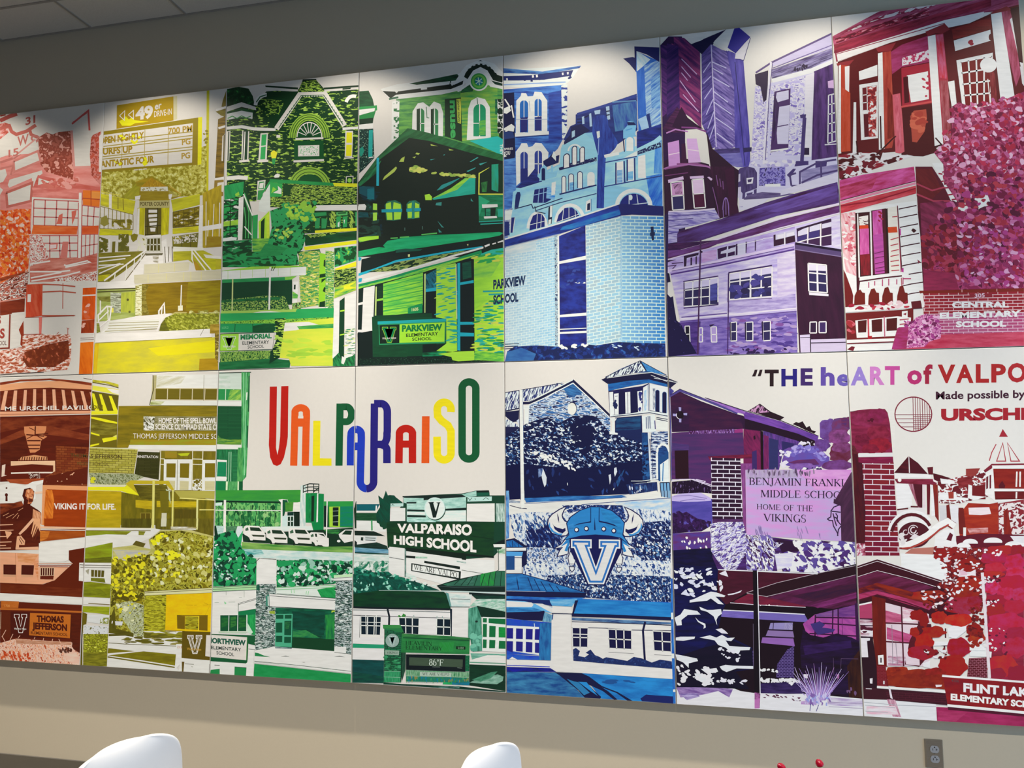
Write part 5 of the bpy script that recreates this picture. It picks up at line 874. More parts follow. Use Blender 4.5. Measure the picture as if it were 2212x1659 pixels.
p('180 895 215 862 340 842 470 860 472 892', 'c88858'); for_ = [l([(200 + q * 24, 862), (195 + q * 24, 895)], 9, '4a160a') for q in range(12)]
p('108 905 548 900 550 1022 530 1014 530 946 320 935 108 950', 'dcac80'); l('110 1024 300 1018 550 1018', 14, 'e0c8b0'); p('20 945 55 935 45 1040 70 1045 15 1060', 'd8bca0'); m('280 1020 400 1020 400 1075 300 1075', '4a160a', 'e0c8b0', '4a160a', 22, .5, .56)
f('60 1085 440 1075 430 1120 250 1135 100 1120', '8c3c18', 'a84c28', 50); p('0 1140 80 1126 160 1128 250 1150 320 1110 432 1090 428 1120 360 1150 355 1280 300 1300 215 1290 140 1320 0 1325', 'd8d2cc'); e(65, 1172, 9, 9, '4a2418'); e(64, 1240, 15, 17, '4a160a'); p('56 1245 74 1245 76 1302 54 1302', '4a160a')
f('0 1325 140 1320 215 1300 240 1360 0 1521', '8c3c1c', '4a160a', 60); p('0 1440 110 1380 230 1350 240 1290 222 1250 240 1182 300 1168 342 1205 338 1250 330 1300 300 1340 380 1390 412 1420 410 1530 0 1530', '48150a'); p('262 1190 320 1178 340 1220 330 1260 332 1290 300 1330 275 1330 285 1280 250 1250', 'b8683c'); d('265 1195 330 1190 325 1310 280 1320', 'c87c4c 9c5030 d89868', 16, 8, 18, 60, 1.6); p('290 1270 330 1285 318 1310 285 1312', '5c200e'); f('330 1380 412 1420 408 1530 320 1530', 'b87044', 'd89c70', 40, 70); l('30 1450 90 1420|60 1470 140 1430|110 1490 180 1420|150 1510 190 1440|180 1400 230 1370', 5, 'c88c60')
b('556 752 895 768 884 1160 440 1160 450 1060 556 1000', '6c2812', '84401c', '581c0c', 56, 23, 2, .10); m('450 1060 890 960 885 1135 450 1135', '581c0c', '581c0c', 'd8a078', 40, .55, .66); f('750 780 860 785 850 830 750 825', '4a160a', '5c200e', 30)
p('425 1142 875 1152 870 1540 412 1540', 'd48c58'); f('468 1184 870 1196 862 1540 440 1540', '8a3008', '9c3c0c', 90); f('455 1190 520 1190 540 1300 520 1540 430 1540', 'd87c28', 'b04c10', 50, 70); e(728, 1493, 11, 14, 'e8dccc'); e(762, 1493, 9, 12, 'e8dccc'); e(812, 1496, 12, 15, 'e8dccc')
l('420 1215 350 1220', 22, 'd8b494')
v('C2', 'l1')
f('0 0 400 0 400 260 380 310 0 320', '48150a', '5c200e', 70); l('0 65 130 60|0 120 135 115|0 180 80 178|0 236 115 232|0 270 60 268|0 296 110 294', 8, 'd8a078'); p('50 125 112 130 118 150 70 205|155 300 170 178 210 170 250 220 245 265 190 262 190 300', 'd89c70'); p('185 150 320 0 355 0 260 110 200 165', 'd8a078'); p('340 0 400 0 405 150 380 90 330 200 310 150', 'd89868'); l('320 220 370 80|340 230 385 120|310 190 350 60', 9, '5c200e'); p('155 290 385 280 385 312 155 310', 'd8a078'); l('195 180 240 240|190 200 220 255', 6, '48150a')
f('440 0 860 0 855 88 440 78', '983808', '8a3008', 80); l('400 88 860 98', 20, 'dca880'); l('400 118 860 108', 7, '6c2c14'); f('400 122 855 122 845 185 398 230', '8c3c10', 'a04c14', 70); f('400 125 500 125 470 200 398 228', 'c87428', 'a85418', 40)
p('388 245 850 188 850 292 686 318 685 412 640 430 480 436 388 425', 'd8d2cc'); p('686 318 850 290 840 800 0 745 0 640 430 655 548 612 690 480 722 448 685 412', '5a1c08'); f('0 650 830 700 826 800 0 744', '6c2a10', '5a1c08', 70)
p('0 335 386 352 382 480 545 615 420 655 0 640', 'd8966c'); f('170 345 386 352 330 450 180 430', 'd89c70', 'c87c44', 60); f('330 420 386 420 380 620 350 520', 'c8743c', 'd8966c', 40)
l('155 345 160 640', 4, 'b87448'); p('35 458 160 460 158 560 35 556|215 462 340 465 332 562 212 558', '48160c'); p('35 556 158 560 155 585 35 580|212 558 332 562 330 585 212 582', 'c89068'); p('380 482 690 478 545 615 384 615', 'd89c74'); w('402 490 540 490 536 570 402 572', 6, 1, '48160c', 'e0b890', 7); p('402 572 536 570 530 608 400 605', '5c1c0c'); l('370 450 722 450|380 468 700 468|395 480 680 482', 8, '8c442c'); l('375 448 725 446', 5, 'e0b090')
p('0 742 832 785 830 856 0 815', 'd8d4ce'); p('0 822 828 862 800 1340 710 1310 715 1230 0 1235', '5a1c0a'); f('10 820 190 826 182 892 10 890', 'a85414', 'b86424', 40); t('1700', 45, 880, 98, 880, 24, 'c88040', .02); l('0 900 300 906 822 932', 18, 'b05e20'); p('790 440 830 440 830 625 785 620', 'd8d4ce'); l('795 460 830 462|800 485 830 486', 6, '3c2c14')
p('0 925 110 925 110 1180 0 1180', '5a200c'); l('10 930 5 1100', 5, 'b89878')
part('painted_sign')
p('105 925 715 945 710 1195 105 1185', '48140a'); p('300 940 706 955 696 1192 290 1162', 'b8621c'); V(140, 950, 270, 1140, [(0, 'e4d8cc'), (6, '48140a')]); t('We Are Valpo', 140, 1105, 262, 1108, 18, 'd8d0c4', .01)
t('THOMAS', 366, 1026, 636, 1034, 62, '48140a', .055); t('JEFFERSON', 322, 1096, 668, 1116, 62, '48140a', .055); t('ELEMENTARY SCHOOL', 308, 1150, 672, 1172, 30, '48140a', .01)
part()
f('710 950 822 940 805 1340 712 1320', '581c0a', '481608', 60)
m('0 1240 160 1195 720 1235 715 1290 800 1345 795 1470 0 1412', 'd8946c', 'e4b498', 'b04820', 18, .44, .58, 70, 1.8); f('600 1290 720 1280 795 1400 790 1465 680 1420', 'dca488', 'e8bca0', 50); f('155 1195 330 1215 710 1228 712 1260 160 1245', 'a86c48', 'c89474', 40); d('580 1290 710 1290 710 1340 580 1330', '4a2014 6c3420', 24, 5, 12, 60, 2); l('20 1180 60 1110|60 1240 20 1170|90 1230 130 1150|180 1190 200 1165|340 1200 350 1180|430 1215 435 1190|520 1220 525 1198|610 1250 585 1200', 6, 'd8a888'); d('0 1330 300 1340 300 1440 0 1400', 'b83c14 c85428', 40, 6, 14, 70, 1.6)

# ---- lower row, second canvas: olive and yellow schools
v('C1', 'l2')
f('918 92 1080 112 1180 140 1180 168 1050 130 918 118', 'd4c828', '8c8028', 40, 8); l('918 120 1100 150 1180 175', 9, '5c5214'); p('918 150 1180 190 1182 245 1100 230 918 195', 'd8ce40'); p('1060 180 1182 195 1182 240 1120 225', 'e0dcc0'); p('912 205 1182 248 1172 405 905 400', '5c5012')
p('985 235 1012 238 1070 402 1028 402|1082 252 1112 256 1172 402 1130 402|912 225 940 232 990 402 945 402', 'e0d41c'); p('908 405 1172 402 1170 436 905 442', 'e0d420'); t('ON', 905, 388, 1022, 384, 40, '6c6014', .02)
p('908 445 1172 440 1164 772 895 765', '685a12'); f('910 520 1165 540 1160 640 905 640', '5c5010', '8c8028', 60); p('908 462 1000 475 1166 515 1166 532 1050 515 905 478|1015 680 1050 672 1162 660 1162 688 1030 718|905 615 990 640 992 656 905 632|900 742 990 725 985 740 898 762', 'e0d41c'); p('1120 660 1162 640 1162 665', 'd8d060')
f('1180 355 2165 350 2158 750 1285 745 1275 772 1164 772', '8a7414', '685a12', 90, 0, 7); f('1300 690 2155 690 2155 745 1290 742', '8c8c20', '987c18', 60)
p('1525 45 2175 40 2168 182 1545 176', 'd8d2c8'); f('1560 50 1850 60 1800 130 1560 170', 'b8b088', 'd8d2c8', 70, -20); p('1520 48 1560 48 1555 178 1540 345 1488 345 1510 240', 'a89c68'); w('1545 178 2165 182 2160 296 1542 292', 5, 1, '685a14', 'c8b890', 8); l('2030 45 2025 345', 4, '8c8468'); p('1500 300 2160 304 2158 352 1492 348', 'd4cebc'); f('1500 305 1640 310 1600 345 1495 345', '8c9048', 'c8c498', 40); l('1488 345 1530 180 1522 48', 7, '3c3414'); l('1490 350 2160 352', 5, '4c4418')
p('1428 456 2170 460 2165 602 1428 600', '8c8658'); f('1540 460 2170 462 2165 600 1530 600', '9c946c', '5c5428', 60); m('1430 458 1540 462 1530 600 1430 598', '4c4828', 'd8d4c4', '8c8868', 30, .45, .55, 50, 2)
p('1285 742 2158 744 2152 800 1380 786 1278 770', 'd8d4cc'); b('1372 808 1592 816 1580 1090 1440 1062 1340 1035', '34340f', '3f3c18', '24240c', 120, 14, 1, .1)
f('1590 800 2155 806 2140 1200 1585 1200', '7c6c18', '685a14', 70, 90); f('1640 805 1760 810 1760 870 1640 870', '98741c', '8c7c1c', 30); p('1765 830 1890 822 1870 850 1800 852', 'b0b41c'); l('1600 800 1590 1090|1918 800 1912 1195|2020 805 2010 1200|1592 880 1640 882|1592 935 1640 938|1915 882 2015 885|1915 935 2015 938', 8, 'd4ccb0')
p('1632 886 1914 886 1905 1192 1628 1192|2018 890 2160 892 2155 1200 2012 1198', 'd8d4cc'); p('1658 926 1750 926 1746 1068 1656 1066|1792 926 1886 926 1880 1072 1790 1068|2042 924 2142 924 2140 1066 2040 1066', '74620f'); p('1656 1096 1744 1100 1742 1188 1654 1186|1790 1100 1880 1104 1876 1190 1788 1190|2040 1102 2138 1104 2136 1192 2040 1190', 'c0b484'); l('1768 890 1762 1190', 6, '8c8468'); m('1918 1080 2010 1080 2010 1195 1915 1195', '685a14', 'd8d4cc', '8c7c28', 40, .45, .55)
m('888 1022 1180 1030 1330 1028 1440 1062 1250 1140 900 1132', '6c7040', 'a0a078', '4a5024', 22, .44, .58, 60, 1.6); d('890 1070 930 1065 930 1110 890 1110', 'c8c020', 4, 12, 20)
b('893 765 1372 784 1332 1030 1180 1026 884 1020', 'b0a448', '9c9030', '5c521c', 64, 22, 2, .10); l('893 768 1372 786', 8, 'd0c88c')
l('885 1140 1250 1142', 8, 'd8d090'); p('872 1160 1240 1158 1270 1135 1400 1195 1395 1250 1300 1235 1210 1202 870 1192', 'e0d41c'); f('868 1196 1208 1204 1204 1540 862 1540', 'a48810', 'bc9c14', 90)
f('1208 1210 1400 1250 1720 1200 2140 1300 2135 1540 1204 1540', '5c5410', '7c6c14', 90, 90); p('1250 1130 1300 1094 1680 1100 1732 1185 1715 1200 1650 1132 1330 1132 1400 1200 1398 1250', 'b8a020'); f('1330 1140 1660 1140 1700 1290 1400 1280', '4a420f', '6c6018', 60); f('1350 1290 1520 1300 1512 1385 1350 1365', 'c4a818', 'a88c14', 60); f('1560 1300 1960 1305 1960 1365 1560 1360', 'c4a818', 'a89014', 60); p('1650 1180 1690 1200 1700 1330 1670 1260', 'b8c09c')
p('1735 1198 2142 1202 2142 1282 1970 1272 1800 1278', 'a89c44'); l('1788 1272 1960 1282 2142 1292|1985 1388 2142 1388', 10, 'd8cc70'); f('1740 1380 1960 1385 1955 1540 1735 1540', '5c4c10', '4c4410', 50, 90); p('1610 1420 1660 1420 1655 1540 1605 1540', 'c8c0a0'); p('1590 1200 1680 1200 1680 1400 1600 1400', '6c6014'); w('1400 1420 1500 1420 1495 1540 1400 1540', 2, 2, '5c4c10', '8c7c28', 8)
l('1530 1092 1524 1540', 24, 'd0c468'); l('1722 1190 1716 1540', 18, 'd0c468'); l('1965 1288 1960 1540', 18, 'd0c87c')
v('C2', 'l2')
f('860 0 1206 0 1200 92 858 95', 'b49818', 'a08810', 70); f('1206 0 1520 0 1500 100 1205 90', '5c5414', '4a420f', 60, 90); f('1540 0 2135 0 2125 180 1900 115 1550 110', '6c6018', '544a10', 60, 90); l('1522 0 1518 150', 24, 'd0c468'); l('1718 0 1714 100', 18, 'd0c468'); l('1965 0 1960 110', 18, 'd0c87c'); p('1605 0 1660 0 1655 80 1600 80', 'c8c0a0')
p('855 98 1200 92 1510 95 1600 110 1480 200 1330 265 1125 290 1120 240 850 292', 'd8d4d0'); l('855 96 1510 100', 12, 'dcd4b0'); l('855 120 1500 122', 6, '6c6018'); f('856 122 1310 126 1260 162 1060 158 856 175', '8a9420', '747014', 70); f('1380 125 1450 128 1430 165 1380 165', '8c8c28', '6c6818', 30); p('1320 260 1355 220 1450 250 1420 300 1380 290', '5c5018'); f('1700 80 1960 85 1950 115 1700 110', 'd8d4c0', '8c7c38', 40)
f('848 295 1122 238 1116 385 845 432', '8c9c18', '747414', 80); f('846 400 1114 380 1112 440 842 440', '6c6c14', '545410', 50); p('800 438 1112 448 1110 470 800 465', 'd8d4ce'); p('795 470 1110 478 1106 650 1050 640 905 625 785 622', 'd8d4ce'); l('800 462 1110 468|798 485 1110 492', 5, '3c3414'); w('905 508 1042 515 1036 588 905 582', 4, 1, '544a10', 'd8d4ce', 6); f('905 590 1040 595 1050 640 905 622', '747414', '5c5c14', 30); p('850 520 890 500 880 560', '9c9478'); l('905 502 1042 508', 5, 'c8c4b0')
f('836 632 905 630 1104 655 1096 792 830 778', '8c9014', '6c6c10', 70); f('834 700 1000 700 1090 780 830 772', '5c5c10', '808414', 50); p('830 785 1095 796 1095 862 828 852', 'd8d4d0'); l('880 845 1092 858', 9, '7c6c40'); f('826 872 1092 878 1086 960 990 945 824 930', '7c8414', 'a0a41c', 60); p('866 955 1088 965 1080 1060 870 1030', 'd0ccc4'); m('1000 990 1085 985 1080 1050 990 1045', 'd0ccc4', '8c8c38', '6c7430', 20); f('820 930 868 950 860 1050 830 1060 800 1470 820 1470', '6c5c10', '544a0c', 40, 80)
p('832 1062 1080 1072 1076 1160 830 1150', 'ccc8be'); m('832 1065 1080 1075 1076 1160 830 1150', 'ccc8be', 'ccc8be', '5c5818', 24, .5, .6); m('830 1150 1076 1150 1064 1472 828 1468', '98981c', '6c6812', 'ccc848', 22, .45, .58, 0, 1.4); f('828 1330 1066 1330 1064 1472 828 1468', '5c5810', '88801c', 40)
f('1122 292 1300 270 1330 265 1500 305 1480 220 1600 115 1900 118 2125 175 2118 420 1500 420 1122 400', 'c0b46c', 'a8a04c', 80); f('1122 310 1500 320 1440 380 1300 390 1180 400 1160 360', 'a8a4a0', 'c8bc80', 60)
m('1110 400 1250 420 1320 380 1480 360 1560 330 1480 210 1600 130 1800 120 2125 190 2116 690 1440 735 1440 1190 1082 1140 1100 800', '74660f', 'a8a034', '4c440c', 44, .45, .56)
d('1120 380 1600 320 1800 560 1500 680 1120 720', 'd8c820 e0d428 8c8014 544a0c', 150, 10, 26, 0, 1.3, 90); d('1500 150 2120 180 2110 660 1500 660', 'c0b868 a89c38 544a0c d4d0a0 8c8424', 180, 10, 24, 0, 1.3, 90); d('1500 150 1660 150 1650 260 1530 260', 'e4d81c', 10, 12, 24); d('1560 330 1800 330 1800 400 1560 400', 'e0d420', 14, 12, 24); d('1110 680 1440 720 1430 900 1120 850', '544a0c 8c7c14 d8c81c', 40, 12, 26)
m('1150 850 1300 820 1430 860 1430 1190 1340 1180 1220 1000', '8c8c48', 'b8b890', '4c4c18', 24, .44, .57); d('1160 860 1350 850 1350 1020 1220 1030', 'c8bc20 a8a878 d8d4a0', 26, 8, 20); f('1086 1020 1140 880 1160 1140 1084 1140', '4c440c', '5c5414', 40, 90); p('1145 1022 1225 1025 1215 1065 1150 1062', 'ccc8c0'); l('1120 1020 1115 1045', 10, 'e4dcc8')
p('1440 726 2122 690 2120 738 1440 768', 'd0c890'); l('1440 726 2122 688|1440 742 2122 706|1440 768 2120 740', 5, '544a10'); m('1442 770 1656 760 1648 1125 1430 1200', '847c14', 'b4ac28', '544c0c', 18, .46, .58, 0, 5); f('1656 760 2118 740 2104 1140 1645 1115', 'e2b80c', 'd8a80c', 110, 0, 2); l('2000 1050 2098 850', 3, 'c89c10')
p('1762 966 1842 970 1840 1102 1765 1096|1984 970 2068 968 2066 1118 1982 1112', '70560c'); m('1845 970 1975 975 1972 1108 1842 1100', '847410', 'a89c20', '544a0c', 20, .45, .58, 0, 5); l('1762 964 2070 966', 6, '6c5410'); l('1850 860 1920 865|2030 838 2070 855|2020 862 2100 858|1935 865 1960 862', 4, 'b88c10'); l('1978 975 1975 1120', 6, 'e4c830'); l('1645 1112 1840 1120', 5, '8c7010')
p('1082 1140 1440 1180 1600 1160 1840 1150 1830 1400 1760 1490 1800 1530 1066 1475', 'd8d4ce'); m('1430 1120 1840 1125 1835 1190 1440 1190', '5c5414', '847c1c', 'd8d4ce', 40, .47, .6, 0, 5); f('1090 1080 1330 1140 1330 1180 1084 1140', '5c5410', '4c440c', 50); p('1082 1150 1320 1152 1320 1164 1082 1172', '544c14'); l('1080 1238 1250 1250 1500 1260 1760 1270|1250 1248 1300 1230', 6, '5c5424'); d('1240 1180 1820 1180 1820 1260 1240 1230', '5c5414 8c8040 6c6418', 40, 6, 14, 0, 5, 6)
p('1078 1290 1350 1322 1085 1348 1072 1340|1078 1362 1430 1322 1752 1352 1742 1465 1400 1415 1082 1370', '74680f'); f('1110 1360 1430 1325 1750 1356 1740 1462 1400 1410', '80760f', '685c0c', 80); l('1072 1378 1400 1428 1740 1482', 13, '685c14'); l('1074 1366 1400 1412 1740 1466', 6, 'e0d8c4'); l('1078 1345 1420 1318', 6, 'e0d8c4')
p('1755 1250 1812 1250 1805 1310 1752 1310', 'd8d4ce'); t('213', 1765, 1290, 1810, 1292, 24, 'b87848', .02)
part('painted_sign')
p('1815 1120 2102 1130 2096 1412 1808 1388', '5c4a0a'); V(1865, 1160, 2014, 1348, [(0, 'e8e0cc'), (8, '5c4a0a'), (13, 'e8e0cc'), (17, '5c4a0a')]); t('We Are Valpo', 1862, 1308, 2004, 1316, 24, 'b88c30', .02); p('2054 1160 2110 1162 2104 1378 2044 1370', 'W'); part()
p('1800 1390 2096 1414 2092 1540 1780 1520', 'd8d4ce'); p('1810 1425 1836 1426 1826 1530 1812 1526', '5c4814'); l('1840 1446 1930 1452', 5, '6c6450'); l('2090 1448 2086 1540', 10, '241c0c'); p('1905 1470 1925 1476 1910 1480', '8c8470')
part('lettering'); v('C1')
t('HOME OF THE SPELL BOWL AND', 1580, 526, 2268, 527, 52, 'e8e2d8', .03); t('SCIENCE OLYMPIAD STATE CHAMPS', 1546, 586, 2294, 590, 52, 'e8e2d8', .03); t('THOMAS JEFFERSON MIDDLE SCHOOL', 1326, 678, 2332, 684, 50, 'e8e0d0', -.005)
t('MINISTRATION', 1366, 870, 1574, 874, 25, 'e4dccc', .01); t('VIKING IT FOR LIFE.', 536, 1380, 1152, 1386, 58, 'ece6dc', .03)
t('THOMAS JEFFERSON', 700, 864, 1212, 880, 36, '4a3a18', .02); t('MIDDLE SCHOOL', 770, 942, 1084, 948, 32, '5c4a20', .0); part()

# ---- lower row, third canvas: green schools under the rainbow lettering
v('C3', 'l3')
p('70 12 242 22 242 132 70 132', 'c4ccb8'); f('75 40 160 40 160 130 72 130', 'd4d4c8', 'b0c0a8', 40); l('70 20 310 14', 6, '12301f'); w('70 132 240 136 240 218 66 216', 3, 1, '2a8444', 'c4d8b0', 5); f('160 140 236 140 236 215 140 215', '3a8c40', '98bc48', 30, -40); p('68 222 242 226 242 256 66 254', 'd8d8cc')
b('62 258 242 260 240 500 60 500', '1c5430', '174c2a', '0f3a22', 300, 10, 0, .14); f('60 500 242 500 238 538 60 538', '7c9c30', '2f7034', 40); f('70 470 90 490 220 520 64 520', '2f6c34', '8cac3c', 40); p('58 535 236 540 230 572 56 568', 'd8d8cc')
f('56 572 235 572 250 870 52 868', '2a7c48', '14502c', 50, 90); p('62 645 135 650 130 775 58 772', 'd8dccc'); p('68 662 132 664 128 770 62 768|58 800 132 800 126 868 55 866', '14784a'); p('52 772 135 775 130 802 50 800', 'd8dccc'); b('175 600 250 600 250 850 178 860', '2a7844', '237040', '14482a', 300, 9, 0, .16); l('150 590 145 860|165 590 160 860', 6, '8cb48c'); p('225 622 250 620 246 680 228 676', 'd8dcc8'); l('238 640 236 672', 5, '14301f')
f('240 14 302 16 298 250 285 560 275 770 248 800 240 500', '247a40', '5cac60', 40, 90); l('255 20 258 560|275 16 262 760', 5, '8cc890'); l('295 40 290 300|286 400 282 560', 7, '14482a'); p('275 160 285 158 280 215 274 215', 'e4e4dc'); f('215 560 250 560 245 860 205 868', '5ca454', '2a7840', 30, 90)
p('55 868 672 866 668 950 52 945', '388c34')
v('C4', 'l3')
f('105 130 1328 120 1318 300 1150 300 1140 262 1005 262 105 265', '3a8e30', '2e8034', 130)
p('130 0 255 0 250 128 128 128', '15703c'); p('252 0 282 0 275 125 250 125|420 0 442 0 438 125 415 125', 'c8d8a8'); f('282 0 420 0 418 125 280 125', '2f7c40', '5ca45c', 40, 90); p('440 0 495 0 492 125 438 125', '12502c')
p('105 265 1040 270 1050 670 95 670', '3a8444'); m('105 300 1040 300 1045 650 98 640', '2f7c40', '6cac5c', '0f4424', 70, .45, .56, 90, 2); l('105 285 1030 300', 26, '0d2f1c'); l('150 340 145 640|285 340 280 650|385 340 380 650|455 350 450 640|510 350 512 640|610 350 608 640|680 350 680 640|735 350 732 640|825 350 822 640|890 360 890 640|955 350 955 640', 9, '0f3c20'); l('105 412 1045 418', 11, 'd8dcc4'); l('110 590 1040 590', 7, '3a7c40'); d('300 450 1030 450 1030 630 300 620', '8cb470 15582c 4c9850 2a6c38', 34, 18, 36, 90, 1.4, 10)
p('222 265 256 265 250 745 212 740', 'dcdacf'); p('100 310 200 300 195 345 105 350', 'c4d4c4'); p('1005 262 1060 252 1140 262 1140 300 1065 290 1060 668 1036 668 1040 300', 'dcdad0'); p('1065 262 1135 268 1140 300 1100 440 1065 580', '0f4a30'); f('1100 300 1220 300 1210 430 1105 435', '4c8c34', '3a7c2c', 40)
p('1225 310 1330 290 1330 440 1210 430', 'dcdad0'); p('1060 500 1310 432 1312 650 1060 660', 'c0d0c4'); p('1225 434 1310 434 1310 650 1228 640', '14241a'); p('1135 440 1225 436 1222 490 1135 490', '0f2f28'); w('1135 500 1222 496 1222 645 1132 645', 2, 2, '14301f', 'd0dcd0', 12)
f('1325 60 1400 45 1395 640 1310 655 1318 300', 'd8dcd0', 'a8c0b4', 60, 90); p('1395 168 1582 165 1578 592 1395 590', '127c3e'); p('1480 212 1520 200 1512 572 1475 575', '12281a'); p('1560 170 1578 168 1572 580 1548 585', 'd8dcc8'); f('1440 180 1480 180 1470 580 1440 580', '0f5c30', '1f8c4a', 40, 90)
l('1362 165 1362 62 1455 32 1585 38 1582 165|1362 100 1430 80 1585 75|1362 150 1430 130 1585 125|1425 40 1425 165|1508 38 1508 165|1455 32 1425 40|1510 95 1582 110|1510 150 1582 90', 12, '12241c'); p('1580 172 1658 178 1652 735 1505 700 1478 592 1578 592', '0f7a3e')
p('1658 285 2122 282 2120 660 1720 655 1655 650', '2a8c3c'); p('1658 350 1720 345 1725 655 1655 650', '0f1f1c'); p('1735 362 1892 360 1886 655 1738 650', 'a0c838'); p('1785 372 1868 370 1862 640 1785 632', '101f1c'); l('1785 425 1865 420|1785 495 1865 490|1785 580 1865 575', 9, '8c9c84'); f('1890 360 2112 355 2110 645 1888 640', '107c44', '127060', 80)
p('2085 285 2122 285 2115 675 2085 672', '12241c')
p('490 750 1500 700 2095 660 2095 935 1600 935 500 865', '14301f'); p('400 640 490 640 490 860 400 830', 'c8ccc4'); p('750 650 1480 640 1500 700 800 720', 'd0d4ca'); f('90 630 230 640 200 800 140 800', 'c8d4cc', '8cb0a4', 40); p('85 640 110 630 145 800 95 800', '12301f'); f('255 640 420 640 400 700 380 800 255 720', '2a5c3c', '5c8c60', 40); f('1650 690 1900 690 1860 760 1700 740', '3a8c3c', '14402a', 40)
def car(ox, oy, k=1.0):
    T = lambda s: [(ox + x * k, oy + y * k) for x, y in pts(s)]
    p(T('0 10 30 -10 220 0 270 60 310 120 310 205 95 205 75 175 60 150 5 120'), 'dcd8ce'); p(T('85 15 220 22 258 75 95 65'), '1c3020'); p(T('20 40 60 15 70 60 25 70'), '3a5c40'); p(T('110 122 295 130 290 155 130 148'), '2a3420'); p(T('130 195 280 205 300 225 120 225'), '14281a'); p(T('70 150 90 200 82 232 62 230'), '14241a')
car(510, 640); car(825, 680, 1.0); car(1148, 672, 1.08); car(1450, 735, .9)
p('1555 745 1728 815 1725 940 1650 930 1570 880', 'dcd8ce'); p('1868 755 1960 690 2100 688 2100 850 1950 880 1880 800', 'dcd8ce'); p('1915 760 1965 702 2060 705 2045 765|2090 705 2110 700 2110 770 2085 768', '14301f'); e(1870, 855, 26, 18, 'd8d4c8')
p('2085 830 2110 830 2110 920 2090 910', '14241a'); l('1704 285 1694 810', 17, 'dce0e0')
f('480 868 1000 905 1600 935 2095 930 2090 1020 1400 1010 800 975 480 965', '3a7c30', '84a850', 110, 3, 8); f('480 968 800 978 2090 1024 2090 1150 1500 1130 900 1120 470 1080', 'd4d4c8', 'a8c4b8', 90, 2, 4); f('480 968 760 980 800 1040 560 1060 480 1020', '2a8c84', 'a8c8bc', 50)
m('78 780 230 730 380 700 460 880 520 1060 690 1110 690 1480 70 1508', '1f8a4c', '1f8a4c', '0c3022', 80, .46, .54); d('90 780 640 1080 640 1470 90 1480', '1f8a4c 2a9c58 0c3022 12402c', 110, 18, 50, 20, 1.4, 90); d('80 800 560 1100 560 1450 90 1450', 'ccd4c4 8cb49c', 46, 7, 18, 30, 1.8, 90); p('470 900 500 700 420 820', '2a9c58')
m('980 1120 1200 1130 1350 1110 2085 1150 2080 1330 1800 1470 980 1515', '1f8a4c', '15603a', 'b8c8b4', 80, .45, .58); d('985 1150 2070 1160 2070 1330 1780 1450 990 1490', '1f8a4c 0c3424 c4d0c0 8cb49c 2a9c58 0c3424', 200, 14, 40, 20, 1.6, 90); p('985 1140 1250 1130 1190 1200 1000 1230', '1f8a4c')
p('692 1132 742 1098 976 1112 974 1472 690 1470', 'd8d2c6'); l('665 1170 735 1100 975 1118', 9, '14301f'); l('690 1140 692 1190', 8, '3a6c4c'); l('735 1096 976 1108', 6, 'e8e4dc')
v('C5', 'l3')
p('62 312 695 285 700 700 690 1160 50 1160', 'd8d2c8'); p('68 255 695 220 695 288 62 318', 'a4c890'); l('68 262 695 226|66 288 695 252|62 316 690 290', 6, '12402a'); l('255 315 255 370|515 305 515 400|90 475 150 475|290 470 385 468|440 402 480 402', 4, '6c8468'); f('225 460 262 480 240 505', '5cb068', '8cc890', 20)
p('428 600 690 560 672 945 600 930 560 880 560 660 420 655', '127040'); f('560 660 690 640 675 945 620 930', '14803c', '2a9c50', 50, 90); p('430 490 690 410 690 562 432 602', 'd8d2c8'); l('426 490 690 412|432 505 690 428', 6, '12301f'); l('432 490 430 602', 7, '12402a')
p('172 658 548 656 546 884 172 884', '104c2a'); f('190 690 280 680 280 800 190 840', '2a6c2c', '104c2a', 40); f('320 690 400 670 400 800 320 840', '3a7c30', '104c2a', 40); f('440 690 540 680 540 820 440 840', '2a702c', '104c2a', 40); l('296 660 292 884|426 600 420 884|552 650 548 884', 10, 'd0dcc4'); l('150 890 560 898|150 906 545 912', 6, 'a0c48c'); p('565 770 640 900 610 935 560 890', 'c0d4b8')
p('48 925 680 945 670 1090 560 1060 560 970 48 935', '14502c'); p('575 1080 672 1090 668 1200 572 1150', 'd8d2c8'); l('575 1140 670 1150', 6, '14301f')
m('690 215 972 204 965 600 958 1165 672 1160 680 600', '12342c', 'c4ccc0', '1c4438', 13, .46, .55, 2, 4.2); d('690 220 960 210 955 1150 690 1150', '12342c d4d4c8 2a5440', 160, 4, 7, 2, 5, 4, .25); f('690 230 735 205 740 300 690 300', '1c6444', '12342c', 30, 90); p('690 0 976 0 972 205 690 212', 'd8d2c6'); p('870 600 955 590 955 640 880 630', '8ca030')
p('975 270 1830 225 1825 418 1200 370 975 352', 'd0d4c4'); f('1560 290 1828 240 1825 415 1620 400', '14803c', '2a9c50', 60, 40); l('975 262 1830 228|980 292 1830 255', 9, '6cb470'); l('985 345 1830 412', 5, '12402a'); l('1190 290 1195 340|1230 288 1232 340|1410 310 1400 360|1440 310 1430 365', 9, '8cc48c')
f('965 548 1845 580 1812 1172 960 1122', '0f6040', '0c3828', 120, 0, 3); f('1200 600 1670 600 1660 950 1210 850', '0c4a38', '0a3426', 90); f('1210 880 1400 870 1600 980 1210 975', '3a8c40', '0f6040', 60, 0, 4); p('1205 970 1810 1000 1808 1175 1200 1120', '0f3a20')
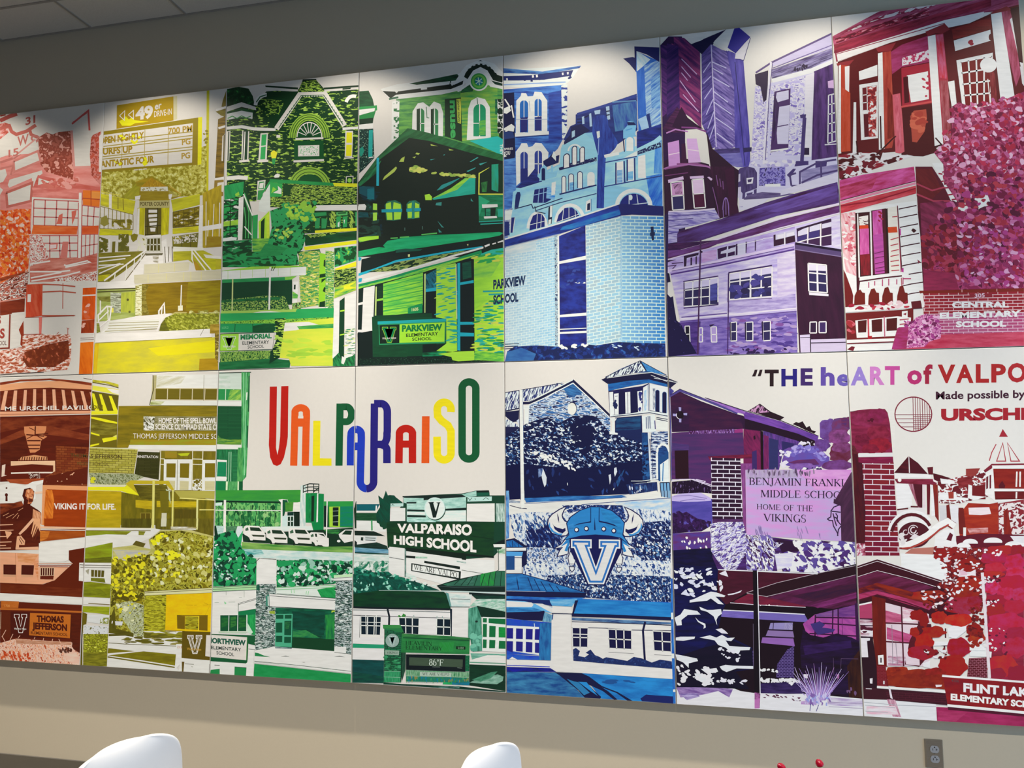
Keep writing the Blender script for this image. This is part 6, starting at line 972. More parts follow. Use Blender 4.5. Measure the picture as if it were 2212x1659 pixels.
p('870 345 1845 415 1845 582 868 528', 'd8d2c8'); l('870 345 872 528', 10, '12301f'); l('880 378 1845 446', 7, '1c2c24'); l('880 348 1845 418', 6, '1c3c2c'); p('825 380 875 355 870 530 825 525', '3a7c64'); l('865 532 1845 585', 7, '12301f'); l('858 385 862 520', 14, 'd0d8cc')
p('965 638 1210 635 1196 1112 958 1102', '48a078'); p('972 652 1078 650 1076 708 970 708|1098 652 1196 650 1194 706 1096 706|972 765 1062 762 1060 905 970 905|1092 738 1192 736 1188 945 1090 940|972 952 1062 952 1060 1042 970 1040|1090 965 1188 965 1184 1052 1088 1052', '0f4a30'); f('1100 750 1180 750 1150 850 1100 850', '2a7038', '0f4a30', 30)
f('1680 650 1812 640 1808 1002 1678 998', '2a8c38', '14603a', 60, 90); p('1770 590 1862 585 1860 600 1830 612 1800 605 1765 622', 'a8c038')
m('1830 172 2072 152 2065 600 2058 1222 1975 1200 1808 1102 1815 600', '12342c', 'c8d0c8', '1c4438', 13, .46, .55, 2, 4.2); d('1830 190 2060 170 2050 1180 1820 1100', '12342c d4d4c8 2a5440', 160, 4, 7, 2, 5, 4, .25); p('1800 82 2072 65 2072 112 1800 130', 'b8d4a4'); p('1800 120 2072 105 2072 152 1800 165', 'd8d4ca'); l('1800 128 2072 110|1800 165 2072 156', 6, '12301f')
p('668 1160 958 1105 1200 1125 1808 1172 2055 1225 2045 1480 658 1320', 'd8d2c8'); f('960 1108 1200 1122 1200 1140 960 1130', '3a4c48', '8ca09c', 30); p('1808 1100 1978 1112 1975 1202 1805 1188', 'd8d4ca'); l('1808 1190 1980 1206', 6, '12301f'); p('665 1190 720 1200 800 1235 890 1255 800 1252 665 1242', '1f7a40'); p('1040 1252 1110 1238 1170 1254 1110 1248|1800 1254 1880 1240 1965 1256 1880 1250|1340 1330 1395 1330 1370 1336', '24382c'); l('660 1315 1200 1365 2045 1460', 7, '2a4c34'); f('655 1352 1200 1410 2045 1502 2042 1620 650 1530', '14803e', '1f8a48', 130, 6, 3); l('660 1335 2045 1482', 14, 'd8d8cc')
part('painted_sign'); p('40 925 578 968 562 1330 540 1348 34 1315', '14502c'); p('42 935 560 972 545 1302 38 1255', 'W'); l('560 972 548 1302', 10, '3a7c38'); part()
p('34 1315 540 1348 560 1330 580 1150 672 1160 650 1530 25 1500', 'd8d2c8'); p('36 1440 165 1424 165 1510 25 1505|378 1398 548 1412 542 1525 374 1520', '1f7c3e'); l('378 1396 548 1410', 8, '12301f'); l('90 1370 165 1376', 9, '24301f'); l('25 1360 22 1490', 9, '1c1810'); l('660 1160 650 1530', 4, 'b0aca0')
part('lettering'); t('NORTHVIEW', -16, 1048, 538, 1088, 74, '14503a', .055); t('ELEMENTARY', 40, 1140, 470, 1174, 48, '24342c', .01); t('SCHOOL', 118, 1216, 372, 1242, 46, '24342c', .01)
# the rainbow lettering
v('C3')
R_, O_, Y_, G_, B_, N_ = 'b01a10', 'd6521a', 'e0cb18', '10502c', '1c36a4', '221c6c'
CUR['join'] = 1; part('lettering'); p('445 118 497 117 492 480 490 560 500 612 511 560 520 480 528 115 580 113 576 480 568 540 548 630 524 680 497 692 470 682 448 630 438 540 440 480', R_)
part('lettering'); l([(618, 690), (625, 420), (627, 330)] + arcp(669, 305, 42, 34, 190, 350) + [(711, 330), (708, 420), (702, 690)], 52, O_); p('640 348 698 348 698 408 640 408', O_); p('650 330 688 330 688 348 650 348', 'W')
part('lettering'); p('760 365 812 365 808 636 892 638 892 690 755 690', Y_)
part('lettering'); p('928 240 980 240 972 690 920 690', G_); l([(965, 264), (1000, 264)] + arcp(1000, 318, 37, 54, -90, 90) + [(960, 372)], 50, G_)
part('lettering'); l([(1028, 688), (1030, 490)] + arcp(1070, 465, 38, 38, 195, 270), 52, B_); l(arcp(1070, 465, 38, 38, 270, 345) + [(1108, 490), (1100, 800)] + arcp(1149, 806, 49, 51, 175, 92), 54, B_); p('1048 522 1095 522 1090 578 1046 578', B_)
l(arcp(1147, 806, 50, 51, 92, 5) + [(1197, 800), (1203, 240)], 54, N_); l([(1200, 241), (1250, 241)] + arcp(1250, 300, 46, 59, -90, 0) + [(1296, 440)] + arcp(1258, 470, 36, 66, -10, 90) + [(1222, 536)], 54, N_); l([(1250, 536)] + arcp(1255, 580, 38, 40, -60, 0) + [(1293, 672)], 54, N_)
part('lettering'); l([(1380, 672), (1383, 490)] + arcp(1431, 460, 48, 39, 190, 350) + [(1478, 490), (1478, 672)], 54, R_); p('1400 508 1462 508 1462 560 1400 560', R_)
part('lettering'); p('1547 332 1602 332 1600 672 1543 672', O_)
part('lettering'); l([(1756, 302)] + arcp(1707, 282, 50, 51, 5, -180) + [(1660, 330), (1690, 366), (1735, 398), (1757, 440), (1757, 590)] + arcp(1707, 598, 50, 50, 0, 180) + [(1656, 480)], 55, Y_)
part('lettering'); l(arcp(1887, 132, 50, 48, 180, 360) + arcp(1887, 594, 50, 48, 0, 180), 54, G_, True); part(); CUR['join'] = 0

# ---- lower row, fourth canvas: school monument sign and portal in dark green
v('C6', 'l4')
p('55 270 62 270 62 640 40 640 30 380', '14301f'); p('64 310 380 310 335 402 64 400', '10585e'); l('64 408 330 408 335 330', 18, 'dcdad2'); f('60 430 345 430 400 560 60 530', '143c22', '1f5030', 50); p('66 532 400 540 470 680 300 690 200 665 68 668', 'd8d4ca'); l('272 525 275 670', 20, '2a8c4c')
f('360 190 425 240 440 200 464 124 492 190 520 185 580 190 600 215 690 285 705 310 530 300 520 545 475 630 400 590 340 560 330 440 385 350', '0c4a36', '12382a', 60, 60); d('340 540 470 560 470 640 400 620', '14402a', 10, 16, 34, 50, 1.8)
p('35 672 300 680 400 720 455 748 300 742 40 735', '14241c'); p('38 735 345 745 330 830 60 865 35 850', 'd8d4ca'); p('178 745 340 752 328 825 170 800', 'c4c8c0'); l('185 770 325 775|185 800 320 805', 8, '14241c'); p('125 762 158 762 155 808 122 805', '1c2c24'); p('38 800 70 830 70 870 35 890', '1c2420'); f('38 865 340 830 480 880 500 940 40 900', '12241f', '1c382c', 50); f('40 900 500 930 500 982 40 970', '3c7088', '7ca8b4', 60, 3, 6); l('40 972 500 995', 18, '12382c'); f('30 985 510 1000 505 1090 30 1090', 'd8d4c8', 'a8c4b4', 60); f('30 1090 505 1085 500 1240 30 1190', '7c9c88', 'c0ccbc', 50, 40); d('40 1110 500 1110 480 1230 40 1200', 'd0d4c8 5c9478 1f7050', 50, 10, 26, -60, 2, 30)
p('700 200 1500 165 1700 125 1872 120 1882 190 2095 190 2095 860 1930 1030 1560 1060 490 905 470 560 520 545 700 300', '133a28')
f('712 215 1560 175 1560 545 750 545 750 300 712 290', 'b4d0c0', '84b0a0', 90, -4, 3); p('690 200 1555 178 1552 212 1240 232 980 258 980 228 700 222', '142420'); f('1500 175 1700 130 1702 200 1570 215', 'a8c8b8', '7cac9c', 40); p('1702 124 1872 122 1878 148 1702 152', '101c18'); p('1702 152 1880 150 1880 190 1702 198', '14503c')
p('745 282 882 280 880 300 750 302|755 382 1000 388 1000 412 755 408|755 458 1010 465 1010 490 755 488|1265 372 1560 358 1560 392 1268 398|1300 458 1500 452 1490 462 1310 468', '132420'); f('755 412 1000 420 1000 455 755 452', 'dcdad0', 'c4d4c8', 50); f('1270 400 1560 396 1560 540 1200 545', 'dcdad0', 'c4d4c8', 70); f('755 490 1150 500 1150 555 760 555', '6ca894', 'c0d8cc', 40)
p('525 366 730 362 730 540 520 542', 'd6d2c8'); p('1572 305 1950 298 1952 550 1568 545', 'dad4ca'); p('528 302 706 296 702 340 530 346', 'b4ccc0'); p('1580 212 1912 206 1910 266 1578 276', 'b0ccc0'); l('1590 225 1610 260 1640 222|1790 250 1830 220 1870 245|1680 230 1690 250', 7, '1c4434'); l('545 335 555 310 580 330', 6, '1c4434'); f('1952 300 2095 300 2095 550 1955 550', '5c8474', 'c8d4c8', 50, 90); l('1960 300 1960 550', 12, '133a28'); p('705 215 712 215 712 290 705 290', 'c8d4c8')
part('emblem'); e(1140, 382, 142, 150, '133a28'); e(1132, 368, 142, 152, 'c8d6cc'); e(1135, 372, 128, 140, 'd4dad0'); p('1042 285 1122 280 1112 300 1146 410 1176 302 1150 288 1212 284 1198 300 1148 492 1108 495 1060 302', '10201c'); f('1070 230 1200 230 1210 270 1060 275', 'a0c4b4', 'c8d8cc', 40); part()
f('475 560 1942 552 1935 1020 1560 1010 490 885', '153c1e', '0f301f', 130, 4, 4); l('480 700 1600 740 1940 790', 8, '0c2418')
part('lettering'); t('VALPARAISO', 620, 688, 1640, 732, (112, 146), 'e0dcd4', .045); t('HIGH SCHOOL', 572, 846, 1700, 962, (112, 150), 'e0dcd4', .045); part()
p('512 890 722 912 720 1300 505 1245', 'd8d4ca'); l('512 1035 720 1070', 7, '24342c'); f('722 920 748 930 745 1310 720 1300', '1c3c30', '84a094', 30, 90)
p('742 952 1500 1040 1560 1060 1950 1075 1948 1230 1720 1290 1500 1370 1240 1400 860 1300 742 1282', 'd8d4ca'); p('1500 1005 1560 1012 1560 1075 1500 1065|740 1010 868 1020 866 1052 740 1040', '101c18'); p('736 900 1940 1020 1940 1045 1560 1020 1540 1060 1200 1010 740 950', '101f18'); f('870 1025 1030 1030 1030 1052 870 1050', '6c9c7c', 'b4ccb8', 30)
part('painted_sign'); p('990 1082 1476 1162 1476 1200 988 1112', '14201c'); p('812 1115 1490 1228 1482 1345 810 1222', '14201c'); p('830 1132 1462 1240 1458 1318 826 1212', 'd8d6cc'); st('WE ARE VALPO', 848, 1198, 1440, 1318, (62, 78), '1c2420'); part()
f('1420 1080 1560 1100 1560 1120 1440 1100', '5c8474', 'c8d0c8', 30); l('1500 1210 1790 1258', 7, '3c4c44')
m('28 1180 140 1185 300 1240 500 1230 560 1280 700 1310 780 1330 900 1360 930 1420 1060 1430 1200 1490 370 1490 30 1530', '0f5c48', '146c50', '0b3c30', 70, .48, .58); d('40 1200 480 1250 900 1380 1080 1450 380 1480 40 1500', '0c4438 15684e 8cc4ac 1f7c60 0b3c30', 130, 12, 30, 20, 1.6, 90); d('700 1290 1180 1440 900 1400', 'd0d4c8', 20, 10, 24); f('740 1240 860 1290 900 1340 740 1300', 'b4ccbc', 'd8d4ca', 40)
p('1935 850 2050 800 2095 790 2095 850 1990 852', '101c1c'); p('1930 858 2095 855 2095 898 1940 898', 'dcdad2'); f('1980 930 2095 920 2095 985 2000 990', '3c8c54', 'c0ccb8', 40); p('2005 1000 2095 995 2095 1230 1990 1222', 'd8d4ca'); l('2000 920 2005 1210 1960 1230', 8, '12241f')
v('C7', 'l4')
f('20 0 440 60 860 100 1200 220 380 225 20 275', '0e5444', '0a382e', 60, 40); d('30 20 700 60 1100 210 380 220 30 260', '0c4438 15684e 8cc4ac 0b3c30', 70, 12, 28, 20, 1.6, 90)
f('20 270 380 224 1250 238 1330 300 1350 480 600 470 20 458', '0d3c20', '0a2a1e', 130); l('370 224 700 226 1240 238', 5, 'c0d0c4'); l('20 452 480 468 1340 480', 26, '121c20')
p('1158 158 1400 80 1780 0 2010 -45 2100 -45 2100 245 1230 232', '10221f'); p('1235 142 1800 2 1980 -38 2096 -38 2096 162 1300 160', '2a6248'); f('1760 0 1960 -40 1940 162 1750 160', '1f8c38', '2a6a40', 60, 70); f('1300 140 1700 20 1660 160 1300 160', '3a6c58', '24503f', 60); l('1395 150 1480 70|1490 155 1580 50|1580 155 1655 35|1670 160 1720 20|1765 160 1815 0|1860 162 1890 -20|1940 162 1965 -30|2030 162 2040 -30', 9, '0f2a20'); l('1190 165 1400 180 2098 172', 8, '3a4c48'); l('1225 232 1600 242 2098 262', 16, 'b8c8c0'); l('1600 270 2098 300', 40, '10201f')
p('18 478 480 480 1350 505 1362 835 900 820 690 800 440 700 440 1175 8 1165', 'd8d2ca'); l('20 490 480 498 1345 522', 8, '4c5854'); l('18 562 480 575 900 590 1345 602', 8, '141c24')
w('122 574 404 582 390 836 124 828', 3, 2, '0b1d28', 'd8d8cc', 14); l('190 560 196 830|335 560 330 836|122 655 400 662', 10, 'd8d8cc'); l('115 580 105 868', 5, '24302c'); p('122 826 390 836 388 868 120 862', 'dcdad0'); w('640 592 920 600 914 830 650 810', 3, 2, '0b1d28', 'd8d8cc', 14); w('1160 606 1350 612 1350 842 1155 832', 2, 2, '0b1d28', 'd8d8cc', 14); d('625 548 660 548 720 550 720 575 640 575', '2f7c30', 4, 14, 20); l('845 560 850 590|1160 575 1170 600|1235 575 1240 600', 10, '8ca49c')
l('488 478 512 580 508 700', 26, '121a22'); p('1340 470 1372 480 1366 850 1352 850', '12202c')
p('14 948 442 964 440 1016 12 1006', '208c62'); f('8 1165 440 1180 435 1490 5 1482', '0c4a46', '0a3836', 110, 2, 4); f('8 1330 440 1400 435 1490 5 1482', '0c4a38', '0a3430', 60)
p('1370 462 1588 460 1580 865 1366 850', 'd8d2ca'); f('1298 262 1640 280 1612 445 1350 442', 'd4d4ca', 'b0c4bc', 60); l('1355 340 1615 345|1345 448 1612 450', 7, '1c302c'); p('1280 250 1320 262 1360 440 1340 445', '5c8c84')
f('1612 440 1700 350 1850 310 2100 300 2100 520 1900 470 1710 440', 'c8d0c4', '5ca484', 60, -10, 3); f('1640 290 2100 300 2100 340 1700 340', '0f2a22', '143c30', 40); p('1708 432 1900 470 2100 515 2100 590 1780 590 1750 575', '0c2c20'); f('1592 470 1710 440 1770 600 1780 1050 1650 1060 1620 900 1588 860', '2a6a52', '5ca086', 60, 90); d('1650 800 1760 800 1760 1040 1650 1040', '6cb094 4c947c', 8, 24, 40, 0, 1.4); e(1702, 648, 18, 14, '14241f')
p('1785 585 2100 600 2100 1070 1780 1050', 'd8dcd4'); p('1790 600 1845 602 1842 662 1790 660|1868 605 2100 612 2100 690 1868 668|1790 680 1845 682 1842 860 1788 858|1878 705 1965 712 1960 862 1875 860|2010 722 2100 728 2100 868 2005 865|1790 892 1842 895 1838 1010 1788 1010|1878 898 1960 902 1955 1012 1875 1012|2010 910 2100 914 2100 1022 2005 1018', '0f6436'); f('2005 725 2100 730 2100 868 2005 864', '128c38', '0f7434', 40)
f('1620 1080 2100 1090 2100 1140 1640 1170', '4c8c74', '84b4a0', 60); p('1608 1178 1700 1150 1850 1108 2000 1108 2100 1120 2100 1215 1606 1195', 'd8d4ca'); l('1610 1205 2100 1222', 14, '5c9478'); l('1610 1222 2100 1242', 8, 'd8d8cc'); f('1605 1232 2100 1252 2100 1600 1600 1520', '0d3422', '0a281c', 90); f('1605 1480 1700 1440 1840 1400 1990 1370 2070 1400 2060 1460 1980 1505 1700 1490', '5c8c74', '8cb09c', 60, -15, 3); f('1640 1440 1900 1340 1990 1330 1900 1420 1760 1470', '2a6448', '4c8c6c', 50, -20)
f('435 1480 680 1500 1480 1535 2100 1600 2095 1612 430 1505', '0d2c24', '12402c', 70); f('1250 1470 1380 1475 1370 1510 1240 1505', '1fa058', '148c48', 40); f('1370 1475 1610 1470 1605 1520 1365 1510', '14748c', '105c68', 40); f('1100 1540 1470 1530 1470 1560 1250 1560', '5c8478', '1c4438', 50)
b('445 745 700 800 672 1480 438 1480', '1a5438', '237048', '0f3424', 84, 27, 0, .16); d('450 1120 660 1120 655 1320 445 1320', '2a7c4c 1f6440 3a9460 14482c', 50, 10, 13, 0, 2.6, 3, .2); f('440 1325 665 1330 660 1480 436 1475', '1f7048', '3a9c64', 26, 90, 6); l('438 1405 662 1412|440 1325 665 1330', 5, '8cb498')
p('424 695 668 698 712 800 690 800 430 745', '24703c'); p('424 692 668 696 672 740 428 742', '34803f'); p('690 790 712 800 700 1300 668 1480 676 830', '0f3422'); f('700 850 740 850 735 1300 680 1480', '143c2c', '2a4c38', 30, 90)
part('emblem'); e(556, 912, 98, 98, '143c2a'); e(553, 908, 92, 92, '8ca094'); V(502, 848, 604, 972, [(0, 'c8d8d0'), (6, '12281f'), (11, 'b8d4cc'), (16, '1a7c78')]); part()
f('682 815 1400 850 1612 880 1605 1095 672 1070', '1f6a34', '2a7c3e', 120, 3, 3); f('690 810 1612 872 1612 905 690 850', '3a7c40', '1c5c30', 60, 3, 6); l('700 868 1610 908', 14, '14482a'); f('1200 930 1400 930 1380 1060 1180 1060', '1f8030', '2a8040', 40, 60)
part('painted_sign'); p('456 1038 648 1046 642 1108 456 1100', '8ca08c'); st('VIKINGS', 480, 1085, 632, 1088, 28, '1c2420'); st('HEAVILIN', 735, 966, 1098, 980, 54, '0c2818'); st('ELEMENTARY', 735, 1026, 1238, 1044, 50, '0c2818'); p('1425 984 1552 990 1550 1032 1424 1026', '0c1c14'); t('2450', 1445, 1022, 1530, 1026, 28, '6c8c6c', .02)
p('740 1095 1556 1106 1552 1335 740 1306', '0c161a'); p('784 1136 1516 1166 1512 1272 782 1246', '3c4c3a'); st('86°F', 1055, 1246, 1258, 1252, 86, 'ccd4c4'); l('1100 1266 1205 1270|1440 1280 1505 1284', 4, '8c9c8c'); part()
f('736 1308 1604 1340 1600 1410 736 1388', '1f7040', '8cb08c', 20, 90, 7); f('740 1392 1600 1412 1598 1480 740 1470', '2a6c48', '147068', 24, 90, 7); d('745 1400 1590 1415 1590 1470 745 1465', '14705c 3a9058 7c7840 107084 2a7c48', 60, 8, 12, 90, 2.4, 6, .2); l('740 1390 1600 1412|740 1468 1250 1478', 4, 'a0bc9c'); b('1552 1110 1608 1110 1602 1330 1550 1330', '14603c', '1a7048', '0c3c28', 50, 20, 0, .14)
part('painted_sign'); p('930 1334 1362 1346 1358 1402 930 1390', 'a4b4a0'); st('WE ARE VALPO', 965, 1380, 1330, 1388, 38, '1c2c20'); part()

# ---- lower row, fifth canvas: navy church, helmet emblem and school
v('D1', 'l5')
m('62 420 215 392 500 345 742 290 600 380 345 520 262 520 255 605 62 632', 'd0d4d8', 'd0d4d8', '2a3468', 15, .46, .5, 108, 6); l('62 418 500 345 720 308', 8, '14183c'); l('62 632 220 600', 14, '14183c')
m('335 560 845 295 1270 690 1280 900 1000 900 330 800', '2a5c94', 'c4ccd4', '121a48', 20, .46, .56, 6, 4); f('700 320 850 300 960 420 800 480', '3a74a8', '1c3c70', 50, 20)
l('262 540 340 538 500 462 845 282 1060 480 1272 690', 30, '131538'); l('330 562 500 488 845 308 1055 500 1262 700', 11, 'dcdad4'); l('265 520 335 516 845 268', 5, 'dcdad4'); p('440 470 700 340 845 262 845 275 600 400 340 528', 'd4d8dc')
e(838, 600, 50, 80, '14183c'); e(832, 606, 50, 70, 'd8d4c8')
p('268 566 345 568 336 600 330 790 282 792 285 610 262 600', 'd8d8d4'); p('62 640 222 622 218 750 140 760 62 690', '16183c'); p('190 740 225 720 225 800', 'c0c4cc'); m('62 720 120 740 222 800 222 820 62 810', 'd0d4d8', 'd0d4d8', '2a3468', 14, .48, .54, 100, 5); p('62 812 222 815 222 920 62 930', '1a1c40')
p('62 900 222 830 300 780 400 745 540 700 700 760 840 690 1000 680 1110 690 1270 880 1400 900 1640 880 1740 960 1740 1450 1500 1590 280 1645 62 1659', '0e1238')
m('62 920 300 790 540 720 760 760 860 690 1100 690 1270 890 1640 890 1660 1100 1640 1200 1300 1250 1060 1290 800 1300 300 1240 62 1260', '0e1238', '2a5080', 'ccd0d0', 26, .53, .585, 15, 1.6); d('280 780 1250 800 1640 920 1640 1200 800 1280 280 1180', 'd8d8d0 ccd0d4 3a6498', 130, 5, 12, 15, 2.6, 50); d('300 1050 850 1240 860 1310 480 1200', 'dcdad2', 46, 7, 16, 20, 2, 40); d('850 690 1100 690 1000 1100 860 1000', '0e1238', 40, 20, 44); d('62 920 220 850 220 1250 62 1250', '2a5080 d0d4d8 3a6498', 40, 5, 12, 40, 1.8, 50)
p('470 1330 500 1300 540 1400 535 1480 515 1510 495 1450|1320 1290 1345 1280 1355 1330 1330 1390 1318 1350|1255 1370 1280 1360 1285 1420 1270 1480', 'ccd0d4'); f('440 1300 500 1290 480 1380 445 1400', '1c3c78', '8ca0c0', 30, 70); f('1340 1440 1440 1300 1400 1420 1360 1510', '2a5c94', '121a48', 30, -60); d('300 1300 1600 1300 1600 1560 300 1600', '1c2c60 24407c', 26, 6, 20, 60, 2.4); l('780 1460 782 1490|1310 1545 1320 1520', 8, 'd8d8d8')
p('225 385 262 385 270 1000 280 1659 240 1659 232 1000', 'dcdacf'); l('222 390 230 1000 238 1659', 6, '14183c'); l('264 380 272 1000', 4, '3a5c8c')
p('1215 238 1400 140 1620 48 1925 215 1760 182 1560 190 1230 248', '20487c'); m('1220 240 1400 145 1620 55 1695 168 1560 190 1230 246', 'd4d8dc', 'd4d8dc', '16204c', 17, .46, .5, 118, 6); f('1620 55 1925 216 1760 184 1695 166', '2a6aa8', '4c90c4', 30, 60); l('1620 52 1690 165', 14, '14183c'); l('1215 240 1620 50 1925 216', 7, '14183c')
p('1172 268 1225 245 1500 205 1750 180 1925 225 2055 290 1975 358 1930 350 1720 300 1245 318', '131336'); l('1235 250 1500 212 1755 184 1930 240 2045 298', 7, 'd8d8dc'); l('1745 215 1930 290|1780 250 2050 300', 6, 'd8d8dc')
f('1248 320 1500 280 1720 265 1930 320 1932 352 1725 305 1500 345 1252 400', '1f68a8', '1c4484', 60, -4); p('1252 398 1650 340 1720 310 1932 350 1938 650 1640 640 1270 690', '1a1848')
p('1262 412 1308 408 1312 520 1322 672 1272 684|1318 432 1372 425 1372 670 1326 674|1446 415 1505 408 1510 652 1452 662|1588 405 1642 395 1648 640 1598 648|1655 360 1722 320 1728 632 1652 650|1728 312 1932 352 1936 655 1732 622', 'd8d8d4'); l('1476 415 1480 655|1330 460 1362 456', 6, '16204c'); arch(1376, 388, 1446, 660, '14143c'); arch(1512, 372, 1586, 650, '14143c'); d('1312 480 1345 480 1345 640 1312 640', '16204c', 10, 12, 20, 90, 1.3, 10); d('1605 430 1640 430 1640 620 1610 620', '24286c', 8, 10, 18, 90, 1.6, 10); f('1665 400 1700 380 1700 620 1665 630', '7cb0d0', 'd8d8d4', 40, 90); l('1712 330 1716 630', 7, '24487c'); arch(1800, 390, 1840, 640, '14143c', '2a5c94', 5); arch(1880, 412, 1922, 658, '14143c', '2a5c94', 5); f('1765 370 1795 370 1795 620 1770 610', '3a4c70', 'd8d8d4', 30, 80)
p('1268 682 1500 660 1660 632 1730 628 1938 660 1938 705 1730 660 1650 668 1280 705', 'd4d8d4'); l('1275 698 1640 660 1730 650 1938 690', 9, '14143c')
p('1330 708 1640 682 1645 860 1640 1000 1330 900', '16204c'); f('1345 720 1625 690 1625 840 1340 860', '1f4c74', '141c48', 60, -4, 7); p('1272 712 1352 716 1335 742 1318 748 1330 880 1362 885 1360 905 1265 900 1265 870 1295 862 1300 745 1275 735', 'd8d8d2'); p('1640 690 1790 672 1802 870 1650 878', 'd4d8d4'); l('1712 690 1714 835|1732 690 1736 835|1690 700 1692 835', 9, '24386c'); p('1798 690 1938 708 1940 862 1808 850', 'd8d8d0'); l('1808 705 1938 728|1805 722 1938 750', 9, '14143c'); l('1790 740 1795 840', 10, '24286c')
m('1745 868 1940 865 1950 1425 1740 1425', 'c8ccd0', '3a5c90', '16204c', 16, .47, .54, 2, 5); f('1640 880 1712 880 1745 1425 1650 1425', '1c4c80', '14285c', 60, 90); d('1650 1000 1712 1000 1712 1400 1650 1400', '0e1238 2a5c94', 30, 8, 18); p('1708 880 1722 880 1756 1420 1736 1425', 'd0d4d8'); l('1750 880 1770 1420', 5, '16204c')
a(1885, 1110, 68, 95, 182, 358, 26, 'd8d8d2'); p('1800 1120 1826 1100 1830 1420 1806 1420', 'd8d8d2'); p('1828 1120 1840 1060 1885 1040 1930 1062 1948 1110 1955 1450 1830 1440', '1c4478'); p('1850 1250 1880 1230 1948 1180 1955 1455 1855 1450', 'd4d8d4'); l('1888 1230 1880 1440', 12, '2a74ac'); f('1832 1060 1885 1042 1940 1080 1900 1150 1840 1160', '24508c', '14285c', 40)
l('1515 1440 1640 1440 1830 1415|1520 1480 1700 1455 1835 1435', 8, 'd4d8dc'); l('1560 1460 1700 1450', 14, '0e1238'); f('1460 1480 1820 1450 1830 1560 1500 1600', '121640', '24386c', 40, 90); d('1500 1510 1700 1500 1700 1580 1500 1590', 'c8ccd4 3a5c8c', 18, 4, 12, 80, 3, 10)
f('280 1640 800 1610 1230 1612 1480 1595 1230 1640 1000 1659 280 1659', '24609c', '143068', 60); p('1000 1659 1480 1600 1660 1575 1815 1550 1850 1659', 'd8d4ca'); p('1815 1440 1838 1440 1850 1640 1830 1640', 'd8d4ca'); w('1850 1460 1960 1455 1970 1620 1865 1640', 3, 1, '6c9cc0', '14183c', 10)
v('D2', 'l5')
f('75 0 110 0 120 200 110 580 75 590', '1c50a0', '7cb0d8', 40, 90); f('110 110 250 130 240 160 110 150', '143068', 'c8d0d8', 40)
p('110 148 300 152 600 130 950 112 1500 80 1970 20 2092 90 2092 320 110 300', 'd6d2c8'); l('120 180 240 212 330 220', 9, '14183c'); p('255 0 298 0 302 210 262 215', 'dcdacf'); l('300 160 700 135 950 118 1500 85', 6, '24407c'); l('1000 170 1500 130 2090 90|1450 180 1750 150 2090 130', 8, '24407c'); f('1400 140 2090 100 2090 260 1500 230', 'd6d2c8', '8cb4d0', 70, -4, 5); f('300 90 900 70 1500 60 1560 80 900 118 320 145', '1c4888', '3a7cb4', 70)
p('1965 0 2090 0 2090 90 1975 70', '7c9cb8'); l('1972 0 1978 75|2012 0 2015 80|2052 0 2056 84', 8, '14183c')
m('120 295 350 260 630 270 900 250 1400 230 1750 220 2092 250 2092 1375 1400 1330 1060 1310 560 1130 280 1030 300 700 180 590', 'd0d0cc', 'a4b4c8', '2a4478', 30, .5, .57, 70, 2)
m('320 440 480 380 640 350 760 560 740 760 640 800 480 700 330 690', '141a48', '24407c', 'd0d4d8', 34, .5, .6, 60, 2.4); m('1640 400 2092 360 2092 860 1760 850 1600 740', '141a48', '2a4c84', 'd0d0d0', 30, .5, .58, 50, 1.4); m('300 690 640 700 860 800 860 900 300 880', '3a5c90', 'c8ccd0', '141a48', 28, .46, .58, 50, 1.4); m('760 180 1200 170 1500 180 1560 380 1400 300 1100 200 850 280', '141a48', '24407c', 'd4d4d0', 34, .45, .58)
m('560 1040 1000 1020 1500 1030 2092 1050 2092 1375 1400 1335 1060 1310 560 1130', '141a48', '2a5080', 'd0d0cc', 26, .47, .56, 60, 1.4); d('140 300 640 300 620 420 160 500', 'd4d4ce 2a4478 6c8cb0', 70, 7, 16, 70, 3, 30); d('320 820 860 820 1000 960 320 1020', 'dcdad0 c4c8cc 24407c', 90, 6, 14, 30, 1.8, 60); d('1500 860 2090 880 2090 1040 1500 1040', 'dcdad0 c4c8cc 24407c', 110, 6, 14, 30, 1.8, 60); d('700 1080 2080 1080 2080 1350 1080 1290', '12163c d0d4d4 3a6498 1c3468', 220, 7, 16, 60, 1.6, 50); d('1620 560 2080 420 2080 840 1700 830', 'd8d8d4 4c7cac 12163c', 90, 6, 14, 50, 1.8, 50)
p('75 600 180 580 330 680 330 900 270 940 280 1030 75 1030', '15183c'); f('80 615 160 605 290 690 80 690', '2270b0', '1c4c88', 40, 60); l('150 610 158 690|225 640 230 690', 7, '15183c'); p('78 700 322 698 320 735 78 738', 'd8d6d0'); p('78 745 282 750 270 810 78 800', '4c94c8'); p('175 800 266 800 268 1012 78 1012 78 972 180 970', 'd6d2ca'); p('78 800 180 800 180 970 78 970', '1c4478'); l('178 818 268 820', 7, '15183c'); p('285 760 318 740 310 880 280 860', '15183c')
part('emblem')
def mir(s): return [(2340 - x, y + (8 if x < 1170 else 0)) for x, y in pts(s)]
NV, BL = '13164a', '2a7ab6'
HORN = '805 200 735 232 640 295 598 350 590 400 610 470 640 515 700 535 750 548 810 545 848 500 852 430 830 392 790 375 765 340 755 300 775 245'
for q in (HORN, mir(HORN)): l(q, 26, NV, True); p(q, 'd8d4cc')
HB = '612 380 618 440 660 495 720 525 770 520 752 548 690 535 630 500 595 430'
HD = '640 390 660 430 700 452 770 470 800 455 805 490 770 520 720 510 670 470'
for q in (HB, mir(HB)): p(q, '3a88c0')
for q in (HD, mir(HD)): p(q, NV)
for q in ('700 270 722 330 725 400 708 350', mir('700 270 722 330 725 400 708 350')): p(q, NV)
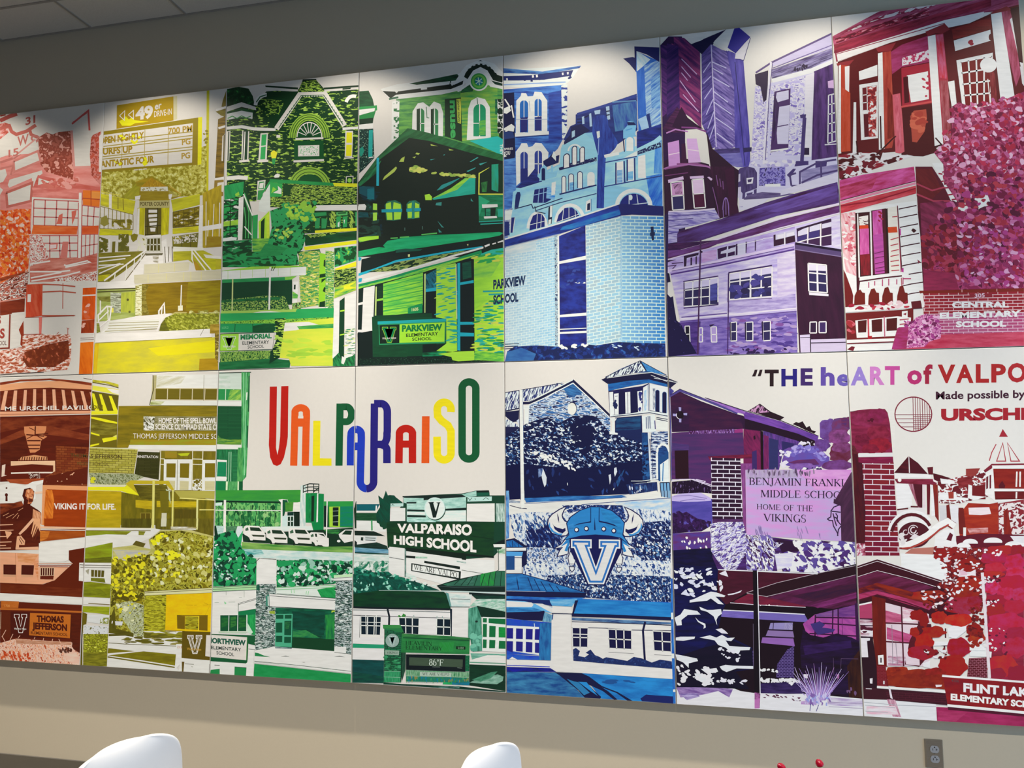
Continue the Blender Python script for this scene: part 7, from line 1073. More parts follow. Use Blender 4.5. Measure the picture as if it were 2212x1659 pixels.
WING = '850 560 800 600 760 655 680 702 775 690 735 735 710 798 780 785 830 770 835 700 880 640'
for q in (WING, mir(WING)): l(q, 24, NV, True); p(q, 'd8d6d0')
W2 = '860 565 810 605 775 650 740 690 830 640 790 735 825 745 850 660'
for q in (W2, mir(W2)): p(q, BL)
BRAID = '868 742 838 822 852 895 908 895 932 832 905 840 892 780'
TIP = '855 935 905 935 905 965 882 990 858 960'
for q in (BRAID, mir(BRAID), TIP, mir(TIP)): l(q, 20, NV, True); p(q, 'd8d6d0')
for x in (880, 1460): l([(x - 28, 905), (x + 28, 905)], 20, NV); l([(x - 24, 905), (x + 24, 905)], 9, 'd8d6d0')
p('850 600 1000 530 1170 530 1340 540 1500 600 1490 740 1284 1156 1072 1156 862 740', NV)
HEL = '790 600 850 540 822 400 870 325 985 245 1110 202 1225 202 1365 245 1470 330 1520 395 1500 545 1570 650 1480 575 1340 548 1170 536 1000 548 870 578'
l(HEL, 22, NV, True); p(HEL, BL); f('830 420 900 400 900 560 850 545', '3a88c0', '2468a4', 60); f('1230 230 1360 260 1480 360 1500 540 1400 520 1300 420', '2a84bc', '246ca4', 70)
l('1112 206 1112 382', 9, NV); l('1216 206 1214 376', 9, NV); p('1115 372 1116 390 1000 405 900 430 960 402 1040 388', NV); p('1212 366 1214 384 1320 405 1445 445 1400 415 1310 385', NV); p('1160 325 1172 480 1160 485 1154 470', NV)
for x, y in ((940, 480), (1060, 466), (1272, 470), (1396, 492)): e(x, y, 31, 31, NV); e(x - 2, y - 2, 19, 19, 'e4e0dc')
V(870, 592, 1474, 1140, [(-12, NV), (0, 'd8d6d0'), (18, '2668ac'), (42, 'd4d0ca')], 8)
part()
f('75 1022 280 1020 600 1110 1065 1252 560 1235 75 1225', '2a78b4', '1c5088', 90); p('205 1040 235 1210 225 1215 205 1100', '13164a'); l('340 1060 400 1220|420 1085 490 1225|500 1110 570 1228|600 1140 660 1230|690 1170 740 1235|280 1020 600 1110 1065 1252', 9, '13164a'); p('75 1225 560 1235 1065 1252 1040 1310 600 1315 75 1292', '14163c'); l('78 1228 560 1236', 4, 'b8b8c0')
v('D3', 'l5')
f('75 155 500 170 1060 175 960 200 600 215 75 190', '3a88c4', '1c50a4', 70); p('75 190 620 205 640 280 500 250 75 210', '14245c')
f('930 190 1100 195 2095 240 2110 415 1300 385 900 375', '2a84c0', '1a68ac', 120, 2, 6); l('950 190 2095 236', 6, '1c54b0')
p('78 208 300 218 420 250 640 290 640 365 560 350 420 300 78 295', '5ca4d0'); p('80 215 390 235 412 262 390 290 300 292 80 290', 'd4d0ca'); p('420 245 520 250 640 300 640 365', 'd4d0ca'); f('78 295 420 300 540 345 78 355', '3a88bc', '1c5c98', 50); p('78 355 480 345 540 335 552 355 520 460 300 450 78 425', '14143a'); f('545 350 640 390 630 470 520 470', '1c6090', '7cacbc', 40, 80); f('78 430 500 470 630 480 622 945 480 880 78 870', '1c3cb0', '2450a4', 90, 90); f('490 490 632 480 622 945 480 940', '2a78ac', '1c4c88', 70, 90); f('78 870 480 890 480 940 78 930', '1c3cb0', '2a60b0', 60)
p('80 515 478 535 478 880 80 820', 'd8d8d8'); p('82 548 162 550 160 678 82 675|198 552 282 556 280 684 196 680|318 556 402 560 398 690 316 686|430 560 492 560 480 695 425 692|82 708 160 710 158 848 82 820|198 712 280 716 278 838 196 832|318 716 398 722 396 848 316 842|430 725 480 730 480 855 428 850', '1c1c78'); l('420 490 425 540', 7, 'd8d8d8')
p('640 372 866 372 872 800 895 970 880 1070 690 1082 612 1012 628 930 632 470', 'd8d2ca'); p('640 275 872 285 880 370 640 360', 'd8d2ca'); f('608 198 950 190 880 285 640 275 615 230', '3a90c4', '7cb0cc', 60); l('635 372 885 375', 9, '14163c'); l('640 275 880 285', 5, '5c7c90'); p('920 210 960 208 905 370 885 370', '14163c'); p('640 380 655 378 648 440 634 450', '1c4478')
l('880 388 1300 400 1760 420 2112 436', 40, '14163c'); f('880 420 1780 460 2100 480 2100 500 1760 500 880 450', '24386c', '5c84a8', 50)
p('876 462 1300 480 1760 505 2100 520 2112 1050 1800 1010 890 960', 'd8d2ca'); l('880 470 1760 498 2100 515', 9, '14163c'); l('878 540 1300 550 1620 572 2100 580', 9, '14163c')
w('884 540 1080 546 1076 786 890 780', 2, 2, '12123a', 'd8d4cc', 14); p('884 615 1080 622 1080 632 884 625', 'd8d4cc'); w('1324 560 1614 574 1616 812 1336 796', 3, 2, '12123a', 'd8d4cc', 15); w('1870 582 2098 596 2100 842 1886 826', 2, 2, '12123a', 'd8d4cc', 15); l('1330 845 1640 860|1890 875 2110 885', 5, '5c5c60'); l('1780 470 1752 580 1775 945', 26, '14163c')
m('895 810 930 790 980 830 960 890 1040 905 1090 870 1050 850 1110 810 1165 880 1220 900 1260 925 1300 905 1420 925 1560 950 1640 900 1740 920 1860 970 1960 935 2105 955 2112 1048 900 950', '1a2858', '24386c', '4c6c9c', 40, .55, .66)
p('80 935 632 952 690 1082 612 1035 610 1022 80 1000', 'd8d2ca'); p('110 930 150 900 215 935', 'd8d2ca'); l('80 1002 610 1022', 9, '2a3cb4'); l('80 1016 610 1034', 7, 'e4e4e4'); f('80 1022 620 1040 690 1085 80 1085', '1a1a94', '142058', 60); p('612 1012 690 1080 895 1092 2116 1172 2112 1050 895 955 880 1060', 'd8d2ca')
f('80 1085 700 1090 860 1220 1045 1400 80 1338', '3a7ca4', '16407c', 120, 3, 4); f('1000 1100 2116 1175 2124 1472 1240 1412', '2684c4', '1c64a8', 160, 4, 4)
p('668 1088 1000 1100 1090 1140 1250 1258 1330 1290 1440 1330 1625 1440 1560 1436 1430 1345 1250 1275 1330 1325 1440 1425 1400 1428 1260 1320 1085 1240 1160 1320 1240 1390 1230 1412 1040 1402 960 1310 850 1225 720 1120', '14163c'); p('820 1170 900 1200 960 1210 1100 1340 1030 1370 960 1300 870 1220', '2a74a4'); p('960 1205 1060 1210 1200 1380 1110 1320', '2684c4'); p('1720 1412 1790 1362 1900 1372 2122 1385 2124 1474 1740 1444', '16205c'); d('1300 1180 1640 1200 1640 1230 1300 1220', '1c4c88', 8, 12, 22, 5, 4, 6)
f('2092 -60 2118 -60 2130 700 2160 1472 2122 1472 2100 700', '2a74bc', '1c4ca4', 60, 90); p('2095 360 2120 358 2122 440 2098 440|2100 860 2132 860 2134 920 2104 918|2120 1300 2150 1298 2152 1330 2122 1332', 'd8dce4')

# ---- lower row, sixth canvas: purple barn, stone sign and snowy fir
v('D4', 'l6')
p('48 250 80 245 175 285 100 345 100 400 50 400', '1a1838'); l('50 270 170 290|50 262 120 275', 5, 'd8d8dc'); f('50 350 95 350 135 385 88 440 105 840 110 1380 80 1400 60 1000', '4a4490', '34306c', 60, 90)
p('92 450 200 392 440 500 830 640 905 660 1110 830 1100 840 905 805 110 842', '2c1232'); f('92 460 200 398 500 540 860 660 905 800 110 840', '2a1234', '401838', 120, 0, 4); f('100 600 200 560 300 640 300 830 110 838', '241430', '34143a', 70); l('85 442 198 378 440 468 620 540 840 630', 26, '4c4080'); l('90 430 198 362 450 460', 6, '1a1030')
p('478 462 640 505 925 612 1320 720 1738 888 1725 945 1500 850 920 690 905 640 830 622', '6c3c90'); f('478 462 925 612 925 640 830 622', 'a878c0', '7c4ca0', 50, 18, 6); f('920 625 1320 730 1738 895 1725 945 920 690', '7a48a4', '503080', 80, 18, 6); l('478 458 925 605 1320 712 1740 885', 8, '1c0c24')
p('920 690 1500 855 1722 945 1685 985 1540 960 1130 830 920 800', '200c20'); f('1125 825 1530 945 1500 1000 1340 1090 1300 1260 1110 1260', '6a3c90', '3c2c64', 60, 80, 4); p('1190 905 1290 930 1290 1250 1190 1250', '2c2c5c'); p('1330 940 1480 970 1340 1100', '2c2458'); f('1130 870 1185 890 1185 1250 1130 1250', '7c2458', '5c1c50', 40, 90)
p('905 806 1105 832 1100 1260 905 1260', '6c1c4c'); f('905 810 1100 835 1095 1110 910 1100', '7c2050', '541840', 60, 60); l('1108 830 1114 1260', 30, '180810'); p('1000 1060 1052 1040 1055 1255 1002 1255', '38245c'); p('1015 890 1035 875 1040 920 1020 925', '200c1c')
f('108 850 500 820 900 808 912 1090 560 1140 548 1440 300 1365 108 1365', '54285c', '3f2858', 90, 0, 9); f('108 960 300 980 300 1040 108 1050', '3c2c60', '4c3068', 50); p('140 1045 292 1042 298 1358 150 1358', '240c18'); m('300 830 800 806 800 850 300 860', '3c1438', '6c4080', '9c78b0', 14, .45, .58, 90, 3); p('805 812 900 802 900 845 805 850', '8c3070'); f('510 1110 1000 1085 1000 1130 760 1140 540 1165', '7c1c38', '401030', 60)
e(200, 650, 42, 48, '180a18'); p('185 562 214 566 212 606 190 606|190 690 216 690 214 732 190 730|120 636 160 638 158 664 122 662|238 630 280 628 278 655 240 652', '9c94c4'); a(200, 650, 40, 44, 100, 200, 7, 'd8d0e0')
p('955 605 1088 524 1205 612 1360 676 1310 712 1058 632', '24101c'); m('965 602 1086 532 1196 618 1060 630', 'c48cb4', 'c48cb4', '2c1028', 16, .46, .5, 112, 5)
p('1452 752 1490 728 1520 738 1562 720 1605 790 1640 772 1665 820 1712 832 1692 858 1600 820 1520 780', '24101a'); d('1530 950 1700 960 1690 1000 1560 1000', 'd8d0dc 24101a', 16, 10, 20)
for q in ((1850, 820, 100, 130, '6c4a94', '5c3474'), (1990, 770, 110, 90, '5c3870', '702c54'), (2060, 730, 70, 60, '4c2860', '6c2848'), (1970, 900, 130, 90, '8c4484', '5c2c54'), (1780, 985, 90, 70, '6c4490', '54306c'), (1990, 1080, 130, 110, '6c3050', '5c1c30'), (2000, 1010, 120, 60, '84447c', '5c2448'), (1950, 1210, 180, 60, '744084', '5c2c5c')): c(*q)
c(1590, 1120, 262, 130, '5a4ca0', '6c4490'); f('1400 1180 1500 1150 1700 1140 1750 1200 1600 1220', '6c2c58', '4c2860', 60); d('1320 1050 1500 1000 1700 1000 1840 1130 1780 1150 1600 1050 1400 1120', '8478c0 6c5cb0 a898d0', 50, 12, 26); c(1560, 1225, 150, 40, '8c64ac', '6c4490'); d('1305 1060 1420 1040 1370 1240 1310 1200', 'd8d0e4', 12, 12, 22); d('1560 1225 1760 1235 1760 1260 1560 1262', 'e0dce8 2c2450', 12, 8, 16)
v('D5', 'l6')
f('95 390 560 400 560 690 110 790', '54489c', '443c8c', 110, -5, 4); p('100 420 110 370 250 330 430 330 545 390 545 420 400 430 250 435', 'b4a4d0'); l('130 370 300 360 500 395|200 425 350 400 480 410', 8, '7c6ca8'); m('110 210 330 190 550 260 552 340 430 330 110 345', '1c0c24', '1c0c24', '6c5488', 16, .52, .6, 90, 5); l('100 200 200 182 320 180 440 220 550 262|340 180 380 190 550 245|440 235 480 205 380 182', 8, 'd0c4d8')
m('115 560 190 530 230 560 270 540 330 580 400 620 545 650 545 700 440 760 110 785', '241034', '34184a', '54489c', 46, .48, .6, 60, 1.4); f('108 785 550 760 545 950 110 980', '483888', '5c2c64', 90, -5, 4); d('210 830 510 830 510 940 230 960', 'e4e0ec', 22, 7, 14, 80, 1.6, 20)
b('543 -60 870 -50 900 660 562 665', '30122c', '240e28', 'd4ccd8', 134, 47, 1, .12); f('562 620 900 625 905 680 565 700', '5c3468', '3c1c44', 50); p('872 5 1000 5 1002 72 925 78 938 790 905 785 890 300', '7a3a7c'); f('880 10 1000 10 925 78 930 780 905 780', '8c4c88', '6c2c68', 50, 90)
part('painted_sign'); f('926 76 2102 74 2120 300 2145 880 940 800', 'b49cc8', 'c88ec8', 150, 2, 4); f('930 80 1500 76 1500 160 940 180', 'b0a4b8', 'a488b4', 60, 90); f('1500 76 2102 74 2110 300 1700 300', 'c884c4', 'd49ccc', 90); d('940 85 1700 85 1700 130 940 130', '54405c 8c7890', 40, 4, 14, 90, 3, 8)
st('BENJAMIN FRANKL', 968, 243, 2062, 262, 80, '251530'); st('MIDDLE SCHOO', 1096, 380, 1992, 396, 80, '251530'); st('HOME OF THE', 1050, 514, 1684, 540, (58, 66), '251530'); st('VIKINGS', 1130, 645, 1606, 664, (80, 88), '251530'); part()
f('2104 100 2140 180 2146 880 1992 870 1985 480 1905 440 2010 260', '3c2038', '4c2844', 90, -60); p('1910 395 1985 440 1985 480 1906 448', '3c2038')
l('1880 530 1910 490 1975 465|1870 535 1985 548|1840 620 1875 600 1880 545|1835 620 1860 640 1895 640 1905 700 1950 780 1955 812|1900 560 1920 640 1940 700|1930 560 1950 590 1945 640 1990 690|1950 812 1960 740 1990 700|1910 600 1935 610 1960 650', 12, '2c1838')
f('108 970 545 945 650 1190 560 1300 130 1440 108 1440', '14103c', '0d0b22', 80); f('560 800 940 800 1260 830 1560 870 1560 1000 1300 1000 1280 1200 620 1190 560 1050', '341440', '4c2c70', 80); p('1270 850 1560 880 1540 980 1330 990', '2c1230')
m('535 680 640 655 900 655 935 780 990 860 940 980 900 1060 820 1190 700 1190 620 1090 545 980', '8478b8', 'd8d4e8', '4c3474', 26, .45, .55, -30, 2.4); m('930 800 1200 800 1250 880 1350 890 1260 960 1230 1200 940 1190 930 960', '6c5ca4', 'dcd8e8', '3c1848', 30, .47, .55, 60, 2.2); d('545 680 920 670 940 960 620 1090', 'dcd8ec c4bcdc 5c4490', 90, 5, 12, -30, 4, 40); d('960 860 1240 840 1230 1180 960 1180', 'e0dcec 5c4890 3c1848', 60, 6, 13, 60, 3.4, 30)
m('1290 1010 1400 980 1500 1010 1560 900 1700 850 1900 880 2142 880 2146 1150 1980 1190 1750 1222 1340 1205', 'dcd8e8', '5a4690', '3c1848', 70, .5, .57, 30, 1.6); d('1460 870 1560 870 1560 960 1480 930', 'e0dcec', 14, 12, 24, 20, 2); d('1540 880 2140 890 2140 1160 1560 1190', 'e4e0ec dcd8e8 5a4690 4c2c70', 80, 14, 34, 30, 1.8, 60); f('1250 1010 1460 1000 1440 1150 1280 1190', 'dcd8e4', 'c4bcdc', 60); d('1500 720 1800 740 1800 840 1500 830', '8c78a8', 8, 4, 8, 80, 8, 10); d('1020 720 1200 750 1200 830 1020 810', '7c689c', 8, 4, 8, 80, 8, 10); p('2070 1000 2110 1000 2095 1012 2110 1030 2085 1012', '24183c')
v('D6', 'l6')
p('60 60 560 50 1650 90 2060 -10 2100 100 2140 1480 1480 1420 740 1380 100 1345', '170a14'); f('555 55 930 66 1650 95 1380 190 870 300 640 440 560 330', '381020', '481428', 120); f('1000 100 1640 100 1000 270', '4a1428', '3c1020', 90); p('700 420 1000 335 1520 440 1500 460', '6c1c34'); f('720 400 890 315 1100 355 1500 440 1000 430', '5c1830', '741c34', 80)
p('870 305 1200 195 1640 92 2048 8 2052 108 1480 250 1085 345', '260e18'); l('870 302 1200 195 1640 92 2048 10|1085 345 1480 250 2052 110|870 308 1085 345 1515 440', 6, 'b0a0a8'); f('1085 350 1480 252 2052 112 2062 430 1800 480 1520 450', '60204c', '3a1228', 100, -14, 7); f('1350 340 2058 200 2060 290 1600 400', '2c1430', '401830', 70, -12, 6); f('1560 440 2060 300 2062 360 1640 470', '7c2c68', '5c1c48', 60, -14, 7)
l('555 52 930 68 1640 98', 11, 'd8d4dc'); p('600 425 1530 462 1660 480 1640 560 1545 560 1500 545 600 498', '140a14'); l('690 412 1000 436 1510 462', 7, 'd0ccd4'); d('900 425 1450 445 1450 460 900 440', 'e4e0e8', 5, 6, 9, 0, 1.2)
p('600 498 1000 515 1500 542 1548 625 1000 592 592 565', '6c5ca4'); f('600 502 950 515 945 580 592 562', '7464b0', '6454a0', 60); l('600 492 1000 510 1500 538', 11, 'd4d0e0'); p('592 566 1000 594 1500 625 1480 680 1480 1400 740 1380 540 1300 540 600', '180a16')
p('1128 632 1370 628 1368 708 1110 698', '8c80b0'); p('1100 712 1372 722 1386 790 1076 772', '846a9c'); p('1040 788 1376 800 1392 884 1026 848', '8a5ca4'); l('1160 632 1155 700|1100 708 1372 716|1060 780 1380 796', 7, '24102c'); f('1280 630 1368 630 1368 705 1275 700', 'a498b8', '7c70a4', 30, 60); b('1190 1225 1200 1080 1310 920 1382 880 1382 1225', '28164a', '301c50', '74609c', 34, 17, 0, .14); b('830 1095 830 980 890 940 945 930 945 1100', '28164a', '301c50', '5c4c88', 34, 17, 0, .14)
p('1370 640 1480 630 1480 700 1530 720 1480 960 1400 960', '180a14'); f('1610 540 2065 430 2085 840 1550 840 1480 640', '8c3c88', 'b04c98', 110, 30, 3); f('1620 540 1860 480 1860 560 1620 570', '6c4484', '8c548c', 60); f('1860 480 2065 430 2070 560 1870 570', '7c4484', '5c2c74', 60); l('1610 570 1860 575 2075 580|1600 630 1860 645 2075 660|1550 745 2080 775', 14, '341034'); l('1615 545 1610 830|1805 490 1800 830|1862 480 1865 780', 15, '341034'); l('1905 570 1910 760|1640 650 1640 830', 6, '5c2058'); p('1560 640 1620 630 1660 610 1720 650 1690 680 1830 700 1810 730 1640 760 1590 700', '3c2c6c'); p('2042 420 2080 415 2130 1450 2085 1450', '34143c')
f('1480 700 1560 760 1700 790 1850 745 2010 790 2090 830 2130 1450 1790 1422 1480 1395 1450 900', '241038', '170a16', 110); f('1480 880 2000 820 2010 900 1500 980', '341a54', '241038', 60, 0, 6); f('1960 1100 2110 900 2130 1450 1980 1440', '3c1c14', '240e14', 80, 90); l('1810 1010 1815 1200|1895 1015 1890 1180|1895 1018 2080 1022', 4, '5c4464'); p('1485 1188 1535 1188 1535 1232 1488 1230', 'd8d0dc'); p('1845 1188 1875 1188 1872 1236 1845 1232', '9c5c90'); l('1755 1280 1750 1400|1775 1420 1790 1310 1800 1380', 7, 'a898b8'); d('1960 1320 2060 1320 2060 1400 1960 1400', '6c4c74', 6, 6, 14, 80, 2)
f('1010 1290 1300 1270 1480 1285 1485 1400 1010 1395', '221440', '3a285c', 70); d('1010 1235 1440 1240 1440 1275 1010 1275', 'dcd8e8', 40, 10, 20, 0, 1.6); d('1010 1130 1200 1140 1200 1160 1010 1155', 'dcd8e8', 14, 9, 15, 0, 1.6); d('1320 1280 1380 1280 1380 1305 1320 1305', 'dcd8e8', 4, 10, 16)
p('100 1345 300 1335 560 1340 740 1345 800 1370 950 1392 1300 1402 1480 1400 1800 1425 2140 1455 2150 1650 100 1515', 'd8d4d8'); f('105 1330 560 1330 720 1350 680 1440 560 1370 440 1400 340 1420 150 1440', '6c4c8c', 'a488b8', 70, 15); f('140 1400 330 1395 360 1430 220 1470', '6c5494', 'b4a4cc', 40); f('1740 1440 2140 1460 2145 1540 1750 1530', 'a890bc', 'd8d4dc', 60, 2, 9); d('1040 1410 1460 1420 1460 1480 1040 1450', '5c3048', 18, 5, 11, 15, 2.4, 20); l('1750 1490 2140 1510|1760 1540 2145 1560|1400 1475 1430 1478', 5, '8c78a0'); f('955 1385 1018 1392 1010 1555 955 1560', '2c1430', 'b868a8', 60, 0, 2); p('955 1460 1012 1462 1006 1558 955 1560', 'b46ca8'); f('1460 1480 1560 1470 1560 1520 1460 1515', 'a878b4', 'c8b4d0', 40)
for q in range(26):
    g = math.radians(-90 + (q - 13) * 3.2); r_ = 260 + (q * 53) % 150; l([(1655 + (q - 13) * 5, 1470), (1655 + (q - 13) * 7 + math.cos(g) * r_ * .5, 1460 + math.sin(g) * r_ * .55), (1655 + (q - 13) * 7 + math.cos(g) * r_, 1460 + math.sin(g) * r_)], [13, 9, 3], ('b09cd0', '8c6cb4', 'c4b4dc', 'a478b8')[q % 4])
l('1540 1390 1470 1370 1440 1240 1390 1110|1530 1370 1490 1230', 6, 'b8a4d0'); d('1480 1400 1780 1400 1760 1530 1500 1500', 'c4bce0 a890c8 7c5ca0 8c94d0', 60, 6, 14, 70, 2.6, 40); l('1565 1510 1555 1588|1650 1520 1625 1590', 7, '4c4088')
p('935 60 985 60 1000 600 1012 1392 956 1385 945 600', '110a14'); l('985 60 1000 600 1016 1400', 10, 'd8d4dc'); l('940 640 945 1130', 4, '6c6078')
p('66 -20 560 50 545 230 550 330 640 430 600 520 560 700 720 800 930 900 940 1130 740 1160 900 1350 740 1340 100 1325 70 400', '0e0e38'); f('66 0 540 60 540 330 500 560 560 700 400 900 80 900', '11124a', '0c0c2c', 130); f('400 900 720 820 930 920 940 1120 740 1150 900 1350 100 1320 100 1000', '0c0a20', '120c24', 110)
for q in ('250 385 300 370 420 315 480 290 540 300 640 335 625 350 530 345 620 430 560 425 480 365 440 390 330 400 250 410', '85 575 150 540 190 480 330 500 370 540 230 545 160 600 165 655 110 660', '355 455 440 490 500 490 590 480 600 530 560 560 540 600 550 660 510 560 440 510 370 490', '358 790 470 765 540 790 600 760 660 795 740 790 700 830 640 820 680 880 800 890 910 895 900 925 800 930 785 965 700 950 640 900 560 870 520 820', '95 970 200 990 330 1018 340 1045 240 1070 240 1120 180 1060 110 1030', '300 1180 350 1175 400 1195 465 1260 470 1290 430 1300 330 1250', '575 1105 640 1085 720 1095 940 1100 940 1130 760 1125 650 1165 600 1140', '100 790 150 780 310 780 300 805 180 825 100 820', '310 570 350 610 420 640 425 680 400 695 405 660 340 620', '370 1130 460 1130 540 1120 560 1160 500 1175 420 1170'): p(q, 'd4d4e8')
p('530 700 600 690 640 720 670 750 600 745|660 320 740 305 820 275 800 300 720 325 670 330|570 95 640 60 670 130 600 110', 'd4d0e4')
d('75 20 520 40 500 300 80 400', 'd8d8ec c8c8e4', 46, 9, 24, 0, 2, 50, .5); d('100 1080 560 1120 560 1320 100 1310', 'd8d4ec', 34, 10, 28, 10, 1.6, 50, .5); d('560 900 800 950 800 1040 600 1000', 'd4d0e8', 14, 8, 20, 20, 1.6, 50); d('480 180 620 160 600 260 480 260', 'd4d0e8', 10, 8, 20, 60, 2); d('600 1240 900 1240 880 1290 620 1300', 'd4d0e8', 12, 8, 20, 10, 2)

# ---- lower row, seventh canvas: red schools, square and sponsor lettering
v('D7', 'l7')
f('130 490 200 475 300 465 420 465 442 495 462 590 482 820 205 825 200 880 150 800', '6c1834', '8c2448', 80)
for q in ((250, 540, 110, 70, '8c2850', '6c1834'), (360, 520, 80, 55, '84204c', '701838'), (370, 660, 95, 60, '8c2440', '6c142c'), (240, 720, 70, 50, '7c1c3c', '5c1028'), (380, 760, 95, 60, '981c30', '701428'), (300, 790, 70, 40, '841c34', '6c142c')): c(*q)
p('442 490 500 470 500 830 482 822 465 600', 'W'); l('130 488 180 486', 4, '3c2028'); d('270 540 320 540 320 570 270 570', '4c0c20', 5, 8, 14)
f('140 740 200 830 230 1000 250 1300 262 1560 182 1580 160 1000', '3a101c', '54141c', 80, 80); d('145 760 200 780 200 830 150 820', '5c2028', 10, 6, 14); m('185 1560 265 1560 265 1659 190 1659', 'd8c8cc', 'b46078', '7c2838', 30, .45, .58)
p('202 830 482 822 484 852 204 858', 'd8d4d4'); p('204 858 486 854 490 902 206 908', '78183c'); f('206 862 486 858 488 880 206 885', '8c2048', '701438', 50)
b('206 908 492 902 500 1100 540 1659 262 1659 250 1300', '701430', '7c1c24', 'd4c4cc', 138, 42, 1, .10); f('205 900 235 905 262 1300 258 1560 240 1300', '3a101c', '4c1420', 40, 90)
p('496 985 612 848 690 905 770 995', '4a101c'); l('614 850 620 985', 8, 'e0d8d8'); f('500 985 612 852 616 985', '54141c', '3c0c18', 40); p('498 992 800 1000 790 1030 640 1025 500 1030', 'e0dcda'); f('498 1035 820 1035 845 1070 830 1085 520 1070', '6c1828', '8c2c48', 60); e(540, 1043, 15, 17, 'e8e4e4'); p('810 1035 845 1045 845 1068 815 1055', 'e4d8d8'); p('505 1078 610 1075 640 1150 640 1260 525 1290', 'e0dcdc'); f('612 1075 650 1075 720 1270 690 1268', '7c2030', 'b0788c', 40, 80); p('650 1075 725 1080 725 1270 690 1260', '4c1420'); p('725 1080 745 1080 750 1270 728 1270', 'd8c8cc'); f('760 1075 790 1080 785 1325 765 1325', '6c1824', '54101c', 30, 90); p('788 1080 812 1085 830 1330 800 1340', 'e0dcdc'); f('810 1075 850 1080 860 1385 830 1340', '6c1c20', '84281c', 40, 90); p('525 1278 600 1275 740 1270 760 1330 680 1320 530 1330', 'd8d0d0'); l('520 1285 610 1275|630 1260 690 1262', 12, '54141c')
p('765 940 812 936 812 1000 775 998', '5c1420'); p('812 988 880 1005 995 1042 1010 1062 870 1065 820 1040', '4c101a'); m('850 1060 960 1030 1060 1010 1240 960 1260 1180 1000 1240 860 1230', '641820', 'e0dcdc', '8c2c30', 50, .46, .54, 0, 1.4); p('870 1030 985 1048 990 1075 880 1075', 'e0dcdc'); p('1080 952 1196 948 1160 1010 1080 1012', '8c3430'); f('1010 1030 1130 1010 1140 1100 1020 1110', '8c3034', '6c181c', 50); p('1080 1100 1240 1080 1240 1200 1120 1200', '6c181c'); p('1100 1080 1130 1090 1130 1170 1240 1180 1150 1210 1095 1190', 'e0dcdc'); p('860 1150 1000 1140 1000 1180 1100 1190 1100 1210 860 1205', 'e0dcdc'); p('935 1140 980 1140 980 1195 940 1195', '98382c')
p('1225 965 1290 912 1560 908 1560 925 1300 925 1290 950 1235 985', '781c2c'); p('1290 925 1560 922 1560 950 1300 948', 'e4e0de'); p('1240 985 1290 950 1310 950 1312 1115 1310 1210 1235 1160 1240 1060', 'e0dcda'); p('1245 1020 1262 1010 1260 1110 1245 1120|1272 1005 1285 1000 1285 1110 1272 1115', '641824'); f('1302 952 1560 952 1560 1115 1312 1112', '7c1a14', '8c2418', 60); p('1310 1120 1560 1115 1560 1135 1310 1135', 'e4e0de'); f('1312 1136 1560 1136 1560 1205 1320 1210', '701818', '5c1414', 60); l('1495 975 1490 1100|1522 975 1520 1100|1492 1140 1490 1195', 13, 'e4dcd8'); p('1345 1090 1375 1050 1400 1090 1395 1110 1350 1110', '54101a'); l('1310 1212 1560 1208', 18, 'e0dcda')
p('1380 628 1422 692 1350 692', '9c2430'); l('1326 752 1290 820 1270 888', 8, 'a83440'); l('1380 742 1404 890 1330 890', 8, 'a83440', True); l('1418 742 1516 890 1446 890', 8, 'a83440', True)
p('530 1400 650 1310 740 1340 830 1480 600 1560 540 1560', 'e0dcdc'); a(640, 1510, 170, 185, 195, 330, 26, '54141e'); a(640, 1510, 195, 212, 195, 320, 22, 'e0dcdc'); e(660, 1490, 130, 105, '4c1420'); a(652, 1452, 22, 24, 0, 300, 9, 'd8ccd0'); a(652, 1452, 40, 40, 30, 330, 6, 'd8ccd0'); a(590, 1470, 20, 20, 0, 300, 7, 'd0c0c4'); p('620 1520 660 1480 700 1500 690 1530', 'd8ccd0')
f('1020 1330 1100 1230 1270 1240 1340 1225 1345 1500 1030 1510', '8c2018', 'a4341c', 80); p('1100 1270 1270 1265 1285 1320 1200 1330 1105 1325', 'e0d0d4'); p('1340 1235 1553 1200 1553 1480 1450 1480 1345 1490', '8c3038'); m('1345 1240 1553 1220 1553 1480 1350 1500', '84242c', 'dcd0d0', '6c1820', 60, .46, .58); f('1385 1300 1420 1270 1455 1500 1390 1540', '8c2418', '741c18', 50, 90); f('1090 1440 1260 1430 1260 1470 1110 1480', 'a84c48', 'd8a8a8', 40)
p('1000 1500 1200 1480 1553 1490 1553 1600 1000 1600', '5e1424'); p('920 1250 945 1240 960 1380 925 1390|1015 1270 1060 1270 1085 1495 1025 1480', '6c1c18'); p('945 1250 1020 1245 1015 1400 965 1380', 'd8d4d8'); p('860 1250 920 1250 925 1370 870 1380', 'c8c4c8'); p('1058 1430 1082 1430 1080 1500 1058 1500', 'e0dcd8')
l('540 1575 600 1580 680 1550 770 1500 850 1430 930 1385 985 1420', 62, '7c2420'); l('540 1568 600 1572 680 1540 770 1490 850 1420 930 1378 990 1420', 48, 'e4e0de'); l('560 1600 640 1592 720 1560 800 1500 880 1440 940 1405', 11, 'a83c34'); p('820 1590 830 1500 900 1450 980 1440 1010 1590', 'e0dcdc'); p('920 1530 950 1470 975 1490 960 1540', '5c1424'); a(750, 1640, 42, 38, 180, 360, 9, '4c1420'); a(750, 1645, 26, 24, 180, 360, 7, '4c1420'); p('640 1600 840 1590 810 1659 560 1659', 'b06c60'); d('540 1480 560 1470 610 1560 550 1570', 'd8d0d0', 6, 10, 22)
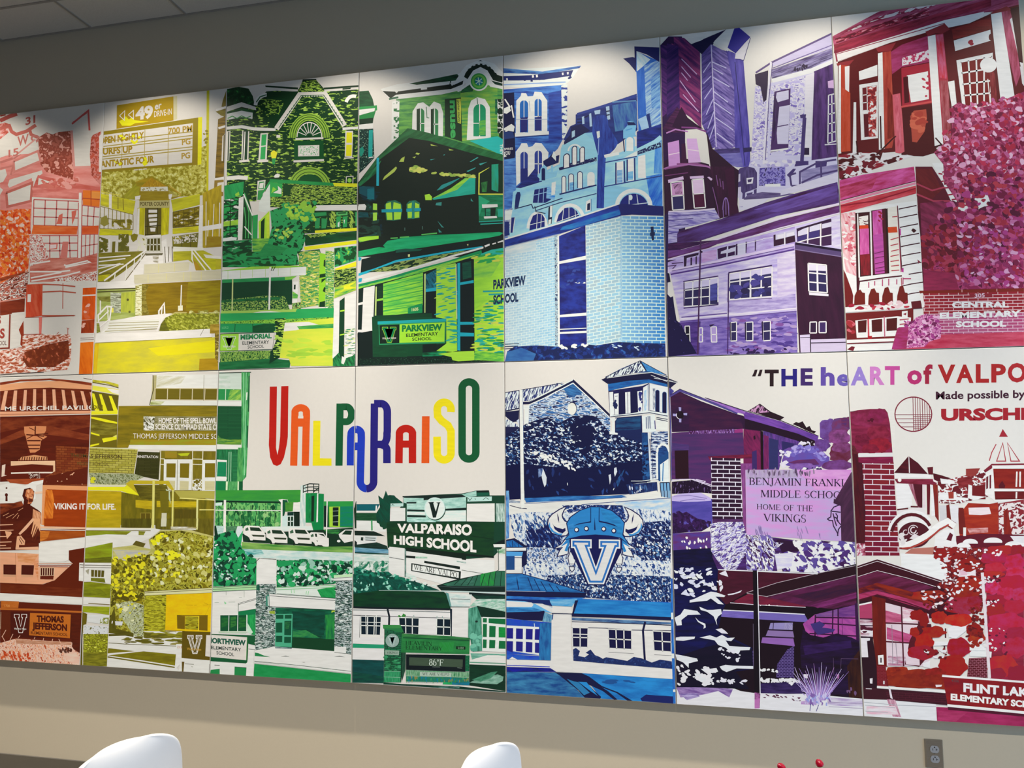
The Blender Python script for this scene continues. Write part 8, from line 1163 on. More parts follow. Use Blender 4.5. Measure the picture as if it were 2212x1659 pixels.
for q in ((1115, 1556, 62, 34), (1300, 1548, 76, 36), (1482, 1578, 86, 38), (1060, 1592, 60, 40)): e(*q, 'e2dede', 170, 370)
p('1440 1500 1553 1500 1553 1560 1470 1540', 'd8d4d8'); d('820 1590 1250 1600 1250 1659 820 1659', '7c1c20 8c2424 dcd4d4 5c1418', 60, 10, 22)
part('emblem')
a(652, 508, 150, 140, 0, 360, 9, '7a1c30')
for x in (648, 667, 686, 705, 724, 743, 762, 781):
    hh = 140 * math.sqrt(max(0, 1 - ((x - 652) / 150) ** 2)); l([(x, 508 - hh), (x + 6, 508 + hh)], 5, '7a1c30')
for y in (512, 545, 578, 611):
    hh = 150 * math.sqrt(max(0, 1 - ((y - 508) / 140) ** 2)); l([(652 - hh, y), (652 + hh, y)], 5, '7a1c30')
for y in (528, 561, 594, 627):
    hh = 150 * math.sqrt(max(0, 1 - ((y - 508) / 140) ** 2)); l([(652, y), (652 + hh, y)], 5, '7a1c30')
part()
v('D8', 'l7')
p('445 175 720 185 830 260 870 330 870 400 730 440 600 390 450 290', 'e0dee0'); m('720 130 1180 125 1230 230 1160 480 1120 660 900 700 640 640 620 450 780 400 840 380 830 270 720 200', '84201c', '641620', 'dcd4d8', 34, .47, .6); f('1120 130 1474 130 1474 1240 1190 1220 1150 300', '942440', '741c2c', 120)
p('70 280 250 222 800 400 740 440 1000 560 900 700 640 720 330 600 80 610', '3c101c'); p('68 285 250 224 800 402 730 445 500 380 250 320 70 372', '3a0f1a'); l('70 282 250 222 800 402|70 300 250 240 780 412|80 372 250 318 500 380 740 452', 4, 'dcd0d4'); f('70 378 250 325 560 405 720 460 560 500 740 612 250 482 85 520', '6c2448', '4a1228', 80, -14, 6); f('250 420 560 500 720 590 640 600 250 470 90 510 90 470', '8c2814', '4c1020', 60, 14, 6); f('85 515 250 484 720 610 680 650 500 600 250 520 90 570', 'b43c6c', '8c2444', 60, 14, 6); l('75 570 250 520 480 580 680 650', 9, '4c1020')
p('60 580 205 570 215 900 250 1110 250 1300 65 1380', '2a101c'); p('92 600 205 580 210 720 95 715', 'a83c60'); p('92 600 205 575 204 590 94 612', 'e4dcdc'); f('98 720 210 730 215 870 105 865', 'd8c8d0', '8c3050', 50); p('112 880 190 880 182 1040 118 1040', 'dcd4d8'); l('90 720 210 722|95 775 215 778|95 868 215 880', 8, '2a1024'); p('165 905 190 900 220 1040 180 1100', '2a101c'); d('110 780 210 790 210 860 110 860', '4c1428 e0d8dc', 10, 8, 18, 0, 3, 6)
f('205 530 320 555 335 1120 245 1115 215 880', '701c14', '5c1614', 80, 90)
p('318 585 680 680 680 1115 330 1112', 'd8c4cc'); f('320 650 580 720 600 750 460 750 320 750', 'a84468', 'c8688c', 60, 10); f('330 790 560 860 570 920 460 915 330 890', 'c05888', 'a83c68', 60, 16); f('460 620 680 690 690 750 460 750', 'c87c98', 'e4dcde', 50); f('340 1030 600 1040 600 1110 340 1110', 'd8d0d8', 'a85c7c', 40); l('320 755 700 770|325 910 900 945', 12, '4c1424'); l('452 620 470 1115|595 740 605 900|808 910 812 980|820 800 820 880', 12, '4c1424'); l('372 770 380 1100|405 920 420 1100', 5, '8c7c88'); p('600 750 700 770 720 980 600 1120 480 1100 520 900', '541420'); p('480 960 600 1030 605 1110 490 1100', 'd8c4cc'); p('835 800 920 760 1010 755 990 820 900 890 845 870|720 910 880 910 880 940 720 945|630 1090 690 1070 690 1130 635 1120|545 1130 610 1125 615 1155 550 1150', 'e0dcde')
p('1018 965 1160 920 1170 990 1205 995 1200 1045 1160 1035 1022 1030', 'e0dede'); b('1015 1050 1165 1040 1170 1220 1000 1205', '5c1420', '4c1018', '9c5c6c', 34, 15, 2, .14); p('915 305 1070 305 1072 365 920 370', 'e0d4d8'); p('930 310 1000 308 1000 355 930 362', 'd8b0c0')
l('1125 335 1150 700 1185 1215', 24, 'dccfd4'); l('1134 335 1162 700 1196 1215', 6, 'b890a0')
PUF = ((820, 190, 95, 60, '8c1f1a'), (1010, 270, 110, 55, '8c2416'), (930, 190, 70, 50, '84201c'), (1020, 420, 110, 60, '982c18'), (690, 525, 160, 42, '98341c'), (980, 510, 120, 55, '8c2a18'), (960, 610, 150, 75, '943050'), (590, 690, 70, 45, '8c1c18'), (640, 730, 40, 60, '841c18'), (770, 710, 70, 55, 'a02c1c'), (930, 730, 120, 52, 'b03420'), (720, 830, 100, 48, '98301a'), (560, 830, 40, 40, '98281a'), (1080, 880, 75, 48, 'a03c1c'), (640, 910, 80, 70, 'a42c18'), (620, 1000, 125, 60, '98203a'), (930, 960, 105, 80, '981c38'), (880, 1110, 125, 95, '98241c'), (1060, 810, 70, 50, '8c1c14'), (1060, 570, 60, 40, '8c2440'))
PU2 = ((1200, 215, 90, 50, 'a02450'), (1290, 148, 130, 40, 'a0281c'), (1270, 210, 90, 40, 'a4204c'), (1420, 150, 60, 50, '8c1c1c'), (1400, 250, 90, 70, 'b02858'), (1230, 300, 90, 50, 'b02c40'), (1220, 348, 90, 30, 'a8301c'), (1410, 345, 90, 60, 'b83464'), (1380, 425, 125, 70, 'a81c3c'), (1210, 460, 70, 55, 'b83c78'), (1320, 510, 80, 55, 'b43060'), (1440, 515, 70, 60, 'b03464'), (1240, 570, 90, 50, '981c34'), (1240, 650, 80, 60, '98281a'), (1400, 620, 95, 58, 'a82440'), (1330, 750, 160, 80, 'b02854'), (1280, 850, 120, 70, 'a82850'), (1410, 860, 90, 75, '982040'), (1220, 945, 60, 50, 'a82448'), (1400, 960, 110, 85, 'a82c50'), (1300, 1110, 125, 90, 'ac3028'), (1420, 1180, 90, 75, '8c1c34'), (1250, 1180, 70, 50, '8c2038'))
for q in PUF: c(*q, q[4][:2] + '1418')
d('720 140 1220 140 1160 480 900 520 640 470 830 380', '5c1418 dcd8dc 84201c d8ccd0', 130, 7, 15); d('620 480 900 500 900 660 640 640', '5c1418 dcd0d4 84201c', 60, 7, 15); d('1030 620 1130 620 1150 860 1000 880', '5c1418 84201c 741a1a', 50, 9, 18); d('640 960 830 960 820 1060 660 1060', 'dcd8dc 5c1418 841c20', 24, 8, 18)
for q in PU2: c(*q, q[4][:2] + '1c30', 3)
d('1160 370 1280 360 1280 410 1160 420', 'dcd4d8 4c1420', 22, 6, 12); d('1160 560 1260 560 1260 620 1160 640', 'dcd4d8 4c1420', 14, 6, 12); d('1180 800 1340 800 1340 1030 1180 1030', 'dcd4d8 5c1830', 22, 5, 11); d('1210 150 1280 150 1290 200 1220 200', 'e4d8dc', 7, 6, 12)
l('1127 335 1152 700 1187 1215', 22, 'dccfd4'); p('1020 930 1140 950 1150 985 1020 985', 'e0dede'); d('1030 900 1150 900 1150 960 1030 950', '8c2418 dcd4d4', 12, 10, 22)
for q in ((420, 1180, 110, 65, 'a83418'), (560, 1220, 220, 80, '98301a'), (480, 1240, 160, 60, '8c2c18'), (730, 1165, 85, 38, '941f1c'), (740, 1240, 100, 60, '8c2818')): c(*q, '741a16')
p('330 1270 830 1310 840 1260 830 1200 780 1290', '8c2a18'); p('245 1110 320 1110 330 1190 345 1290 250 1290', '6c141c'); b('248 1110 322 1112 330 1285 250 1282', '741820', '6c141c', '84303c', 30, 12, 0, .12); p('255 1025 302 1020 306 1102 260 1100', 'e4e4e4'); t('1', 275, 1085, 288, 1085, 40, '4c3c44', .01); p('188 1218 212 1214 210 1260 190 1258|300 1238 312 1238 312 1265 300 1265', 'dcd4d8'); p('735 1270 790 1270 785 1285 740 1290', 'dcd0d4')
p('130 1290 250 1300 830 1340 835 1440 330 1395 130 1390', '3c1420'); b('320 1330 820 1345 825 1420 340 1390', '441624', '3a101c', '541c2c', 60, 18, 3, .1); l('248 1288 520 1306 832 1330', 20, 'e4e2e4'); l('155 1302 205 1304', 6, 'c8c0c4'); p('340 1280 360 1300 380 1390 360 1380', 'd8ccd4')
p('132 1388 330 1396 740 1432 748 1585 145 1540', 'dad8da'); f('330 1390 400 1395 450 1540 380 1535 350 1450', 'a04c6c', 'd0a8b8', 50, 70); f('160 1450 400 1445 430 1520 160 1515', 'd8a8b8', 'dcd8dc', 60, 0, 6); l('140 1415 420 1440 740 1452|150 1440 400 1462|152 1490 340 1500', 5, 'a8a8b0')
f('742 1455 840 1460 1474 1515 1480 1625 750 1580', 'a82c60', '8c2048', 110, 3, 4); f('760 1490 1000 1500 900 1580 755 1575', 'b03868', '942850', 70); p('840 1455 1474 1512 1474 1535 840 1478', '4c1428')
part('painted_sign'); p('795 1195 1480 1245 1480 1500 838 1450', '8a1a20'); f('800 1205 1480 1250 1480 1480 840 1445', '8c1a1c', '781420', 130, 4, 3); l('790 1196 1100 1218 1480 1248', 17, 'e4e0e2'); l('834 1442 1100 1466 1480 1502', 22, 'e6e2e6'); t('4106', 868, 1245, 930, 1250, 22, '5c3c40', .02)
t('FLINT LAKE', 968, 1326, 1562, 1372, 72, 'e2dee0', .045); t('ELEMENTARY SCHOOL', 862, 1394, 1690, 1476, 52, 'e6e2e4', .05); part()
part('lettering'); v('D4')
p('1000 222 1022 175 1030 148 1062 146 1050 190 1038 222|1062 220 1078 175 1086 148 1118 146 1106 190 1096 220', '241016')
tbox('T', 1140, 146, 1298, 332, '241218', .04); tbox('H', 1326, 138, 1500, 332, '241c70', .04); tbox('E', 1540, 132, 1676, 324, '3c2460', .04); tbox('h', 1764, 118, 1918, 325, '5c4698', .04); tbox('e', 1944, 196, 2082, 330, '6656a8', .04)
v('D7')
tbox('A', 142, 122, 286, 274, '9078c0', .04); tbox('R', 298, 120, 418, 270, 'c478b8', .04); tbox('T', 420, 116, 542, 268, 'bc4890', .04); tbox('o', 602, 150, 722, 266, 'b02c68', .04); tbox('f', 734, 102, 808, 262, '9c203c', .04); tbox('V', 850, 104, 994, 256, 'a42222', .04); tbox('A', 1000, 104, 1142, 254, 'a42222', .04); tbox('L', 1160, 100, 1268, 252, 'a42222', .04); tbox('P', 1286, 98, 1406, 250, 'a42222', .04); tbox('O', 1420, 90, 1572, 250, 'a82428', .04)
t('Made possible by', 835, 386, 1562, 372, 62, '3c1428', .025); t('URSCHEL', 878, 556, 1735, 545, 92, '9c1e28', .055); part()

# ---------------------------------------------------------------- canvases
PW, PH, GAP = 0.762, 1.5315, 0.0028
PANELS = {}
for r, row in enumerate('ul'):
    for k in range(7):
        x0 = (k - 1) * PW + GAP / 2; x1 = k * PW - GAP / 2
        if k == 6: x1 -= .003
        z0, z1 = (MIDZ + .0016, MIDZ + PH) if row == 'u' else (MIDZ - PH - .0008, MIDZ - .0016)
        PANELS[row + str(k + 1)] = (x0, z0, x1, z1)

def clip(poly, quad):
    """clip a polygon to a convex quad (both in photo pixels)"""
    out = poly
    for i in range(4):
        ax, ay = quad[i]; bx, by = quad[(i + 1) % 4]
        src, out = out, []
        if not src: break
        for j in range(len(src)):
            p0 = src[j - 1]; p1 = src[j]
            s0 = (bx - ax) * (p0[1] - ay) - (by - ay) * (p0[0] - ax)
            s1 = (bx - ax) * (p1[1] - ay) - (by - ay) * (p1[0] - ax)
            if (s0 >= 0) != (s1 >= 0):
                k = s0 / (s0 - s1)
                out.append((p0[0] + (p1[0] - p0[0]) * k, p0[1] + (p1[1] - p0[1]) * k))
            if s1 >= 0: out.append(p1)
    return out

LIFT = 6e-6                       # thickness of one coat of paint
CELL = 5
canvas_white = noisy('primed_canvas', (.80, .79, .77), (.76, .75, .73), 60, .55, .25, .05)

def build_panel(key, label, root_name='canvas_panel'):
    x0, z0, x1, z1 = PANELS[key]
    root = empty(root_name, ((x0 + x1) / 2, -.02, z0))
    tag(root, label, 'canvas', 'canvases of the mural')
    ox, oz = root.location[0], root.location[2]
    bm = bmesh.new()
    add_box(bm, x0 - ox, FACE + .02, z0 - oz, x1 - ox, .018, z1 - oz, .002, 2)
    obj('canvas', bm, canvas_white, root)
    IN = .0012
    quad = [project((x0 + IN, FACE, z1 - IN)), project((x1 - IN, FACE, z1 - IN)), project((x1 - IN, FACE, z0 + IN)), project((x0 + IN, FACE, z0 + IN))]
    qx0, qx1 = min(q[0] for q in quad), max(q[0] for q in quad)
    qy0, qy1 = min(q[1] for q in quad), max(q[1] for q in quad)
    level = {}
    parts = {}
    for s in SHAPES:
        if s['panel'] and s['panel'] != key: continue
        xs = [q[0] for P in s['polys'] for q in P]; ys = [q[1] for P in s['polys'] for q in P]
        bx0, bx1, by0, by1 = min(xs), max(xs), min(ys), max(ys)
        if bx1 < qx0 or bx0 > qx1 or by1 < qy0 or by0 > qy1: continue
        polys = [q for q in (clip(P, quad) for P in s['polys']) if len(q) >= 3]
        if not polys: continue
        xs = [q[0] for P in polys for q in P]; ys = [q[1] for P in polys for q in P]
        cells = [(i, j) for i in range(int(min(xs) // CELL), int(max(xs) // CELL) + 1) for j in range(int(min(ys) // CELL), int(max(ys) // CELL) + 1)]
        lv = 1 + max(level.get(c_, 0) for c_ in cells)
        for c_ in cells: level[c_] = lv
        D = parts.setdefault(s['part'], dict(v=[], f=[], mi=[], ca=[], cb=[], cc=[], pm=[], uv=[]))
        Y = FACE + .02 - .0001 - lv * LIFT
        sa, ca_ = math.sin(s['ang']), math.cos(s['ang'])
        off = (s['seed'] * 37.77) % 500
        ux, uy = s['size'] * s['asp'], s['size']
        def uvq(x, y):
            if s['style'] == 3:
                return (x / ca_ / s['size'], (y - x * sa / ca_) / s['size'])
            if s['style'] == 0:
                return ((x * .9) / 30 + off, y / 6 + off)
            return ((x * ca_ + y * sa) / ux + off, (-x * sa + y * ca_) / uy + off)
        gx0, gx1 = bx0, bx1
        def grad(cv, x):
            if isinstance(cv, tuple):
                a_, b_ = pig(cv[0], x), pig(cv[1], x); k = (x - gx0) / max(1e-6, gx1 - gx0)
                return tuple(a_[i] + (b_[i] - a_[i]) * k for i in range(3)) + (1,)
            return tuple(pig(cv, bx0)) + (1,)
        for P in polys:
            n0 = len(D['v'])
            pts3 = []
            for x, y in P:
                wv = on_wall(x, y)
                pts3.append((wv[0] - ox, Y, wv[2] - oz))
            tris = [(0, 1, 2)] if len(P) == 3 else tessellate_polygon([[Vector((x, y, 0)) for x, y in P]])
            D['v'] += pts3
            for tr in tris:
                a_, b_, c_ = (P[i] for i in tr)
                cr = (b_[0] - a_[0]) * (c_[1] - a_[1]) - (b_[1] - a_[1]) * (c_[0] - a_[0])
                if abs(cr) < 1e-4: continue
                o3 = tr if cr < 0 else (tr[0], tr[2], tr[1])
                D['f'].append([n0 + i for i in o3]); D['mi'].append(s['style'])
                for i in o3:
                    D['ca'] += grad(s['c'], P[i][0]); D['cb'] += grad(s['c2'], P[i][0]); D['cc'] += grad(s['c3'], P[i][0])
                    D['pm'] += (s['pm'][0], s['pm'][1], 0, 1)
                    D['uv'] += uvq(*P[i])
    for (nm, _k), D in parts.items():
        me = bpy.data.meshes.new(nm)
        me.from_pydata(D['v'], [], D['f'])
        for a_ in ('ca', 'cb', 'cc', 'pm'):
            at = me.attributes.new(a_, 'FLOAT_COLOR', 'CORNER')
            at.data.foreach_set('color', D[a_])
        uvl = me.uv_layers.new(name='uv')
        uvl.data.foreach_set('uv', D['uv'])
        for mm in PM: me.materials.append(mm)
        me.polygons.foreach_set('material_index', D['mi'])
        o = link(nm, me, None, root)
        if nm == 'lettering': o['label'] = 'painted lettering'
        if nm == 'emblem': o['label'] = 'painted emblem'
        if nm == 'painted_sign': o['label'] = 'painted school sign'
    return root

for key, label in (
    ('u1', 'red and orange canvas of the upper row with a leaf-covered building, at the left edge'),
    ('u2', 'yellow canvas of the upper row with a drive-in board over a county building'),
    ('u3', 'green and lime canvas with a brick castle gable and arched fan window, upper row'),
    ('u4', 'dark green canvas of the upper row with a wide depot roof and banner'),
    ('u5', 'blue canvas of the upper row with a big pale brick school wall'),
    ('u6', 'purple canvas of the upper row with twin towers, mailbox and long school'),
    ('u7', 'crimson canvas of the upper row with white columns and a magenta tree'),
    ('l1', 'brown and orange canvas of the lower row with an arena arch and statue'),
    ('l2', 'olive yellow canvas of the lower row with a middle school front and big shrubs'),
    ('l3', 'green canvas of the lower row with parked white cars below half the rainbow lettering'),
    ('l4', 'dark green canvas of the lower row with a temperature display and monument sign'),
    ('l5', 'navy blue canvas of the lower row with a horned helmet emblem and bell tower'),
    ('l6', 'purple canvas of the lower row with a barn, stone sign and snowy fir'),
    ('l7', 'red canvas of the lower row with sponsor lettering and a brick pier, right edge')):
    build_panel(key, label)

# ---------------------------------------------------------------- outlet
steel = noisy('brushed_steel', (.40, .385, .36), (.30, .29, .27), 30, .32, .5, .05, 1, (1, 1, 30))
grey_nylon = noisy('grey_nylon', (.34, .35, .38), (.30, .31, .34), 60, .45, .4)
slot_black = noisy('slot_black', (.012, .012, .014), (.02, .02, .022), 20, .7, .1)
outlet = tag(empty('wall_outlet', (4.083, 0, .4535)), 'steel-plated duplex outlet low on the beige wall below the red canvas', 'outlet')
bm = bmesh.new()
r0 = [(-.035, 0, -.0573), (.035, 0, -.0573), (.035, 0, .0573), (-.035, 0, .0573)]
r1 = [(x * .86, -.0062, z * .915) for x, y, z in r0]
va = [bm.verts.new(q) for q in r0]; vb = [bm.verts.new(q) for q in r1]
for k in range(4): bm.faces.new((va[k], va[(k + 1) % 4], vb[(k + 1) % 4], vb[k]))
bm.faces.new(vb); bm.faces.new(va[::-1])
obj('wall_plate', bm, steel, outlet)
def disc(bm, cx, cz, rx, rz, y0, y1, n=24, flat=None):
    ring = []
    for k in range(n):
        g = 2 * math.pi * k / n
        x, z = rx * math.cos(g), rz * math.sin(g)
        if flat: z = max(-flat, min(flat, z))
        ring.append((cx + x, cz + z))
    lo = [bm.verts.new((x, y0, z)) for x, z in ring]; hi = [bm.verts.new((x, y1, z)) for x, z in ring]
    for k in range(n): bm.faces.new((lo[k], lo[(k + 1) % n], hi[(k + 1) % n], hi[k]))
    bm.faces.new(hi); bm.faces.new(lo)
for sgn in (1, -1):
    bm = bmesh.new(); disc(bm, .001, sgn * .0195, .0172, .0172, -.0055, -.0085, 28, .0142)
    rc = obj('receptacle', bm, grey_nylon, outlet)
    bm = bmesh.new()
    disc(bm, .001, sgn * .0195 + .0085, .0026, .0024, -.0082, -.0088, 14)
    add_box(bm, -.0068, -.0088, sgn * .0195 - .0045, -.0048, -.0082, sgn * .0195 + .004)
    add_box(bm, .0058, -.0088, sgn * .0195 - .0045, .0078, -.0082, sgn * .0195 + .004)
    add_box(bm, .0072, -.0088, sgn * .0195 - .0012, .0118, -.0082, sgn * .0195 + .0006)
    obj('slots', bm, slot_black, rc)
bm = bmesh.new(); disc(bm, .001, 0, .0035, .0035, -.0055, -.0078, 16); obj('screw', bm, steel, outlet)

# ---------------------------------------------------------------- chairs and table
white_shell = noisy('white_plastic', (.70, .71, .74), (.68, .69, .72), 8, .38, .45)
leg_metal = noisy('chair_leg_metal', (.55, .55, .56), (.48, .48, .5), 12, .3, .5, 0, 1)
foot_rubber = noisy('foot_rubber', (.03, .03, .03), (.05, .05, .05), 30, .8, .1)
PROF = [(.225, .425, .19), (.215, .445, .205), (.17, .455, .215), (.05, .447, .222), (-.08, .440, .222), (-.165, .447, .215), (-.205, .475, .205), (-.222, .54, .208), (-.234, .64, .214), (-.242, .735, .212), (-.246, .782, .203), (-.252, .812, .184), (-.264, .833, .152), (-.281, .844, .105)]
def make_chair(label):
    root = tag(empty('plastic_chair', (0, 0, 0)), label, 'chair', 'white shell chairs')
    bm = bmesh.new(); NU = 12; rows = []
    for i, (y, z, hw) in enumerate(PROF):
        bk = max(0, (i - 5) / 8)
        row = []
        for k in range(NU + 1):
            u = -1 + 2 * k / NU
            row.append(bm.verts.new((u * hw, y + (.035 * bk + .0) * u * u, z + (.012 * (1 - bk)) * u * u - (.006 * bk) * u * u)))
        rows.append(row)
    for i in range(len(rows) - 1):
        for k in range(NU): bm.faces.new((rows[i][k], rows[i][k + 1], rows[i + 1][k + 1], rows[i + 1][k]))
    o = obj('shell', bm, white_shell, root, True)
    sd = o.modifiers.new('thickness', 'SOLIDIFY'); sd.thickness = .014; sd.offset = 0
    sb = o.modifiers.new('round', 'SUBSURF'); sb.levels = sb.render_levels = 2
    for sx in (-1, 1):
        for sy in (-1, 1):
            bm = bmesh.new()
            add_tube(bm, [(sx * .10, sy * .07 - .02, .429), (sx * .17, sy * .15 - .02, .425), (sx * .19, sy * .19 - .02, .38), (sx * .225, sy * .225 - .02, .012)], .0105)
            lg = obj('leg', bm, leg_metal, root, True)
            bm = bmesh.new(); add_tube(bm, [(sx * .2245, sy * .2245 - .02, .02), (sx * .226, sy * .226 - .02, .0)], .014)
            obj('foot', bm, foot_rubber, lg)
    return root
def copy_tree(o, parent=None):
    n_ = o.copy(); COL.objects.link(n_)
    if parent: n_.parent = parent
    for ch in list(o.children): copy_tree(ch, n_)
    return n_
chair = make_chair('white plastic shell chair in front of the dark table end, the left one')
chair2 = copy_tree(chair); chair2['label'] = 'white plastic shell chair standing by itself below the navy canvas seam, the right one'
chair.location = (1.635, -1.455, 0); chair.rotation_euler[2] = math.radians(-102)
chair2.location = (2.71, -1.33, 0); chair2.rotation_euler[2] = math.radians(-106)

table_top = noisy('dark_laminate', (.026, .023, .018), (.02, .018, .014), 25, .6, .25)
table_metal = noisy('black_metal', (.03, .03, .03), (.045, .045, .045), 20, .4, .4, 0, .6)
table = tag(empty('table', (.52, -1.66, 0)), 'dark grey laminate table at the lower left behind the white chair', 'table')
bm = bmesh.new(); add_box(bm, -.75, -.38, .70, .73, .38, .73, .004); obj('tabletop', bm, table_top, table)
for sx in (-.5, .42):
    bm = bmesh.new(); add_tube(bm, [(sx, 0, .03), (sx, 0, .70)], .03, 16); add_box(bm, sx - .05, -.25, .69, sx + .05, .25, .7); add_box(bm, sx - .035, -.30, 0, sx + .035, .30, .03, .006)
    obj('pedestal', bm, table_metal, table)

# ---------------------------------------------------------------- person at the photographer's right, only two fingertips reach into view
skin_m = noisy('skin', (.72, .43, .31), (.66, .37, .26), 40, .5, .35, .05)
skin_m.node_tree.nodes['Principled BSDF'].inputs['Subsurface Weight'].default_value = .12
nail_m = noisy('red_nail_polish', (.42, .006, .03), (.36, .004, .025), 20, .12, .6)
shirt_m = noisy('navy_knit', (.03, .04, .09), (.02, .03, .07), 160, .9, .1, .3)
jean_m = noisy('blue_denim', (.06, .09, .16), (.045, .07, .13), 200, .9, .1, .2)
hair_m = noisy('brown_hair', (.09, .05, .03), (.05, .03, .02), 60, .6, .3, .4, 0, (1, 1, .1))
shoe_m = noisy('white_shoe', (.6, .6, .58), (.55, .55, .54), 30, .6, .3)
PX, PY = 3.86, -2.98
person = tag(empty('person', (PX, PY, 0)), 'person standing right of the camera, two fingertips with red nails raised into view', 'person')
def limb(name, chains, mat, sub=2):
    """one continuous skinned surface grown from joints: chains of (x, y, z, radius)"""
    bm = bmesh.new(); sk = bm.verts.layers.skin.verify(); known = {}
    first = True
    for ch in chains:
        prev = None
        for x, y, z, r_ in ch:
            key_ = (round(x, 4), round(y, 4), round(z, 4))
            if key_ not in known:
                vv = bm.verts.new((x - PX, y - PY, z)); known[key_] = vv
                vv[sk].radius = (r_, r_); vv[sk].use_root = first; first = False
            vv = known[key_]
            if prev and not bm.edges.get((prev, vv)): bm.edges.new((prev, vv))
            prev = vv
    me = bpy.data.meshes.new(name); bm.to_mesh(me); bm.free()
    o = link(name, me, mat, person)
    sm = o.modifiers.new('skin', 'SKIN'); sm.use_smooth_shade = True; sm.branch_smoothing = .6
    sb = o.modifiers.new('round', 'SUBSURF'); sb.levels = sb.render_levels = sub
    return o
IT, TT = Vector((3.2046, -2.221, 1.2868)), Vector((3.1510, -2.232, 1.2825))     # tips of index finger and thumb
WR = Vector((3.335, -2.335, 1.185))
ax = (Vector((3.215, -2.235, 1.262)) - WR).normalized()                            # wrist to fingers
side = Vector((.62, .30, .55)); side = (side - ax * side.dot(ax)).normalized()      # towards the little finger
nrm = ax.cross(side); nrm = nrm if nrm.y < 0 else -nrm                              # back of the hand, towards the camera
EL, SH = Vector((3.56, -2.60, 1.02)), Vector((3.68, -2.94, 1.34))
T3 = lambda q, r_: (q[0], q[1], q[2], r_)
hip = (PX, PY, .93)
body = limb('body', [[(PX, PY, .93, .125), (PX, PY, 1.08, .115), (PX, PY, 1.24, .13), (PX, PY, 1.36, .085), (PX, PY + .01, 1.43, .052), (PX, PY + .03, 1.52, .075), (PX, PY + .02, 1.60, .082)],
                     [(PX, PY, 1.36, .085), T3(SH, .058), T3(EL, .042), T3(WR, .027)],
                     [(PX, PY, 1.36, .085), (PX + .18, PY, 1.34, .058), (PX + .23, PY - .02, 1.08, .042), (PX + .24, PY + .05, .86, .028), (PX + .235, PY + .09, .78, .03)],
                     [(PX, PY, .93, .125), (PX - .10, PY, .84, .095), (PX - .11, PY, .48, .062), (PX - .115, PY - .02, .09, .04), (PX - .12, PY + .10, .035, .032)],
                     [(PX, PY, .93, .125), (PX + .10, PY, .84, .095), (PX + .11, PY, .48, .062), (PX + .115, PY - .02, .09, .04), (PX + .12, PY + .10, .035, .032)]], skin_m)
def finger(base, tip, bend, rad):
    d_ = tip - base; L_ = d_.length
    return [base, base + d_ * .42 + nrm * bend * L_, base + d_ * .74 + nrm * bend * .7 * L_, tip], [rad * 1.12, rad * 1.04, rad * .94, rad * .74]
K = WR + ax * .088
tips = [(K - side * .030, IT, .06, .0088), (K - side * .008 + ax * .004, K + ax * .022 - nrm * .045 - side * .004, .42, .0088), (K + side * .013, K + ax * .014 - nrm * .046 + side * .014, .42, .0084), (K + side * .031 - ax * .008, K - nrm * .042 + side * .030, .42, .0075)]
chains = [[T3(WR - ax * .03, .025), T3(WR, .024), T3(WR + ax * .045, .028), T3(K, .024)], [T3(WR + ax * .045, .028), T3(WR + ax * .07 + side * .024, .016)], [T3(WR + ax * .045, .028), T3(WR + ax * .07 - side * .024, .016)]]
for ba, ti, be, ra in tips:
    q_, rr = finger(ba, ti, be, ra); chains.append([T3(ba - ax * .02, ra * 1.1)] + [T3(x_, y_) for x_, y_ in zip(q_, rr)])
tb = WR + ax * .022 - side * .024
chains.append([T3(tb, .014), T3(tb.lerp(TT, .38) - side * .008, .0125), T3(tb.lerp(TT, .70) - side * .004, .0105), T3(TT, .0078)])
limb('hand', chains, skin_m)
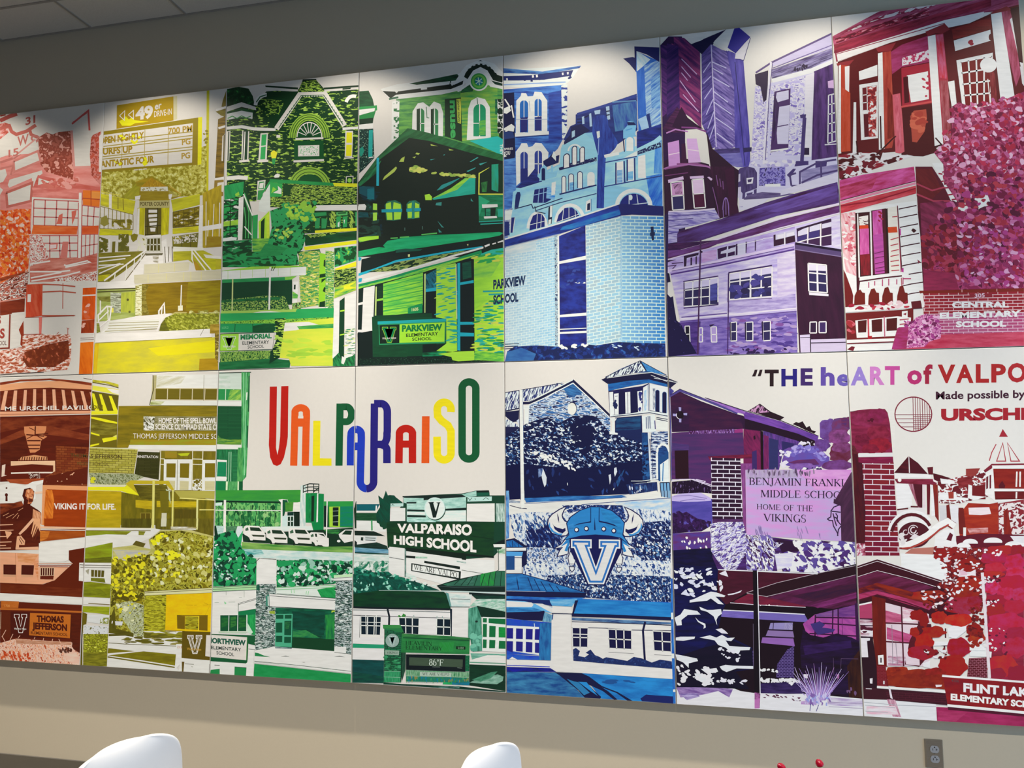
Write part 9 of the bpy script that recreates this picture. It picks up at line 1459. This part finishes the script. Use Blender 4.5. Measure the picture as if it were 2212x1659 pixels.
def nail(tip, back, rad):
    d_ = (tip - back).normalized(); nn = (nrm - d_ * nrm.dot(d_)).normalized(); sd_ = d_.cross(nn)
    bm = bmesh.new(); bmesh.ops.create_uvsphere(bm, u_segments=14, v_segments=10, radius=1)
    ctr = tip - d_ * .0015 + nn * rad * .58
    for vv in bm.verts:
        q_ = vv.co.copy(); vv.co = ctr + d_ * q_.x * .0060 + sd_ * q_.y * rad * .62 + nn * (q_.z * .0022 - q_.y * q_.y * rad * .35) - Vector((PX, PY, 0))
    o = obj('fingernail', bm, nail_m, person, True)
    o['label'] = 'glossy red fingernail'
for ba, ti, be, ra in tips: nail(ti, finger(ba, ti, be, ra)[0][2], ra)
nail(TT, tb.lerp(TT, .7), .0088)
limb('sweater', [[(PX, PY, .92, .145), (PX, PY, 1.08, .132), (PX, PY, 1.24, .146), (PX, PY, 1.37, .10)], [(PX, PY, 1.37, .10), T3(SH, .07), T3(EL, .054), T3(EL.lerp(WR, .8), .040)],
                 [(PX, PY, 1.37, .10), (PX + .18, PY, 1.34, .07), (PX + .23, PY - .02, 1.08, .054), (PX + .24, PY + .045, .88, .04)]], shirt_m)
limb('trousers', [[(PX, PY, .95, .138), (PX - .10, PY, .84, .108), (PX - .11, PY, .48, .075), (PX - .115, PY - .02, .07, .06)], [(PX, PY, .95, .138), (PX + .10, PY, .84, .108), (PX + .11, PY, .48, .075), (PX + .115, PY - .02, .07, .06)]], jean_m)
for sx in (-1, 1): limb('shoe', [[(PX + sx * .115, PY - .05, .045, .044), (PX + sx * .118, PY + .05, .043, .046), (PX + sx * .12, PY + .15, .036, .036)]], shoe_m)
limb('hair', [[(PX, PY + .005, 1.64, .088), (PX, PY - .03, 1.57, .09), (PX, PY - .06, 1.42, .075), (PX, PY - .075, 1.30, .05)]], hair_m)
bm = bmesh.new()
for sx in (-1, 1):
    b2 = Matrix.Translation((sx * .03, .103, 1.565)); bmesh.ops.create_uvsphere(bm, u_segments=10, v_segments=8, radius=.011, matrix=b2)
obj('eyes', bm, noisy('eye', (.05, .03, .02), (.7, .7, .7), 3, .2, .5), person, True)
bm = bmesh.new(); bmesh.ops.create_cone(bm, segments=10, radius1=.016, radius2=.004, depth=.05, matrix=Matrix.Translation((0, .112, 1.535)) @ Matrix.Rotation(-.25, 4, 'X')); obj('nose', bm, skin_m, person, True)
bm = bmesh.new(); bmesh.ops.create_uvsphere(bm, u_segments=12, v_segments=6, radius=.02, matrix=Matrix.Translation((0, .098, 1.492)) @ Matrix.Diagonal((1, .35, .3, 1))); obj('mouth', bm, nail_m, person, True)
